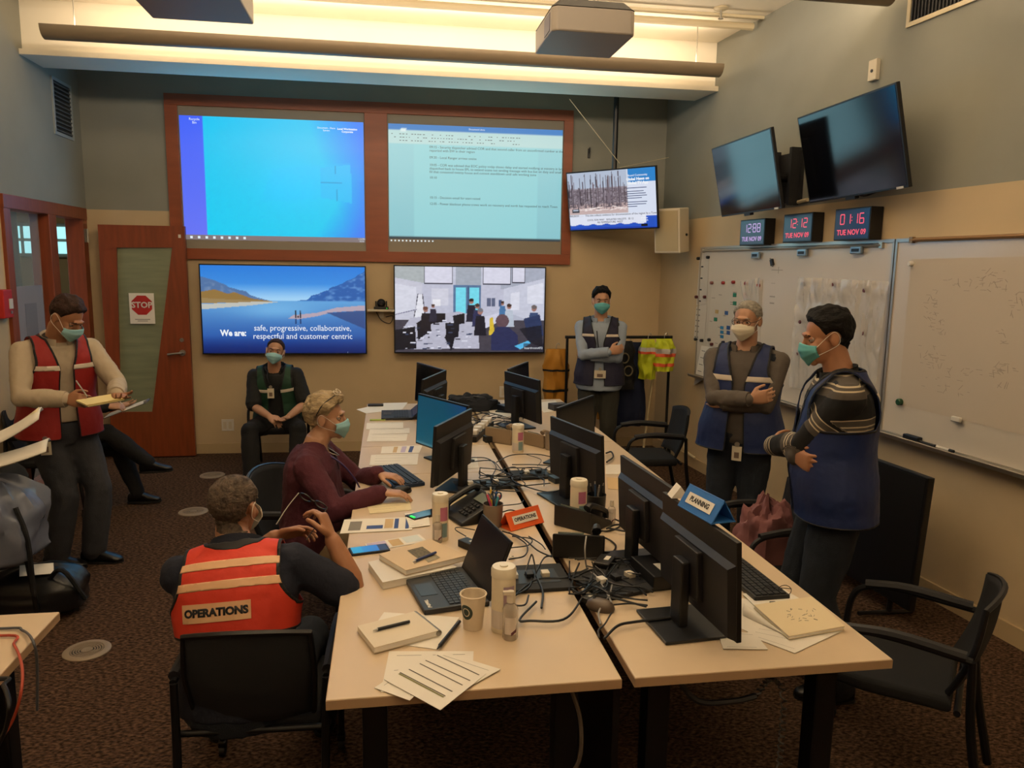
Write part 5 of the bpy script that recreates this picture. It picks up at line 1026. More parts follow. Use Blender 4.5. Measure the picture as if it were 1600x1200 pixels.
cable([(916, 838, TZ+.12), (914, 860, TZ+.09), (917, 888), (928, 897), (935, 905), (950, 930), (958, 948)], .003, 'light grey cable over the raised desk phone', GC); cable([(957, 912), (952, 930), (936, 955), (938, 975)], .003, 'second grey cable crossing the seam by the mouse', GC)
o = MB().tube([(.49, 1.93, .70), (.52, 1.93, .6), (.52, 1.93, .48), (.47, 1.93, .40)], .006, 6, 5).build('hanging_cable', mat('cable_brown_grey', '#5b5148', .5), None, True); tag(o, 'grey cable pair hanging below the left front table', 'cable')
o = MB().tube([(.8, 1.95, .70), (.87, 1.95, .62), (.98, 1.95, .61), (1.05, 1.95, .62)], .009, 6, 5).build('hanging_cable', DARK, None, True); tag(o, 'dark cable sagging below the right front table', 'cable')
mb = MB(); pts = []
for k in range(120): tt_ = k/119; pts.append(Vector((1.05+.09*min(1, tt_*2.2), 1.95, .62+.05*math.sin(min(1, tt_*2.2)*PI)-.55*max(0, tt_-.4))) + Vector((math.cos(k*1.3), math.sin(k*1.3), 0))*.008)
mb.tube(pts, .003, 5); o = mb.build('coiled_cord', mat('cord_silver', '#4b4742', .4, .5), None, True); tag(o, 'twisted cord hanging beside the right front table leg', 'cord')
# ---- left foreground desk cords
for pts, r, m_, l in (([(-1.6, 2.4, TZ+.006), atz(0, 982, .747), atz(35, 985, .748), atz(52, 1003, .750), aty(58, 1040, 2.30), aty(58, 1110, 2.30)], .004, mat('cable_grey_blue', '#4a4c52', .5), 'grey cable draped over the lower left table corner'),
    ([(-1.6, 2.3, TZ+.006), atz(0, 993, .747), atz(22, 1008, .749), atz(34, 1040, .752), aty(33, 1080, 2.08), aty(20, 1125, 2.08), aty(-5, 1165, 2.08)], .004, mat('cable_red', '#a8432c', .5), 'red cable draped over the lower left table edge'),
    ([(-1.4, 2.0, TZ+.006), atz(-10, 1062, .749), atz(6, 1072, .750), aty(14, 1100, 1.98), aty(10, 1135, 1.98), aty(-6, 1170, 1.98)], .006, BLACK, 'thick black cable at the bottom of the left edge')):
    tag(MB().tube(pts, r, 6, 8).build('cable', m_, None, True), l, 'cable')
rg = random.Random(21)
for (cx, cy, rx, ry, n_, l, g) in ((945, 900, 55, 28, 16, 'thin black cable in the tangled heap on the right-hand socket box', 'tangled cables on the right socket box'), (800, 745, 50, 14, 14, 'thin black cable in the tangle at the middle of the table seam', 'tangled cables at the middle seam'), (775, 655, 42, 12, 12, 'thin black cable in the tangle at the far end of the tables', 'tangled cables at the far end')):
    for i in range(n_):
        x, y = cx+rg.uniform(-rx, rx)*.7, cy+rg.uniform(-ry, ry)*.7; a = rg.random()*6.3; pts = []
        for k in range(5):
            pts.append(atz(x, y, TZ+.012+.022*rg.random())); a += rg.uniform(-1.1, 1.1); x = min(max(x+math.cos(a)*rx*.5, cx-rx), cx+rx); y = min(max(y+math.sin(a)*ry*.6, cy-ry), cy+ry)
        tag(MB().tube(pts, .0028, 5, 6).build('cable', BLACK, None, True), l, 'cable', g)
# ---- coat stand with harnesses and vests, back right corner
YEL = mat('hi_vis_yellow', '#b9c21c', .7, bump=.3, bscale=30); ORG = mat('hi_vis_orange', '#d8552a', .6); SIL = mat('reflective_silver', '#b3aca6', .4); MUST = mat('mustard_fabric', '#a8731c', .8, bump=.4, bscale=20); BLKF = mat('black_webbing', '#101114', .85, bump=.5, bscale=30); NAVF = mat('navy_fabric', '#0f1a38', .85, bump=.4, bscale=20)
t = thing('coat_rack', 'wheeled coat rack in the back right corner', 'rack', (2.25, 7.0, 0)); 
MB().cyl((-.62, 0, 1.20), (.42, 0, 1.20), .014).build('top_rail', fst, t, True)
for x in (-.6, .4): MB().cyl((x, 0, .06), (x, 0, 1.20), .013).build('upright', fst, t, True); MB().box((x, 0, .05), (.03, .42, .025)).build('foot', fst, t)
def garment(name, label, x, y, w, top, bot, m, cat, seed, stripes=None, taper=.75, dep=.07):
    t = thing(name, label, cat, (x, y, 0))
    def f(u, v):
        a = u*2*PI; z = top+(bot-top)*v; ww = w*(taper+(1-taper)*min(1, v*4)) if v < .25 else w*(1+.08*math.sin(v*5+seed)); n_ = noise.noise(Vector((math.cos(a)*2.2+seed, math.sin(a)*2.2, v*4)))*.35
        return (math.cos(a)*ww/2*(1+n_*.5), math.sin(a)*dep*(1+n_*2)*(min(1, v*6+.2)), z)
    MB().grid(f, 36, 24).build('fabric_body', m, t, True); MB().tube([(0, 0, top-.03), (0, 0, top+.03), (.02, 0, top+.055), (.03, 0, top+.03)], .004, 6, 4).build('hanger_hook', METAL, t)
    for v0, v1, sm in stripes or ():
        MB().grid(lambda u, v: (lambda p: (p[0]*1.03, p[1]*1.06, p[2]))(f(u, v0+(v1-v0)*v)), 36, 2).build('reflective_stripe', sm, t, True)
    return t
garment('safety_harness', 'mustard yellow bag harness hanging left of the navy vested person', 1.57, 7.1, .24, 1.08, .45, MUST, 'harness', 1.0, [(.3, .33, BLKF), (.6, .64, BLKF)]); garment('safety_harness', 'mustard straps hanging right behind the navy vested person', 2.04, 7.1, .10, 1.1, .40, MUST, 'harness', 2.0, [(.3, .34, BLKF)])
garment('work_jacket', 'black harness heap on the rack nearest the navy vested person', 2.12, 6.93, .34, 1.17, .72, BLKF, 'harness', 3.0); garment('work_jacket', 'long navy coat hanging from the rack', 2.27, 7.02, .30, 1.15, .35, NAVF, 'coat', 4.0)
garment('hi_vis_vest', 'fluorescent yellow vest with orange and silver bands, left one', 2.40, 6.90, .16, 1.19, .82, YEL, 'safety vest', 5.0, [(.2, .3, SIL), (.3, .36, ORG)]); garment('hi_vis_vest', 'fluorescent yellow vest with orange and silver bands, right one', 2.54, 6.85, .2, 1.20, .90, YEL, 'safety vest', 6.0, [(.3, .45, SIL), (.45, .55, ORG), (.75, .85, ORG)])
for k, (x, z) in enumerate(((2.06, .98), (2.16, 1.02), (2.20, .90))):
    o = MB().tube([(x+math.cos(a)*.04, 6.84, z+math.sin(a)*.045) for a in [2*PI*j/14 for j in range(15)]], .007, 6).build('rope_coil', mat('rope_tan', '#6b624a', .8), None, True); tag(o, ['left grey rope coil on the black harness', 'middle grey rope coil on the black harness', 'right lower grey rope coil on the black harness'][k], 'rope')
MB
o = MB().cyl((2.28, 6.62, .02), (2.52, 7.0, 1.05), .012).build('broom_handle', mat('pale_wood', '#9c8a66', .6), None, True); tag(o, 'pale pole leaning in the back right corner behind the empty chair', 'pole')
o = MB().tube([onR(1058, 640, .03), onR(1068, 690, .03), onR(1072, 705, .05), onR(1086, 716, .03)], .012, 6, 4).build('wall_conduit', TUBEMAT, None, True); tag(o, 'cream cord cover running down the right wall behind the empty chair', 'cable cover')
# ---- pink jacket on the chair between the blue vests, bags at the left edge
cloth(1196, 868, (.14, .13), 'crumpled dusty pink jacket on the chair between the two blue vests', mat('dusty_pink', '#7d5050', .85, bump=.5, bscale=14), 'pink_jacket', 'jacket', z=.425, h=.27, seed=2.2)
def bag(name, label, cat, x, y, z, r, h, m, seed, strap=None, top=None, n=.3):
    t = thing(name, label, cat, (x, y, z))
    def f(u, v):
        a = u*2*PI; q = (math.sin(min(1, v*5)*PI/2) if v < .2 else (math.cos(max(0, (v-.6)/.4)*PI/2)**.5 if v > .6 else 1)); nn = noise.noise(Vector((math.cos(a)*1.8+seed, math.sin(a)*1.8, v*2.5)))*n+noise.noise(Vector((math.cos(a)*5+seed, math.sin(a)*5, v*8)))*n*.4
        c_, s_ = math.cos(a), math.sin(a); c_ = math.copysign(abs(c_)**.7, c_); s_ = math.copysign(abs(s_)**.7, s_); return (c_*r[0]*q*(1+nn*.4), s_*r[1]*q*(1+nn*.4), h*v*(1+nn*.15))
    MB().grid(f, 44, 26).build('bag_body', m, t, True)
    if strap: MB().tube(strap, .012, 6, 5).build('strap', BLKF, t, True)
    return t
bag('backpack', 'black backpack on the floor at the left edge with a white tag', 'bag', -1.85, 4.22, 0, (.25, .17), .26, mat('shiny_black_nylon', '#15171a', .35, bump=.5, bscale=9), 1, [(.1, -.1, .2), (.2, -.15, .28), (.28, -.1, .1)])
t = thing('luggage_tag', 'white card on top of the black backpack', 'tag', (-1.80, 4.14, .262)); MB().box((0, 0, 0), (.15, .09, .003), R3(.3, .1, .4)).build('card', PAPER, t)
bag('plastic_bag', 'grey translucent plastic bag piled on the chair at the left edge', 'bag', -1.98, 4.05, .30, (.25, .2), .50, mat('grey_poly', '#6a7080', .25, bump=.6, bscale=7), 5, [(.2, -.12, .36), (.25, -.14, .2), (.24, -.1, -.1)], n=.5)
bag('coat_heap', 'dark coat draped on the chair at the left edge', 'coat', -2.2, 4.35, .46, (.26, .2), .36, mat('dark_coat', '#17191c', .9), 7)
for k, (x, y, z, r, l) in enumerate([(-1.86, 3.98, .86, .25, 'lower bundle of curved papers at the left edge'), (-1.90, 4.02, .93, .5, 'upper bundle of curved papers at the left edge')]):
    t = thing('rolled_papers', l, 'paper', (x, y, z), .3); MB().grid(lambda u, v, r=r: ((u-.5)*.42, (v-.5)*.26, .16*u*u*r*2+.03*math.sin(v*3)), 16, 8).build('sheet', PAPER, t, True, solid=.006)
    MB().grid(lambda u, v, r=r: ((u-.5)*.40, (v-.5)*.24+.02, .17*u*u*r*2+.03*math.sin(v*3)-.012), 16, 8).build('inner_sheet', mat('cream_paper', '#e0d2aa', .7), t, True, solid=.004)
t = thing('towel_roll', 'upright white paper roll at the left edge behind the curved papers', 'paper roll', (-2.12, 4.35, .80)); MB().lathe([(.02, 0), (.065, 0), (.065, .24), (.02, .24)], n=28, cap=False).build('roll', PAPER, t, True); MB().lathe([(.02, 0), (.02, .24)], n=16, cap=False).build('core', mat('cardboard', '#8a6a48', .8), t)
# wall notice on the sidelight glass and chair behind
t = thing('taped_plan', 'pale drawing sheet taped on the sidelight glass', 'paper'); t.matrix_world = wallM((LX+.0, 6.54, 1.28), (1, 0, 0)); MB().box((0, 0, -.04), (.50, .72, .002)).build('sheet', mat('vellum', '#8f8c90', .7), t); MB().box((.02, .1, -.0385), (.2, .25, .001)).build('faint_drawing', mat('vellum_print', '#7b7a80', .7), t)
# ============================================================ PEOPLE
SKIN = mat('skin_light', '#b28567', .5, var=.06, vscale=14); SKIN2 = mat('skin_tanned', '#9d6d4e', .5, var=.06, vscale=14); LIP = mat('lip', '#9a5a4a', .5)
EYEW = mat('eye_white', '#9c9086', .2); IRIS = mat('iris', '#3a2c22', .2); MASKB = mat('mask_blue', '#8fc0c8', .75); MASKD = mat('mask_teal', '#58a3a6', .75); MASKW = mat('mask_white', '#d8cfb8', .75)
def remesh(mb, vox, sm=6, disp=0, dsc=.08):
    me = mb.mesh('tmp'); ob = bpy.data.objects.new('tmp', me); COL.objects.link(ob)
    bm = bmesh.new(); bm.from_mesh(me); bmesh.ops.recalc_face_normals(bm, faces=bm.faces[:]); bm.to_mesh(me); bm.free()
    m = ob.modifiers.new('r', 'REMESH'); m.mode = 'VOXEL'; m.voxel_size = vox; m.use_smooth_shade = True
    if sm: m2 = ob.modifiers.new('s', 'SMOOTH'); m2.factor = .5; m2.iterations = sm
    if disp:
        tx = bpy.data.textures.get('folds_%g' % dsc) or bpy.data.textures.new('folds_%g' % dsc, 'CLOUDS'); tx.noise_scale = dsc; tx.noise_depth = 2
        m3 = ob.modifiers.new('d', 'DISPLACE'); m3.texture = tx; m3.strength = disp; m3.mid_level = .5; m3.texture_coords = 'LOCAL'
    dg = bpy.context.evaluated_depsgraph_get(); out = bpy.data.meshes.new_from_object(ob.evaluated_get(dg))
    bpy.data.objects.remove(ob); return out
def arr(me):
    n = len(me.vertices); co = np.empty(n*3); me.vertices.foreach_get('co', co); no = np.empty(n*3); me.vertices.foreach_get('normal', no)
    me.calc_loop_triangles(); t = np.empty(len(me.loop_triangles)*3, int); me.loop_triangles.foreach_get('vertices', t)
    return co.reshape(-1, 3), no.reshape(-1, 3), t.reshape(-1, 3)
def clip(co, tri, f, extra=()):
    """keep the part of the surface where f >= 0, cutting triangles along the zero line"""
    f = np.asarray(f, float); k = (f[tri] >= 0).sum(1); full = tri[k == 3].tolist(); part = tri[(k == 1) | (k == 2)]
    C = co.tolist(); X = [np.asarray(e, float).tolist() for e in extra]; edge = {}
    def mid(a, b):
        key = (a, b) if a < b else (b, a)
        if key not in edge:
            t = f[a]/(f[a]-f[b]); edge[key] = len(C); C.append([C[a][i]+(C[b][i]-C[a][i])*t for i in range(3)])
            for x in X: x.append((np.array(x[a])+(np.array(x[b])-np.array(x[a]))*t).tolist())
        return edge[key]
    out = full
    for tr in part.tolist():
        poly = []
        for i in range(3):
            a, b = tr[i], tr[(i+1) % 3]
            if f[a] >= 0: poly.append(a)
            if (f[a] >= 0) != (f[b] >= 0): poly.append(mid(a, b))
        for i in range(1, len(poly)-1): out.append([poly[0], poly[i], poly[i+1]])
    out = np.array(out, int).reshape(-1, 3); used = np.unique(out); mp = -np.ones(len(C), int); mp[used] = np.arange(len(used))
    return np.array(C)[used], mp[out], [np.array(x)[used] for x in X]
def mk(name, co, tri, m, parent, solid=0, offset=1, attr=None):
    me = bpy.data.meshes.new(name); me.from_pydata(co.tolist(), [], tri.tolist()); me.materials.append(m); me.polygons.foreach_set('use_smooth', [True]*len(me.polygons))
    if attr is not None: a = me.attributes.new('band', 'FLOAT', 'POINT'); a.data.foreach_set('value', attr)
    o = bpy.data.objects.new(name, me); COL.objects.link(o); o.parent = parent
    if solid: md = o.modifiers.new('solid', 'SOLIDIFY'); md.thickness = solid; md.offset = offset
    return o
def shell(name, me, fields, off, m, parent, solid=.003):
    co, no, tri = arr(me)
    ex = [no]+[f for f in fields]+([off] if not np.isscalar(off) else [])
    for i in range(len(fields)): co, tri, ex = clip(co, tri, ex[1+i], ex)
    if len(tri) == 0: return None
    o_ = off if np.isscalar(off) else ex[-1][:, None]
    return mk(name, co+ex[0]*o_, tri, m, parent, solid)
def ik(a, t, l1, l2, hint):
    a, t, hint = Vector(a), Vector(t), Vector(hint); d = t-a; L_ = min(d.length, (l1+l2)*.999); d.normalize(); t = a+d*L_
    c = (l1*l1+L_*L_-l2*l2)/(2*L_); h = math.sqrt(max(0, l1*l1-c*c)); q = hint-d*hint.dot(d); q.normalize(); return a+d*c+q*h, t
def rng(c, x, y, hw, hd, n=20, p=2.3):
    out = []
    for k in range(n):
        a = 2*PI*k/n; ca, sa = math.cos(a), math.sin(a); out.append(c+x*(math.copysign(abs(ca)**(2/p), ca)*hw)+y*(math.copysign(abs(sa)**(2/p), sa)*hd))
    return out
def limb(mb, pts, rad, n=14):
    ps = []; rr = []
    for i in range(len(pts)-1):
        a, b = Vector(pts[i]), Vector(pts[i+1]); r = rad[i]
        for k in range(len(r)): 
            if i and k == 0: continue
            ps.append(a.lerp(b, k/(len(r)-1))); rr.append(r[k])
    mb.tube(ps, rr, n); mb.ell(ps[0], (rr[0],)*3, n=12, m=8)
    for i in range(1, len(pts)-1): mb.ell(pts[i], (rad[i][0]*1.0,)*3, n=12, m=8)
    mb.ell(ps[-1], (rr[-1]*.9,)*3, n=12, m=8)
def hand(mb, w, d, n, side, curl=.5, S=1.0, thumb=.5, spread=.05):
    w, d, n = Vector(w), Vector(d).normalized(), Vector(n); n = (n-d*n.dot(d)).normalized(); l = d.cross(n)*side
    s = S*1.02; mb.rings([rng(w+d*a*s, l, n, hw*s, hd*s, 14, 2.6) for a, hw, hd in ((-.02, .024, .017), (.0, .026, .017), (.03, .036, .016), (.06, .042, .0145), (.088, .043, .013), (.098, .038, .010))])
    cs = curl if isinstance(curl, (list, tuple)) else [curl]*4
    for i, (o_, L_, r) in enumerate(((.032, .070, .0082), (.0108, .079, .0084), (-.0108, .074, .0080), (-.0315, .058, .0072))):
        p = w+d*(.090-abs(o_)*.18)*s+l*o_*s; dd = (d+l*(o_*spread/.03)).normalized(); pts = [p-dd*.012*s, p]; ang = 0
        for f, c_ in ((.46, .8), (.30, 1.1), (.24, .7)):
            ang += cs[i]*c_; q = dd*math.cos(ang)+n*math.sin(ang); p = p+q*L_*f*s; pts.append(p)
        mb.tube(pts, [r*s*k for k in (1, 1.02, .96, .9, .78)], 10); mb.ell(pts[-1], (r*s*.8,)*3, n=10, m=6)
        for q in pts[1:-1]: mb.ell(q, (r*s,)*3, n=10, m=6)
    p = w+d*.022*s+l*.024*s; dd = (l*.75+d*.6+n*.25).normalized(); p1_ = p+dd*.04*s; d2 = (d*.85+l*(.55-thumb)+n*thumb*.8).normalized(); p2 = p1_+d2*.032*s; d3 = (d2+n*.3-l*.15).normalized(); p3_ = p2+d3*.024*s
    mb.tube([p, p1_, p2, p3_], [.015*s, .0108*s, .0098*s, .0082*s], 10)
    for q, r in ((p1_, .0108), (p2, .0098), (p3_, .0083)): mb.ell(q, (r*s,)*3, n=10, m=6)
PEOPLE = {}
def build_person(label, loc, rz, S, P, C, H):
    """P pose, C clothes, H head; local frame: x the person's right, y forward, z up"""
    k = S/1.75; root = thing('person', label, 'person', (loc[0], loc[1], loc[2] if len(loc) > 2 else 0), rz); vox = P.get('vox', .0055)
    V = lambda q: Vector(q)
    pel = V(P['pel']); lean = V(P['lean']).normalized(); LT = .305*S*P.get('tl', 1); mid = pel+(Vector((0, 0, 1))*.5+lean*.5).normalized()*LT*.5; nb = mid+(lean*1.25+Vector((0, 0, -.1))).normalized()*LT*.5
    hl = Vector((math.cos(P.get('hy', 0)), math.sin(P.get('hy', 0)), 0)); tw = P.get('twist', 0); sl = Vector((math.cos(tw), math.sin(tw), P.get('shtilt', 0))).normalized()
    def spine(s):
        a = pel.lerp(mid, s*2) if s < .5 else mid.lerp(nb, s*2-1)
        b = (1-s)**2*pel+2*s*(1-s)*(mid*2-(pel+nb)*.5)+s*s*nb if 0 <= s <= 1 else a
        e = .02; up = None
        return b
    def fr(s):
        ss = min(max(s, 0), 1); c = spine(ss); u = (spine(min(1, ss+.05))-spine(max(0, ss-.05))).normalized()
        if s > 1: c = c+u*(s-1)*LT
        if s < 0: c = c+u*s*LT
        x = hl.lerp(sl, ss); x = (x-u*x.dot(u)).normalized(); return c, x, u.cross(x), u
    bl = P.get('belly', 0)
    TR = [(-.22, .075, .062), (-.1, .096, .07), (.05, .101, .071), (.2, .096, .067), (.38, .09, .064), (.55, .095, .067), (.7, .103, .069), (.82, .098, .064), (.9, .078, .054), (.96, .050, .044), (1.03, .036, .038), (1.1, .033, .035)]
    wd = P.get('wide', 1)
    def torso(mb, f=0, s0=-.22, s1=1.1, flare=0):
        rs = []
        TR_ = ([(s0, .098, .071)] if s0 < -.23 else [])+[(a, .097 if (a < 0 and s0 < -.23) else b_, .07 if (a < 0 and s0 < -.23) else c__) for a, b_, c__ in TR]
        for s, hw, hd in TR_:
            if s < s0-.02 or s > s1+.02: continue
            c, x, y, u = fr(s); g = bl*math.exp(-((s-.3)/.28)**2); fl = flare*max(0, .35-s); rs.append(rng(c+y*g*.6, x, y, hw*S*wd+f+fl, hd*S+f+g*.6+fl, 26))
        mb.rings(rs)
        c, x, y, u = fr(.90)
        for sd, j in ((1, shR), (-1, shL)): mb.tube([fr(.97)[0]-u*.012, j.lerp(fr(.93)[0], .5), j], [.036*S+f*.6, .033*S+f*.7, .030*S+f*.8], 12)
    c, x, y, u = fr(.86); shw = .101*S*wd
    shR = c+x*shw+u*P.get('shrug', 0)+y*P.get('shfwd', 0); shL = c-x*shw+u*P.get('shrug', 0)+y*P.get('shfwd', 0)
    UA, FA = .168*S*P.get('al', 1), .145*S*P.get('al', 1)
    elR, wrR = ik(shR, V(P['wR']), UA, FA, P.get('eR', (1, -.5, -1))); elL, wrL = ik(shL, V(P['wL']), UA, FA, P.get('eL', (-1, -.5, -1)))
    hipR = pel+hl*.052*S-Vector((0, 0, .02*S)); hipL = pel-hl*.052*S-Vector((0, 0, .02*S)); TH, SH = .245*S, .235*S
    knR, anR = ik(hipR, V(P['aR']), TH, SH, P.get('kR', (0, 1, 0))); knL, anL = ik(hipL, V(P['aL']), TH, SH, P.get('kL', (0, 1, 0)))
    def arms(mb, f, up=1, sides=(1, -1), cuff=0):
        for sd, a, b, w in ((1, shR, elR, wrR), (-1, shL, elL, wrL)):
            if up >= 1: limb(mb, [a, b, a.lerp(a, 0)+(w-a)*1.0-(w-b).normalized()*cuff], [[.031*S+f, .028*S+f, .0255*S+f, .0225*S+f], [.0225*S+f, .0235*S+f, .021*S+f, .0165*S+f]])
            else: limb(mb, [a, a.lerp(b, up)], [[.031*S+f, .029*S+f*1.1, .028*S+f*1.5]])
    def legs(mb, f, bell=0):
        for hp, kn, an in ((hipR, knR, anR), (hipL, knL, anL)): limb(mb, [hp, kn, an], [[.052*S+f, .050*S+f, .042*S+f, .035*S+f], [.035*S+f, .034*S+f+bell*.3, .028*S+f+bell*.7, .022*S+f+bell]])
    # head
    ho = P.get('hoff', (0, .02, .093)); hc = V(P['head']) if 'head' in P else nb+Vector(ho)*S; Mh = Matrix.Translation(hc) @ Euler((-H.get('pitch', 0), H.get('roll', 0), H.get('yaw', 0)), 'YXZ').to_matrix().to_4x4() @ Matrix.Scale(k*1.0*H.get('size', 1), 4)
    Rz_, Rx_, Ry_ = [Euler(e).to_matrix() for e in ((0, 0, H.get('yaw', 0)), (-H.get('pitch', 0), 0, 0), (0, H.get('roll', 0), 0))]
    Mh = Matrix.Translation(hc) @ (Rz_ @ Rx_ @ Ry_).to_4x4() @ Matrix.Scale(k*H.get('size', 1), 4)
    hp_ = lambda q: Mh @ Vector(q)
    sk = MB(); torso(sk, -.006); arms(sk, -.002 if not C.get('bare_arm') else 0); legs(sk, -.006); c1_, x1, y1, u1 = fr(1.0)
    sk.tube([c1_-u1*.04, c1_+u1*.01, hp_((0, -.022, -.075)), hp_((0, -.015, -.03))], [.045*S*.8, .036*S, .0335*S, .033*S], 16)
    hd = MB(Mh)
    hd.ell((0, -.016, .042), (.075, .094, .080), n=24, m=16); hd.ell((0, .028, -.015), (.060, .062, .085), n=20, m=14); hd.ell((0, .028, -.066), (.048, .052, .038), n=16, m=10); hd.ell((0, .068, -.092), (.021, .017, .017), n=12, m=8)
    hd.tube([(0, .083, .028), (0, .098, .0), (0, .108, -.022)], [.008, .0095, .013], 10); hd.ell((0, .104, -.026), (.017, .013, .010), n=12, m=8); hd.ell((0, .085, .036), (.045, .012, .010), n=14, m=8)
    for s in (-1, 1):
        hd.ell((s*.036, .064, -.022), (.022, .022, .022), n=12, m=8); hd.ell((s*.079, -.012, .0), (.008, .019, .032), Euler((.2, 0, s*.35)).to_matrix(), 14, 10); hd.ell((s*.074, -.006, -.004), (.012, .014, .022), n=10, m=8)
    hd.ell((0, .083, -.054), (.024, .012, .007), n=12, m=8); hd.ell((0, .081, -.064), (.020, .012, .007), n=12, m=8)
    sk.v += hd.v; kk = len(sk.v)-len(hd.v); sk.f += [tuple(i+kk for i in f) for f in hd.f]; sk.m += hd.m
    hand(sk, wrR, P['hR'][0], P['hR'][1], 1, P.get('cR', .5), k, P.get('tR', .4)); hand(sk, wrL, P['hL'][0], P['hL'][1], -1, P.get('cL', .5), k, P.get('tL', .4))
    me = remesh(sk, vox, 3); co, no, tri = arr(me)
    # sink the eye sockets
    Mi = np.array(Mh.inverted()); lc = co @ Mi[:3, :3].T+Mi[:3, 3]; ax_ = np.array((Mh.to_3x3() @ Vector((0, 1, 0)))[:])
    for s in (-1, 1):
        g = np.exp(-(((lc[:, 0]-s*.031)/.017)**2+((lc[:, 2]-.012)/.011)**2))*(lc[:, 1] > .03); co = co-ax_*(g*.013)[:, None]
    me.vertices.foreach_set('co', co.ravel()); me.update(); me.name = 'body'; me.materials.clear(); me.materials.append(H.get('skin', SKIN)); shade(me, 3)
    body = bpy.data.objects.new('body', me); COL.objects.link(body); body.parent = root
    if 1:
        for s in (-1, 1):
            MB(Mh).ell((s*.031, .0700, .012), (.0120,)*3, n=14, m=10).build('eye', EYEW, body, True); MB(Mh).ell((s*.031, .0782, .0110), (.0058, .0045, .0058), n=12, m=8).build('iris', IRIS, body, True)
            MB(Mh).tube([(s*.013, .0900, .031), (s*.030, .0895, .037), (s*.049, .0775, .031)], [.002, .0036, .002], 6, 4).build('eyebrow', H['hm'], body, True)
            
            for e0, e1 in ((.28, 1.5), (-1.5, -.42)): MB(Mh).grid(lambda u, v, s=s, e0=e0, e1=e1: (s*.031+.0136*math.sin((u-.5)*3.3)*math.cos(e0+(e1-e0)*v), .0695+.0136*math.cos((u-.5)*3.3)*math.cos(e0+(e1-e0)*v), .012+.0136*math.sin(e0+(e1-e0)*v)), 12, 6).build('eyelid', H.get('skin', SKIN), body, True, solid=.0008)
    # hair: the scalp itself, raised where hair grows
    co, no, tri = arr(me); lc = co @ Mi[:3, :3].T+Mi[:3, 3]; x_, y_, z_ = lc.T
    fl = H.get('line', .088); nape = H.get('nape', -.062); side = H.get('side', .0)
    zl = np.where(y_ > .055, fl, np.where(y_ > .02, fl+(y_-.055)/.035*(fl-.03-side), np.where(y_ > -.03, .03+side+(y_-.02)/.05*(.03+side+.01), nape+.0+np.clip((y_+.075)/.045, 0, 1)*(-.02-nape))))
    ear = np.hypot((y_+.008)/1.0, z_+.0)-.036; rn = np.array([noise.noise(Vector(p)*34) for p in lc]); rn2 = np.array([noise.noise(Vector((p[0]*70, p[1]*30, p[2]*70))) for p in lc])
    m_ = np.minimum(z_-zl+rn*.006, np.where((np.abs(x_) > .06) & (y_ > -.045), ear, 9)); m_ = np.where((np.abs(x_) > .095) | (y_ < -.14) | (z_ < -.09) | (z_ > .16) | (y_ > .115), -1, m_)
    th = H.get('hair', .012); top_ = H.get('top', 0); off = th*np.clip(m_/.02, 0, 1)*(1+.35*rn+.25*rn2)+top_*np.clip((z_-.06)/.05, 0, 1)*(1+.6*rn)+H.get('fringe', 0)*np.exp(-((y_-.07)/.035)**2-((z_-.1)/.03)**2)*(1+rn)
    off = off*k
    hair = shell('hair', me, [m_], np.where(m_ > 0, off, 0)+.0006, H['hm'], root, 0)
    # mask
    mm_ = H.get('mask', MASKB); cs_ = 1.0
    def mf(u, v):
        a = (u-.5)*2*1.25; yc = (.112, .125, .121, .108, .092); yy = np.interp(v, [0, .25, .55, .8, 1], yc); zt = .006-.020*abs(math.sin(a))**1.5; zb = -.105+.045*abs(math.sin(a))**1.3; z = zt+(zb-zt)*v; wx = np.interp(v, [0, .5, 1], [.070, .074, .060])
        return (math.sin(a)*wx*1.04, .030+(yy-.030)*max(0, math.cos(a))**.8+.0015*math.sin(v*PI*7)*math.cos(a), z)
    if mm_: 
        mo = MB(Mh).grid(mf, 24, 22).build('face_mask', mm_, root, True, solid=.0015)
        for s, u in ((-1, 0.0), (1, 1.0)):
            a, b = mf(u, .12), mf(u, .85); MB(Mh).tube([a, (s*.080, .012, .022), (s*.086, -.014, .034), (s*.087, -.030, .012), (s*.084, -.026, -.018), (s*.080, .004, -.035), b], .0013, 6, 5).build('ear_loop', WHITE, mo, True)
    if H.get('glasses'):
        g_ = thing('x', '', '') if 0 else None; mb = MB(Mh)
        for s in (-1, 1): mb.tube([(s*.033+math.cos(a)*.024, .103-.006*abs(math.cos(a)), .010+math.sin(a)*.015) for a in [2*PI*j/20 for j in range(21)]], .0016, 6); mb.tube([(s*.057, .098, .014), (s*.077, .05, .014), (s*.084, -.012, .022)], .0016, 6)
        mb.tube([(-.009, .104, .014), (.009, .104, .014)], .0016, 6); mb.build('eyeglasses', mat('frame_dark', '#1a1512', .3, .3), root, True)
    # trousers, shoes
    tr = MB(); f = C.get('tf', .016); legs(tr, f, C.get('bell', .018)); torso(tr, f*.7, -.22, .12 if C.get('tuck', 0) == 0 else .2)
    me2 = remesh(tr, .010, 5, C.get('fold', .012), .07); me2.name = 'trousers'; me2.materials.clear(); me2.materials.append(C['trm']); shade(me2, 3); o = bpy.data.objects.new('trousers', me2); COL.objects.link(o); o.parent = root
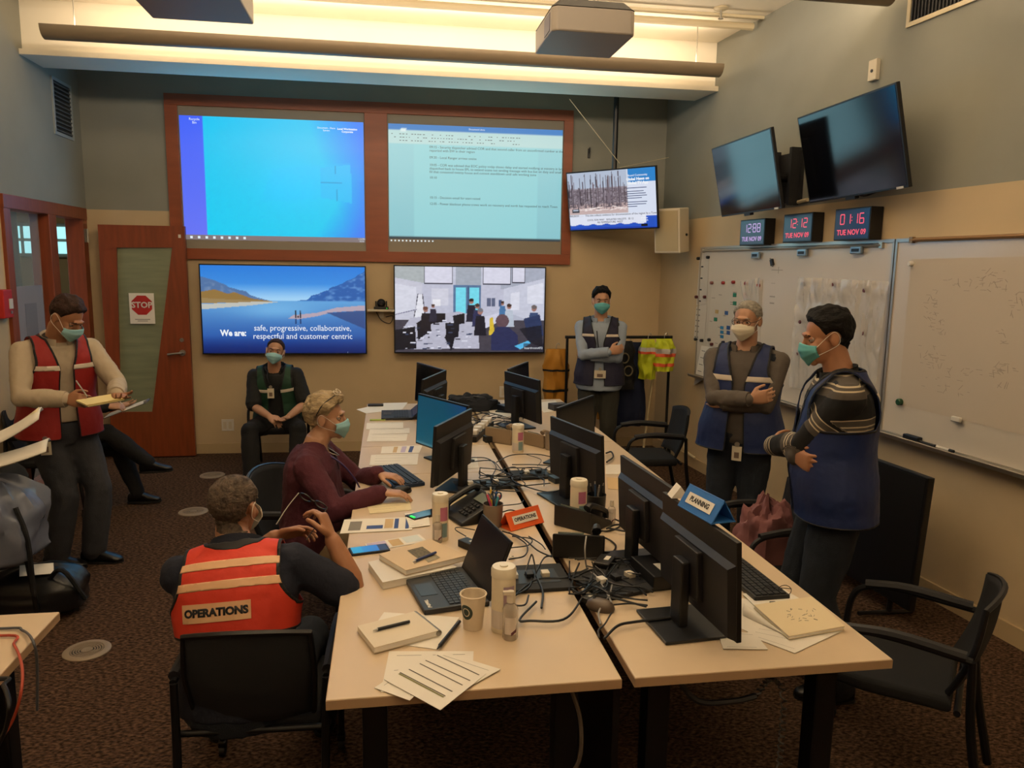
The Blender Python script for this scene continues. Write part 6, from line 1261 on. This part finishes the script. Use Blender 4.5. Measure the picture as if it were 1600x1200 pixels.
    for an, kn, fd in ((anR, knR, P.get('fR', (0, 1, 0))), (anL, knL, P.get('fL', (0, 1, 0)))):
        fd = V(fd).normalized(); up = Vector((0, 0, 1)); up = (up-fd*up.dot(fd)).normalized(); x = fd.cross(up); sh = MB(); z0 = -.045*k*1.7
        rs = []
        for a, w, h, zz in ((-.085, .018, .03, .036), (-.075, .032, .042, .042), (-.03, .036, .050, .052), (.02, .036, .046, .048), (.08, .042, .033, .034), (.13, .044, .024, .026), (.165, .034, .017, .02), (.18, .014, .010, .014)): rs.append(rng(an+fd*a*k+up*(z0+zz*k), x, up, w*k, h*k, 16, 2.6))
        sh.rings(rs); sh.tube([an+up*.03, an+up*(z0+.05)], [.036*k, .040*k], 12); mo = remesh(sh, .007, 4); mo.name = 'shoe'; mo.materials.clear(); mo.materials.append(C.get('shoem', mat('black_leather', '#0c0b0b', .35))); shade(mo, 3); o = bpy.data.objects.new('shoe', mo); COL.objects.link(o); o.parent = root
        MB().rings([rng(an+fd*.045*k+up*(z0+zz*k), x, fd, .046*k, .135*k, 18, 2.8) for zz in (-.004, .010)]).build('sole', mat('shoe_sole', '#131110', .7), o)
    # shirt
    st = MB(); f = C.get('sf', .012); torso(st, f, C.get('sbot', -.12), .99, C.get('flare', 0)); arms(st, f, C.get('sleeve', 1), cuff=C.get('cuff', .012)); me3 = remesh(st, .0085, 4, C.get('sfold', .012), .06)
    co, no, tri = arr(me3); N_ = 60; ss = np.linspace(-.25, 1.12, N_); F_ = [fr(float(s)) for s in ss]; cc = np.array([f_[0][:] for f_ in F_]); xx = np.array([f_[1][:] for f_ in F_]); yy = np.array([f_[2][:] for f_ in F_]); uu = np.array([f_[3][:] for f_ in F_])
    def tc(co):
        d = co[:, None, :]-cc[None]; h_ = np.abs((d*uu[None]).sum(-1))+.08*np.linalg.norm(d, axis=-1); i = h_.argmin(1); r = np.arange(len(co)); dd = d[r, i]; s = ss[i]+(dd*uu[i]).sum(-1)/LT
        return s, (dd*xx[i]).sum(-1), (dd*yy[i]).sum(-1)
    def toarm(co):
        best = np.full(len(co), 9.); t_ = np.zeros(len(co))
        for a, b, w in ((shR, elR, wrR), (shL, elL, wrL)):
            base = 0
            for p, q in ((a, b), (b, w)):
                p_, q_ = np.array(p[:]), np.array(q[:]); v = q_-p_; L_ = np.linalg.norm(v); t = np.clip(((co-p_) @ v)/(L_*L_), 0, 1); d = np.linalg.norm(co-p_-t[:, None]*v, axis=1); m = d < best; best[m] = d[m]; t_[m] = (base+t*L_)[m]; base += L_
        return best, t_
    s_, l_, f_ = tc(co); ad, at_ = toarm(co); rr = np.hypot(l_, f_*1.0)
    onarm = (ad < .034*S+f+.02) & (at_ > .06*S)
    nk = np.where(onarm, 1.0, np.maximum(C.get('ncut', .985)-s_, rr/S-C.get('neck', .044))); 
    if C.get('vneck'): nk = np.minimum(nk, np.where((f_ > .02) & ~onarm & (s_ > .5), np.abs(l_)-np.maximum(s_-C['vneck'], -.1)*.16, 1)) 
    band = np.where(onarm, at_+.04, (1.0-s_)*LT)
    co2, tri2, ex = clip(co, tri, nk, [band]); mk('shirt', co2, tri2, C['sm'], root, 0, attr=ex[0])
    # collar
    if C.get('collar', 1):
        cm_ = C.get('colm', C['sm']); g = C.get('cgap', .35)
        def cf(u, v):
            a = PI/2+g+(2*PI-2*g)*u; c, x, y, u_ = fr(1.0); h = (v*2) if v < .5 else (2-2*v); out = 0 if v < .5 else .011; drop = 0 if v < .5 else (v-.5)*2*.018
            R_c = .046*S+.004-.004*h+out; z = .004+.034*h-drop-(.012 if v > .5 else 0)*v+.012*(-math.sin(a)); return c+x*math.cos(a)*R_c+y*(math.sin(a)*R_c*.92+.006)+u_*(z-.01)
        MB().grid(cf, 30, 6).build('collar', cm_, root, True, solid=.003)
    if C.get('sleeve', 1) >= 1 and C.get('cuffm'):
        for a, b in ((elR, wrR), (elL, wrL)):
            d_ = (b-a).normalized(); mb = MB(); mb.tube([b-d_*.065, b-d_*.004], [.0235*S+f*.6, .0205*S+f*.7], 18); mb.build('cuff', C['cuffm'], root, True)
    # vest
    vs = C.get('vest')
    if vs:
        vm = MB(); fv = vs.get('fat', .026); torso(vm, fv, vs.get('bot', -.12)-.12, 1.02, vs.get('flare', .05)); me4 = remesh(vm, .0095, 5, .010, .09); co, no, tri = arr(me4); s_, l_, f_ = tc(co)
        al = np.abs(l_)/S; rr = np.hypot(l_, f_-.0)/S; e_neck = np.maximum(rr-.056, (.93-s_)*.5); e_neck = np.where(f_ > 0, np.minimum(e_neck, np.maximum(al-np.clip((s_-vs.get('v', .55))/(1-vs.get('v', .55))*vs.get('vw', .05), -1, 1), (vs.get('v', .55)-s_)*.5)), e_neck)
        arm_w = vs.get('arm', .092)+.030*np.clip((.80-s_)/.2, 0, 1)**2; e_arm = np.where(s_ > .48, np.maximum(arm_w-al, (.60-s_)*.4), 1)
        e_bot = s_-vs.get('cutb', vs.get('bot', -.12)+.035); gap = vs.get('gap', 0); e_gap = np.where(f_ > 0, al*S-gap*(1 if not vs.get('gapv') else 1)*(1+vs.get('gapg', 0)*np.clip(.6-s_, -1, 1)), 1) if gap else np.ones(len(co))
        e = np.minimum.reduce([e_neck, e_arm, e_bot*.5, e_gap])
        vo = shell('vest', me4, [e], .001, vs['m'], root, .004)
        bo = shell('vest_binding', me4, [e, .0065-e], .0035, vs['trim'], vo, .003)
        if 'zones' in vs:
            for zf, zm, zn in vs['zones']: shell(zn, me4, [e]+zf(s_, l_, f_, S), .0042, zm, vo, .002)
        for s0, s1, zone in vs.get('bands', ()):
            for sd in ((1, -1) if zone == 'front' else (0,)): shell('reflective_stripe', me4, [e-.002, s_-s0, s1-s_, f_ if zone == 'front' else -f_]+([sd*l_] if sd else []), .0055, vs.get('refl', SILV), vo, .002)
        if vs.get('back'):
            word, sv, size, off_ = vs['back']; c, x, y, u_ = fr(sv); R_ = Matrix((-(-x), u_, -y)).transposed() if 0 else Matrix(((x.x, u_.x, -y.x), (x.y, u_.y, -y.y), (x.z, u_.z, -y.z)))
            from mathutils.bvhtree import BVHTree
            bvh = BVHTree.FromPolygons(co.tolist(), tri.tolist())
            def wrap(me_, extra):
                for v in me_.vertices:
                    w_ = c+x*(v.co.x+off_[2])+u_*v.co.y-y*.6; h = bvh.ray_cast(w_, y, 1.2); v.co = (h[0]-y*(extra)) if h[0] is not None else c+x*v.co.x+u_*v.co.y-y*.15
            mb = MB(); mb.grid(lambda a, b: ((a-.5)*off_[0], (b-.5)*off_[1], 0), 40, 10); me5 = mb.mesh('back_panel'); wrap(me5, .008); me5.materials.append(vs.get('refl', SILV)); o5 = bpy.data.objects.new('back_panel', me5); COL.objects.link(o5); o5.parent = vo; md = o5.modifiers.new('s', 'SOLIDIFY'); md.thickness = .0015; md.offset = 1 if 0 else 0
            cd = bpy.data.curves.new('t', 'FONT'); cd.body = word; cd.size = size; cd.align_x = 'CENTER'; cd.align_y = 'CENTER'; cd.offset = .0018; cd.resolution_u = 3; ob_ = bpy.data.objects.new('t', cd); me6 = bpy.data.meshes.new_from_object(ob_); bpy.data.objects.remove(ob_)
            bm = bmesh.new(); bm.from_mesh(me6); bmesh.ops.triangulate(bm, faces=bm.faces[:]); bmesh.ops.subdivide_edges(bm, edges=[e__ for e__ in bm.edges if e__.calc_length() > .02], cuts=1); bm.to_mesh(me6); bm.free()
            wrap(me6, .0098); me6.materials.clear(); me6.materials.append(INK); o6 = bpy.data.objects.new('back_lettering', me6); COL.objects.link(o6); o6.parent = vo; md = o6.modifiers.new('s', 'SOLIDIFY'); md.thickness = .001; md.offset = 0
    PEOPLE[len(PEOPLE)] = root; M_ = Matrix.Translation(root.location) @ Euler((0, 0, rz)).to_matrix().to_4x4()
    return dict(root=root, M=M_, fr=fr, wrR=wrR, wrL=wrL, Mh=Mh, me=me, elR=elR, elL=elL, S=S, knR=knR, knL=knL, pel=pel)
SILV = mat('reflective_tape', '#cfc3b4', .4); TRIM = mat('black_binding', '#0b0b0d', .7)
def badge(R, p, label, lan=None, big=(.055, .085), rot=0):
    M_ = R['M'] @ Matrix.Translation(p); t = thing('id_badge', label, 'badge'); t.matrix_world = M_ @ Euler((PI/2, 0, PI+rot)).to_matrix().to_4x4(); MB().box((0, 0, 0), (big[0], big[1], .003), bev=.001).build('card', mat('badge_card', '#c9bfa9', .4), t); MB().box((0, -.01, .002), (big[0]*.5, big[1]*.4, .001)).build('portrait_print', mat('badge_print', '#6a5648', .6), t)
    MB().cyl((0, big[1]/2+.012, -.002), (0, big[1]/2+.012, .006), .014, n=16).build('badge_reel', METAL, t); MB().box((0, big[1]/2+.004, 0), (.012, .016, .002)).build('badge_clip', DARK, t)
    return t
def lanyard(R, pts, label, m=TRIM): 
    o = MB().tube([R['M'] @ Vector(p) for p in pts], .0045, 6, 5).build('lanyard', m, None, True); return tag(o, label, 'lanyard')
hair_brown = mat('hair_brown', '#33211a', .75, spec=.25, var=.4, vscale=60, bump=.8, bscale=120, stretch=(1, .4, 1)); hair_grey = mat('hair_grey_brown', '#51453a', .8, spec=.2, var=.5, vscale=60, bump=.9, bscale=140, stretch=(1, .4, 1)); hair_silver = mat('hair_silver', '#8b8478', .6, var=.35, vscale=70, bump=.8, bscale=140, stretch=(1, .4, 1))
hair_blond = mat('hair_grey_blond', '#9a8768', .75, spec=.3, var=.4, vscale=50, bump=1, bscale=110, stretch=(1, .4, 1)); hair_dark = mat('hair_dark', '#0e0b0a', .75, spec=.2, var=.4, vscale=60, bump=.8, bscale=130, stretch=(1, .4, 1))
jeans = mat('dark_denim', '#151c26', .9, var=.25, vscale=18, bump=.3, bscale=300); slate = mat('slate_trousers', '#34353a', .85, var=.1, vscale=20, bump=.2, bscale=200); olive = mat('olive_trousers', '#2c2a22', .9, bump=.2, bscale=150); blackt = mat('black_trousers', '#0f0f11', .9, bump=.2, bscale=150); khaki = mat('khaki_trousers', '#8a7556', .9, bump=.2, bscale=150)
def crossed(z=1.08, y=.19): return dict(wR=(-.085, y+.04, z+.03), wL=(.08, y-.02, z-.02), eR=(1, .1, -.8), eL=(-1, .1, -.8), hR=((-1, -.25, .25), (.1, -1, .1)), hL=((1, -.6, .1), (-.1, -1, -.1)), cR=.45, cL=.2)
stand = dict(aR=(.10, .02, .075), aL=(-.10, .0, .075))
# red vest, standing, writing
RV = mat('vest_red', '#8f1512', .65, bump=.25, bscale=30); shirt_c = mat('cream_shirt', '#ae9f88', .8, bump=.25, bscale=24)
R = build_person('person standing in a red vest and cream shirt, writing on a small notepad', (-1.93, 4.88), -2.45, 1.67,
  dict(pel=(0, 0, .885), lean=(0, .13, 1), hoff=(-.015, .062, .072), wR=(.07, .35, 1.08), wL=(-.16, .43, 1.09), eR=(1, -.5, -.5), eL=(-1, -.3, -1), hR=((-.45, 1, -.0), (-1, -.4, -.4)), hL=((.1, 1, -.1), (0, -.1, 1)), cR=.75, cL=[.15, .25, .4, .5], aR=(.07, .0, .075), aL=(-.12, .06, .075), kR=(-.5, .8, 0), kL=(-.5, .8, 0), fR=(-.7, .72, 0), fL=(-.68, .74, 0), vox=.0055, wide=1.06),
  dict(trm=slate, sm=shirt_c, sbot=-.05, cuffm=shirt_c, sf=.016, vest=dict(m=RV, trim=TRIM, gap=.035, gapg=.5, v=.5, vw=.042, bot=-.16, bands=((.70, .755, 'front'), (.70, .755, 'back')), fat=.034, arm=.088)),
  dict(hm=hair_brown, pitch=.62, yaw=.45, mask=MASKB, skin=SKIN2, hair=.012, top=.016))
badge(R, (.13, .15, .78), 'white identity badge clipped at the hip of the red vest wearer', rot=-.5)
t = thing('notepad', 'small yellow notepad held by the red vest wearer', 'notepad'); t.matrix_world = R['M'] @ Matrix.Translation((-.05, .50, 1.08)) @ Euler((-.12, .05, .1)).to_matrix().to_4x4(); MB().box((0, 0, 0), (.20, .13, .008), bev=.001).build('paper_block', mat('pad_yellow', '#e0cf92', .7), t); MB().box((0, 0, -.0055), (.205, .135, .003)).build('backing_board', mat('board_grey', '#6b5f4c', .8), t); MB().box((0, .06, .0046), (.2, .012, .001)).build('pad_binding', mat('pad_top', '#b89a50', .6), t)
t = thing('pen', 'silver pen in the hand of the red vest wearer', 'pen'); t.matrix_world = R['M']; MB().cyl((.0, .45, 1.10), (.04, .42, 1.19), .004, n=8).build('barrel', METAL, t, True); MB().cyl((-.003, .452, 1.093), (.0, .45, 1.10), .002, n=8).build('pen_tip', DARK, t)
# seated behind the red vest, legs crossed
blk = mat('black_jumper', '#101012', .9)
R2 = build_person('person in black seated behind the red vest wearer, legs crossed, writing on a clipboard', (-2.38, 6.03), -PI/2, 1.58,
  dict(pel=(0, -.03, .50), lean=(0, .10, 1), wR=(.10, .36, .80), wL=(-.10, .37, .77), eR=(1, -.4, -1), eL=(-1, -.4, -1), hR=((-.2, 1, -.1), (-.6, 0, -1)), hL=((.2, 1, .0), (0, 0, 1)), cR=.6, cL=.4, aR=(.0, .60, .34), aL=(-.09, .48, .08), kR=(.1, .6, 1), kL=(-.1, 1, .6), fR=(.05, .85, .05), fL=(-.05, 1, 0), vox=.007),
  dict(trm=blackt, sm=blk, collar=0, tf=.012, bell=.004, sf=.012), dict(hm=hair_dark, pitch=.3, mask=MASKB, hair=.016))
t = thing('clipboard', 'clipboard with white paper on the lap of the person in black', 'clipboard'); t.matrix_world = R2['M'] @ Matrix.Translation((-.02, .46, .755)) @ Euler((.35, 0, .1)).to_matrix().to_4x4(); MB().box((0, 0, 0), (.23, .32, .004)).build('board', mat('clip_board_grey', '#5a5550', .6), t); MB().box((0, -.005, .0035), (.21, .28, .003)).build('paper_sheets', PAPER, t); MB().box((0, .145, .007), (.1, .025, .01), bev=.003).build('clamp', METAL, t)
t = thing('pen', 'white pen in the hand of the person in black', 'pen'); t.matrix_world = R2['M']; MB().cyl((.03, .46, .775), (.10, .42, .865), .004, n=8).build('barrel', WHITE, t, True); MB().cyl((.025, .463, .768), (.03, .46, .775), .002, n=8).build('pen_tip', DARK, t)
# green vest, seated by the back wall
GV = mat('vest_green', '#123a26', .7, bump=.25, bscale=30); bshirt = mat('black_shirt', '#0f1012', .85, bump=.25, bscale=30)
R3_ = build_person('person in a green vest and black shirt, seated under the lake television', (-.96, 7.0), PI-.0, 1.62,
  dict(pel=(0, -.02, .47), lean=(.03, .34, 1), hoff=(-.01, .03, .092), wR=(.03, .36, .565), wL=(-.13, .36, .56), eR=(1, -.6, -.6), eL=(-1, -.6, -.6), hR=((-.6, .5, -.35), (-.3, -.3, -1)), hL=((.6, .6, -.2), (0, 0, 1)), cR=.55, cL=.3, aR=(.17, .46, .08), aL=(-.20, .44, .08), kR=(.35, 1, .5), kL=(-.35, 1, .5), vox=.0065, belly=.02, wide=1.06, tl=.98),
  dict(trm=blackt, sm=bshirt, sleeve=.95, sf=.016, bare_arm=1, cgap=.6, vest=dict(m=GV, trim=TRIM, gap=.05, gapg=.5, v=.35, bot=-.05, bands=((.66, .72, 'front'),), fat=.034)),
  dict(hm=hair_brown, pitch=-.02, roll=-.16, yaw=.05, mask=MASKB, skin=SKIN, hair=.007, line=.096))
badge(R3_, (.03, .235, .74), 'identity badge hanging on the chest of the green vest wearer')
lanyard(R3_, [(.06, .16, .93), (.055, .225, .87), (.03, .225, .80)], 'dark lanyard on the green vest wearer')
# purple top, typing
MAR = mat('plum_cardigan', '#451321', .9, bump=.3, bscale=60); PUR = mat('purple_top', '#4a1f4a', .8)
R4 = build_person('person with short silver blond hair in a plum cardigan, typing at the left row', (-.38, 3.86), -PI/2-.05, 1.60,
  dict(pel=(0, -.03, .49), lean=(0, .14, 1), hoff=(-.01, .035, .080), wR=(.27, .36, .785), wL=(.0, .33, .80), eR=(1, -.3, -.9), eL=(-1, -.2, -.9), hR=((.05, 1, -.05), (0, -.1, -1)), hL=((.35, 1, -.08), (0, -.1, -1)), cR=.35, cL=[.3, .35, .35, .3], aR=(.12, .45, .08), aL=(-.12, .42, .08), kR=(.2, 1, .6), kL=(-.2, 1, .6), vox=.005, belly=.06, wide=1.26, tl=.96),
  dict(trm=khaki, sm=MAR, sbot=-.16, sf=.020, collar=0, vneck=.74, neck=.040, ncut=1.0, sfold=.014), 
  dict(hm=hair_blond, pitch=.02, yaw=-.10, mask=MASKB, skin=SKIN, hair=.021, top=.012, fringe=.03, nape=-.06, line=.082))
Mh4 = R4['M'] @ R4['Mh']; t = thing('reading_glasses', 'reading glasses pushed up on the silver blond hair', 'glasses'); mb = MB(Mh4)
for s in (-1, 1): MB(Mh4).tube([(s*.032+math.cos(a)*.023, .055+math.sin(a)*.012, .150-math.sin(a)*.010) for a in [2*PI*j/20 for j in range(21)]], .0022, 6).build('lens_rim', CREAM, t, True); MB(Mh4).tube([(s*.056, .055, .140), (s*.090, .0, .095), (s*.098, -.035, .035)], .0028, 6, 4).build('temple_arm', BLACK, t, True)
Mr = R4['M']; 
lanyard(R4, [(.055, .06, .935), (.07, .15, .88), (.05, .21, .80), (.02, .24, .73)], 'purple lanyard round the neck of the plum cardigan wearer', mat('lanyard_purple', '#3a2a5c', .6))
for nm, pts, m_, l, r in (('necklace', [(-.055, .04, .95), (.0, .135, .90), (.055, .04, .95)], METAL, 'thin necklace on the plum cardigan wearer', .0025),):
    o = MB().tube([Mr @ Vector(p) for p in pts], r, 6, 6).build(nm, m_, None, True); tag(o, l, 'necklace')
o = MB(Mh4).ell((.083, -.008, -.036), (.005, .005, .009)).build('earring', mat('gold', '#c9a45a', .3, .8), R4['root'], True); o.matrix_world = Matrix(); o.parent = None; tag(o, 'small gold earring under the ear of the plum cardigan wearer', 'earring')
# orange vest, back to the camera
OV = mat('vest_orange', '#c9341d', .7, bump=.25, bscale=30); NAVY_S = mat('navy_polo', '#0f1424', .9, bump=.25, bscale=60); OTAPE = mat('peach_tape', '#dcae84', .5)
R5 = build_person('person seen from behind in an orange OPERATIONS vest over a navy polo', (-.49, 2.47), -.05, 1.64,
  dict(pel=(0, .0, .45), lean=(-.08, .42, 1), tl=.93, hoff=(-.015, .06, .066), wR=(.28, .20, .90), wL=(.06, .36, .855), eR=(1, -.1, -1.3), eL=(-1, .15, -1), hR=((-.35, .3, .8), (-.8, .1, -.2)), hL=((.9, .3, .1), (.3, -.5, -.6)), cR=[.7, .8, .85, .9], cL=[.35, .45, .5, .55], tL=.3, tR=.6, aR=(.2, .5, .08), aL=(-.2, .5, .08), kR=(.2, 1, .6), kL=(-.2, 1, .6), vox=.0042, belly=.03, wide=1.10),
  dict(trm=jeans, sm=NAVY_S, sleeve=.72, bare_arm=1, sf=.016, vest=dict(m=OV, trim=TRIM, gap=.02, v=.6, bot=.14, cutb=.43, fat=.028, arm=.094, refl=OTAPE, bands=((.84, .89, 'back'), (.72, .77, 'back')), back=('OPERATIONS', .59, .033, (.215, .058, -.035)))),
  dict(hm=hair_grey, pitch=.10, yaw=-.30, mask=MASKW, skin=SKIN2, hair=.010, nape=-.066))
t = thing('reading_glasses', 'black framed glasses held up in the hands of the orange vest wearer', 'glasses'); gm = R5['M'] @ Matrix.Translation((.20, .34, .99)) @ Euler((.5, .35, -.4)).to_matrix().to_4x4(); t.matrix_world = gm; t.scale = (1, 1, 1)
for s in (-1, 1): MB().tube([(s*.033+math.cos(a)*.026, 0, math.sin(a)*.017) for a in [2*PI*j/20 for j in range(21)]], .0028, 8).build('lens_rim', mat('frame_black', '#141416', .3), t, True); MB().tube([(s*.062, 0, .008), (s*.066, -.06, -.01), (s*.064, -.13, -.035)], .002, 6, 4).build('temple_arm', METAL if s < 0 else BLACK, t, True)
MB().tube([(-.008, 0, .004), (.008, 0, .004)], .0025, 6).build('bridge', MATS['frame_black'], t)
# navy vest standing at the back
NV = mat('vest_navy', '#15132e', .7, bump=.25, bscale=30); BSH = mat('pale_blue_shirt', '#8c98a8', .8, bump=.25, bscale=26)
R6 = build_person('dark haired person in navy vest and pale blue shirt by the back wall, arms crossed', (1.86, 6.62), 2.85, 1.66,
  dict(pel=(0, 0, .885), lean=(0, .0, 1), vox=.0065, wide=1.02, **crossed(1.10, .18), **stand),
  dict(trm=olive, sm=BSH, sbot=-.2, flare=.1, cuffm=BSH, vest=dict(m=NV, trim=TRIM, gap=.03, gapg=.8, v=.4, bot=-.16, bands=((.72, .765, 'front'),), fat=.036)),
  dict(hm=hair_dark, pitch=.05, yaw=.12, mask=MASKD, skin=SKIN, hair=.016, top=.014, fringe=.012))
badge(R6, (-.01, .20, .93), 'white identity badge on the navy vest below the crossed arms', big=(.10, .07))
lanyard(R6, [(.03, .12, 1.30), (.02, .15, 1.22), (.01, .165, 1.16)], 'black lanyard on the chest of the navy vest wearer')
# blue vest with glasses
BV = mat('vest_blue', '#0a2050', .6, bump=.25, bscale=26); GSH = mat('grey_shirt', '#544c44', .85, bump=.25, bscale=26)
R7 = build_person('grey haired person in a blue vest, glasses and white mask, arms crossed', (2.08, 4.25), 2.50, 1.66,
  dict(pel=(0, 0, .885), lean=(0, -.02, 1), vox=.0055, wide=1.12, belly=.03, **crossed(1.10, .21), **stand),
  dict(trm=jeans, sm=GSH, sbot=-.12, cuffm=GSH, cgap=.5, vest=dict(m=BV, trim=TRIM, gap=.03, gapg=1.0, v=.4, bot=-.2, bands=((.64, .70, 'front'),), fat=.036, flare=.08)),
  dict(hm=hair_silver, pitch=.12, yaw=-.15, mask=MASKW, skin=SKIN, hair=.009, glasses=1, line=.092))
badge(R7, (-.02, .20, .80), 'white identity badge hanging at the belt of the blue vest wearer with glasses')
# striped jumper with blue vest
def striped():
    m = bpy.data.materials.new('striped_knit'); m.use_nodes = True; nt = m.node_tree; N = nt.nodes; L = nt.links; b = N['Principled BSDF']; b.inputs['Roughness'].default_value = .95
    a = N.new('ShaderNodeAttribute'); a.attribute_name = 'band'; md = N.new('ShaderNodeMath'); md.operation = 'MODULO'; md.inputs[1].default_value = .17; ad = N.new('ShaderNodeMath'); ad.operation = 'ADD'; ad.inputs[1].default_value = .34+.0
    dv = N.new('ShaderNodeMath'); dv.operation = 'DIVIDE'; dv.inputs[1].default_value = .17; L.new(a.outputs['Fac'], ad.inputs[0]); L.new(ad.outputs[0], md.inputs[0]); L.new(md.outputs[0], dv.inputs[0])
    r = N.new('ShaderNodeValToRGB'); r.color_ramp.interpolation = 'CONSTANT'; e = r.color_ramp.elements; bk, gr, cr_ = lin('#0c0c0e'), lin('#4a443d'), lin('#b5a78c')
    e[0].position = 0; e[0].color = gr; e[1].position = .10; e[1].color = cr_
    for p, c in ((.135, gr), (.20, cr_), (.235, gr), (.40, bk), (.93, cr_), (.96, gr)): q = e.new(p); q.color = c
    L.new(dv.outputs[0], r.inputs[0]); L.new(r.outputs[0], b.inputs['Base Color']); return m
BV2 = mat('vest_royal_blue', '#0b2152', .55, bump=.25, bscale=22)
R8 = build_person('dark haired person in a blue vest over a black and grey striped jumper, arms crossed', (1.91, 2.98), 1.22, 1.69,
  dict(pel=(0, 0, .90), lean=(0, .06, 1), hoff=(0, .035, .088), vox=.0045, wide=1.12, belly=.04, **{**crossed(1.06, .22), 'wL': (.13, .26, 1.06), 'wR': (-.09, .19, 1.07), 'cR': .85, 'hR': ((-1, -.5, -.1), (.3, -1, .1))}, aR=(.11, .05, .075), aL=(-.11, -.04, .075), fR=(.1, 1, 0), fL=(-.1, 1, 0)),
  dict(trm=jeans, sm=striped(), sbot=-.1, sf=.018, colm=mat('dark_collar', '#14130f', .9), bell=.03, tf=.02, vest=dict(m=BV2, trim=TRIM, gap=.02, v=.35, bot=-.22, fat=.036, flare=.02, arm=.070, bands=((.80, .86, 'back'),))),
  dict(hm=hair_dark, pitch=.22, yaw=.10, mask=MASKD, skin=SKIN2, hair=.017, top=.010, nape=-.06))
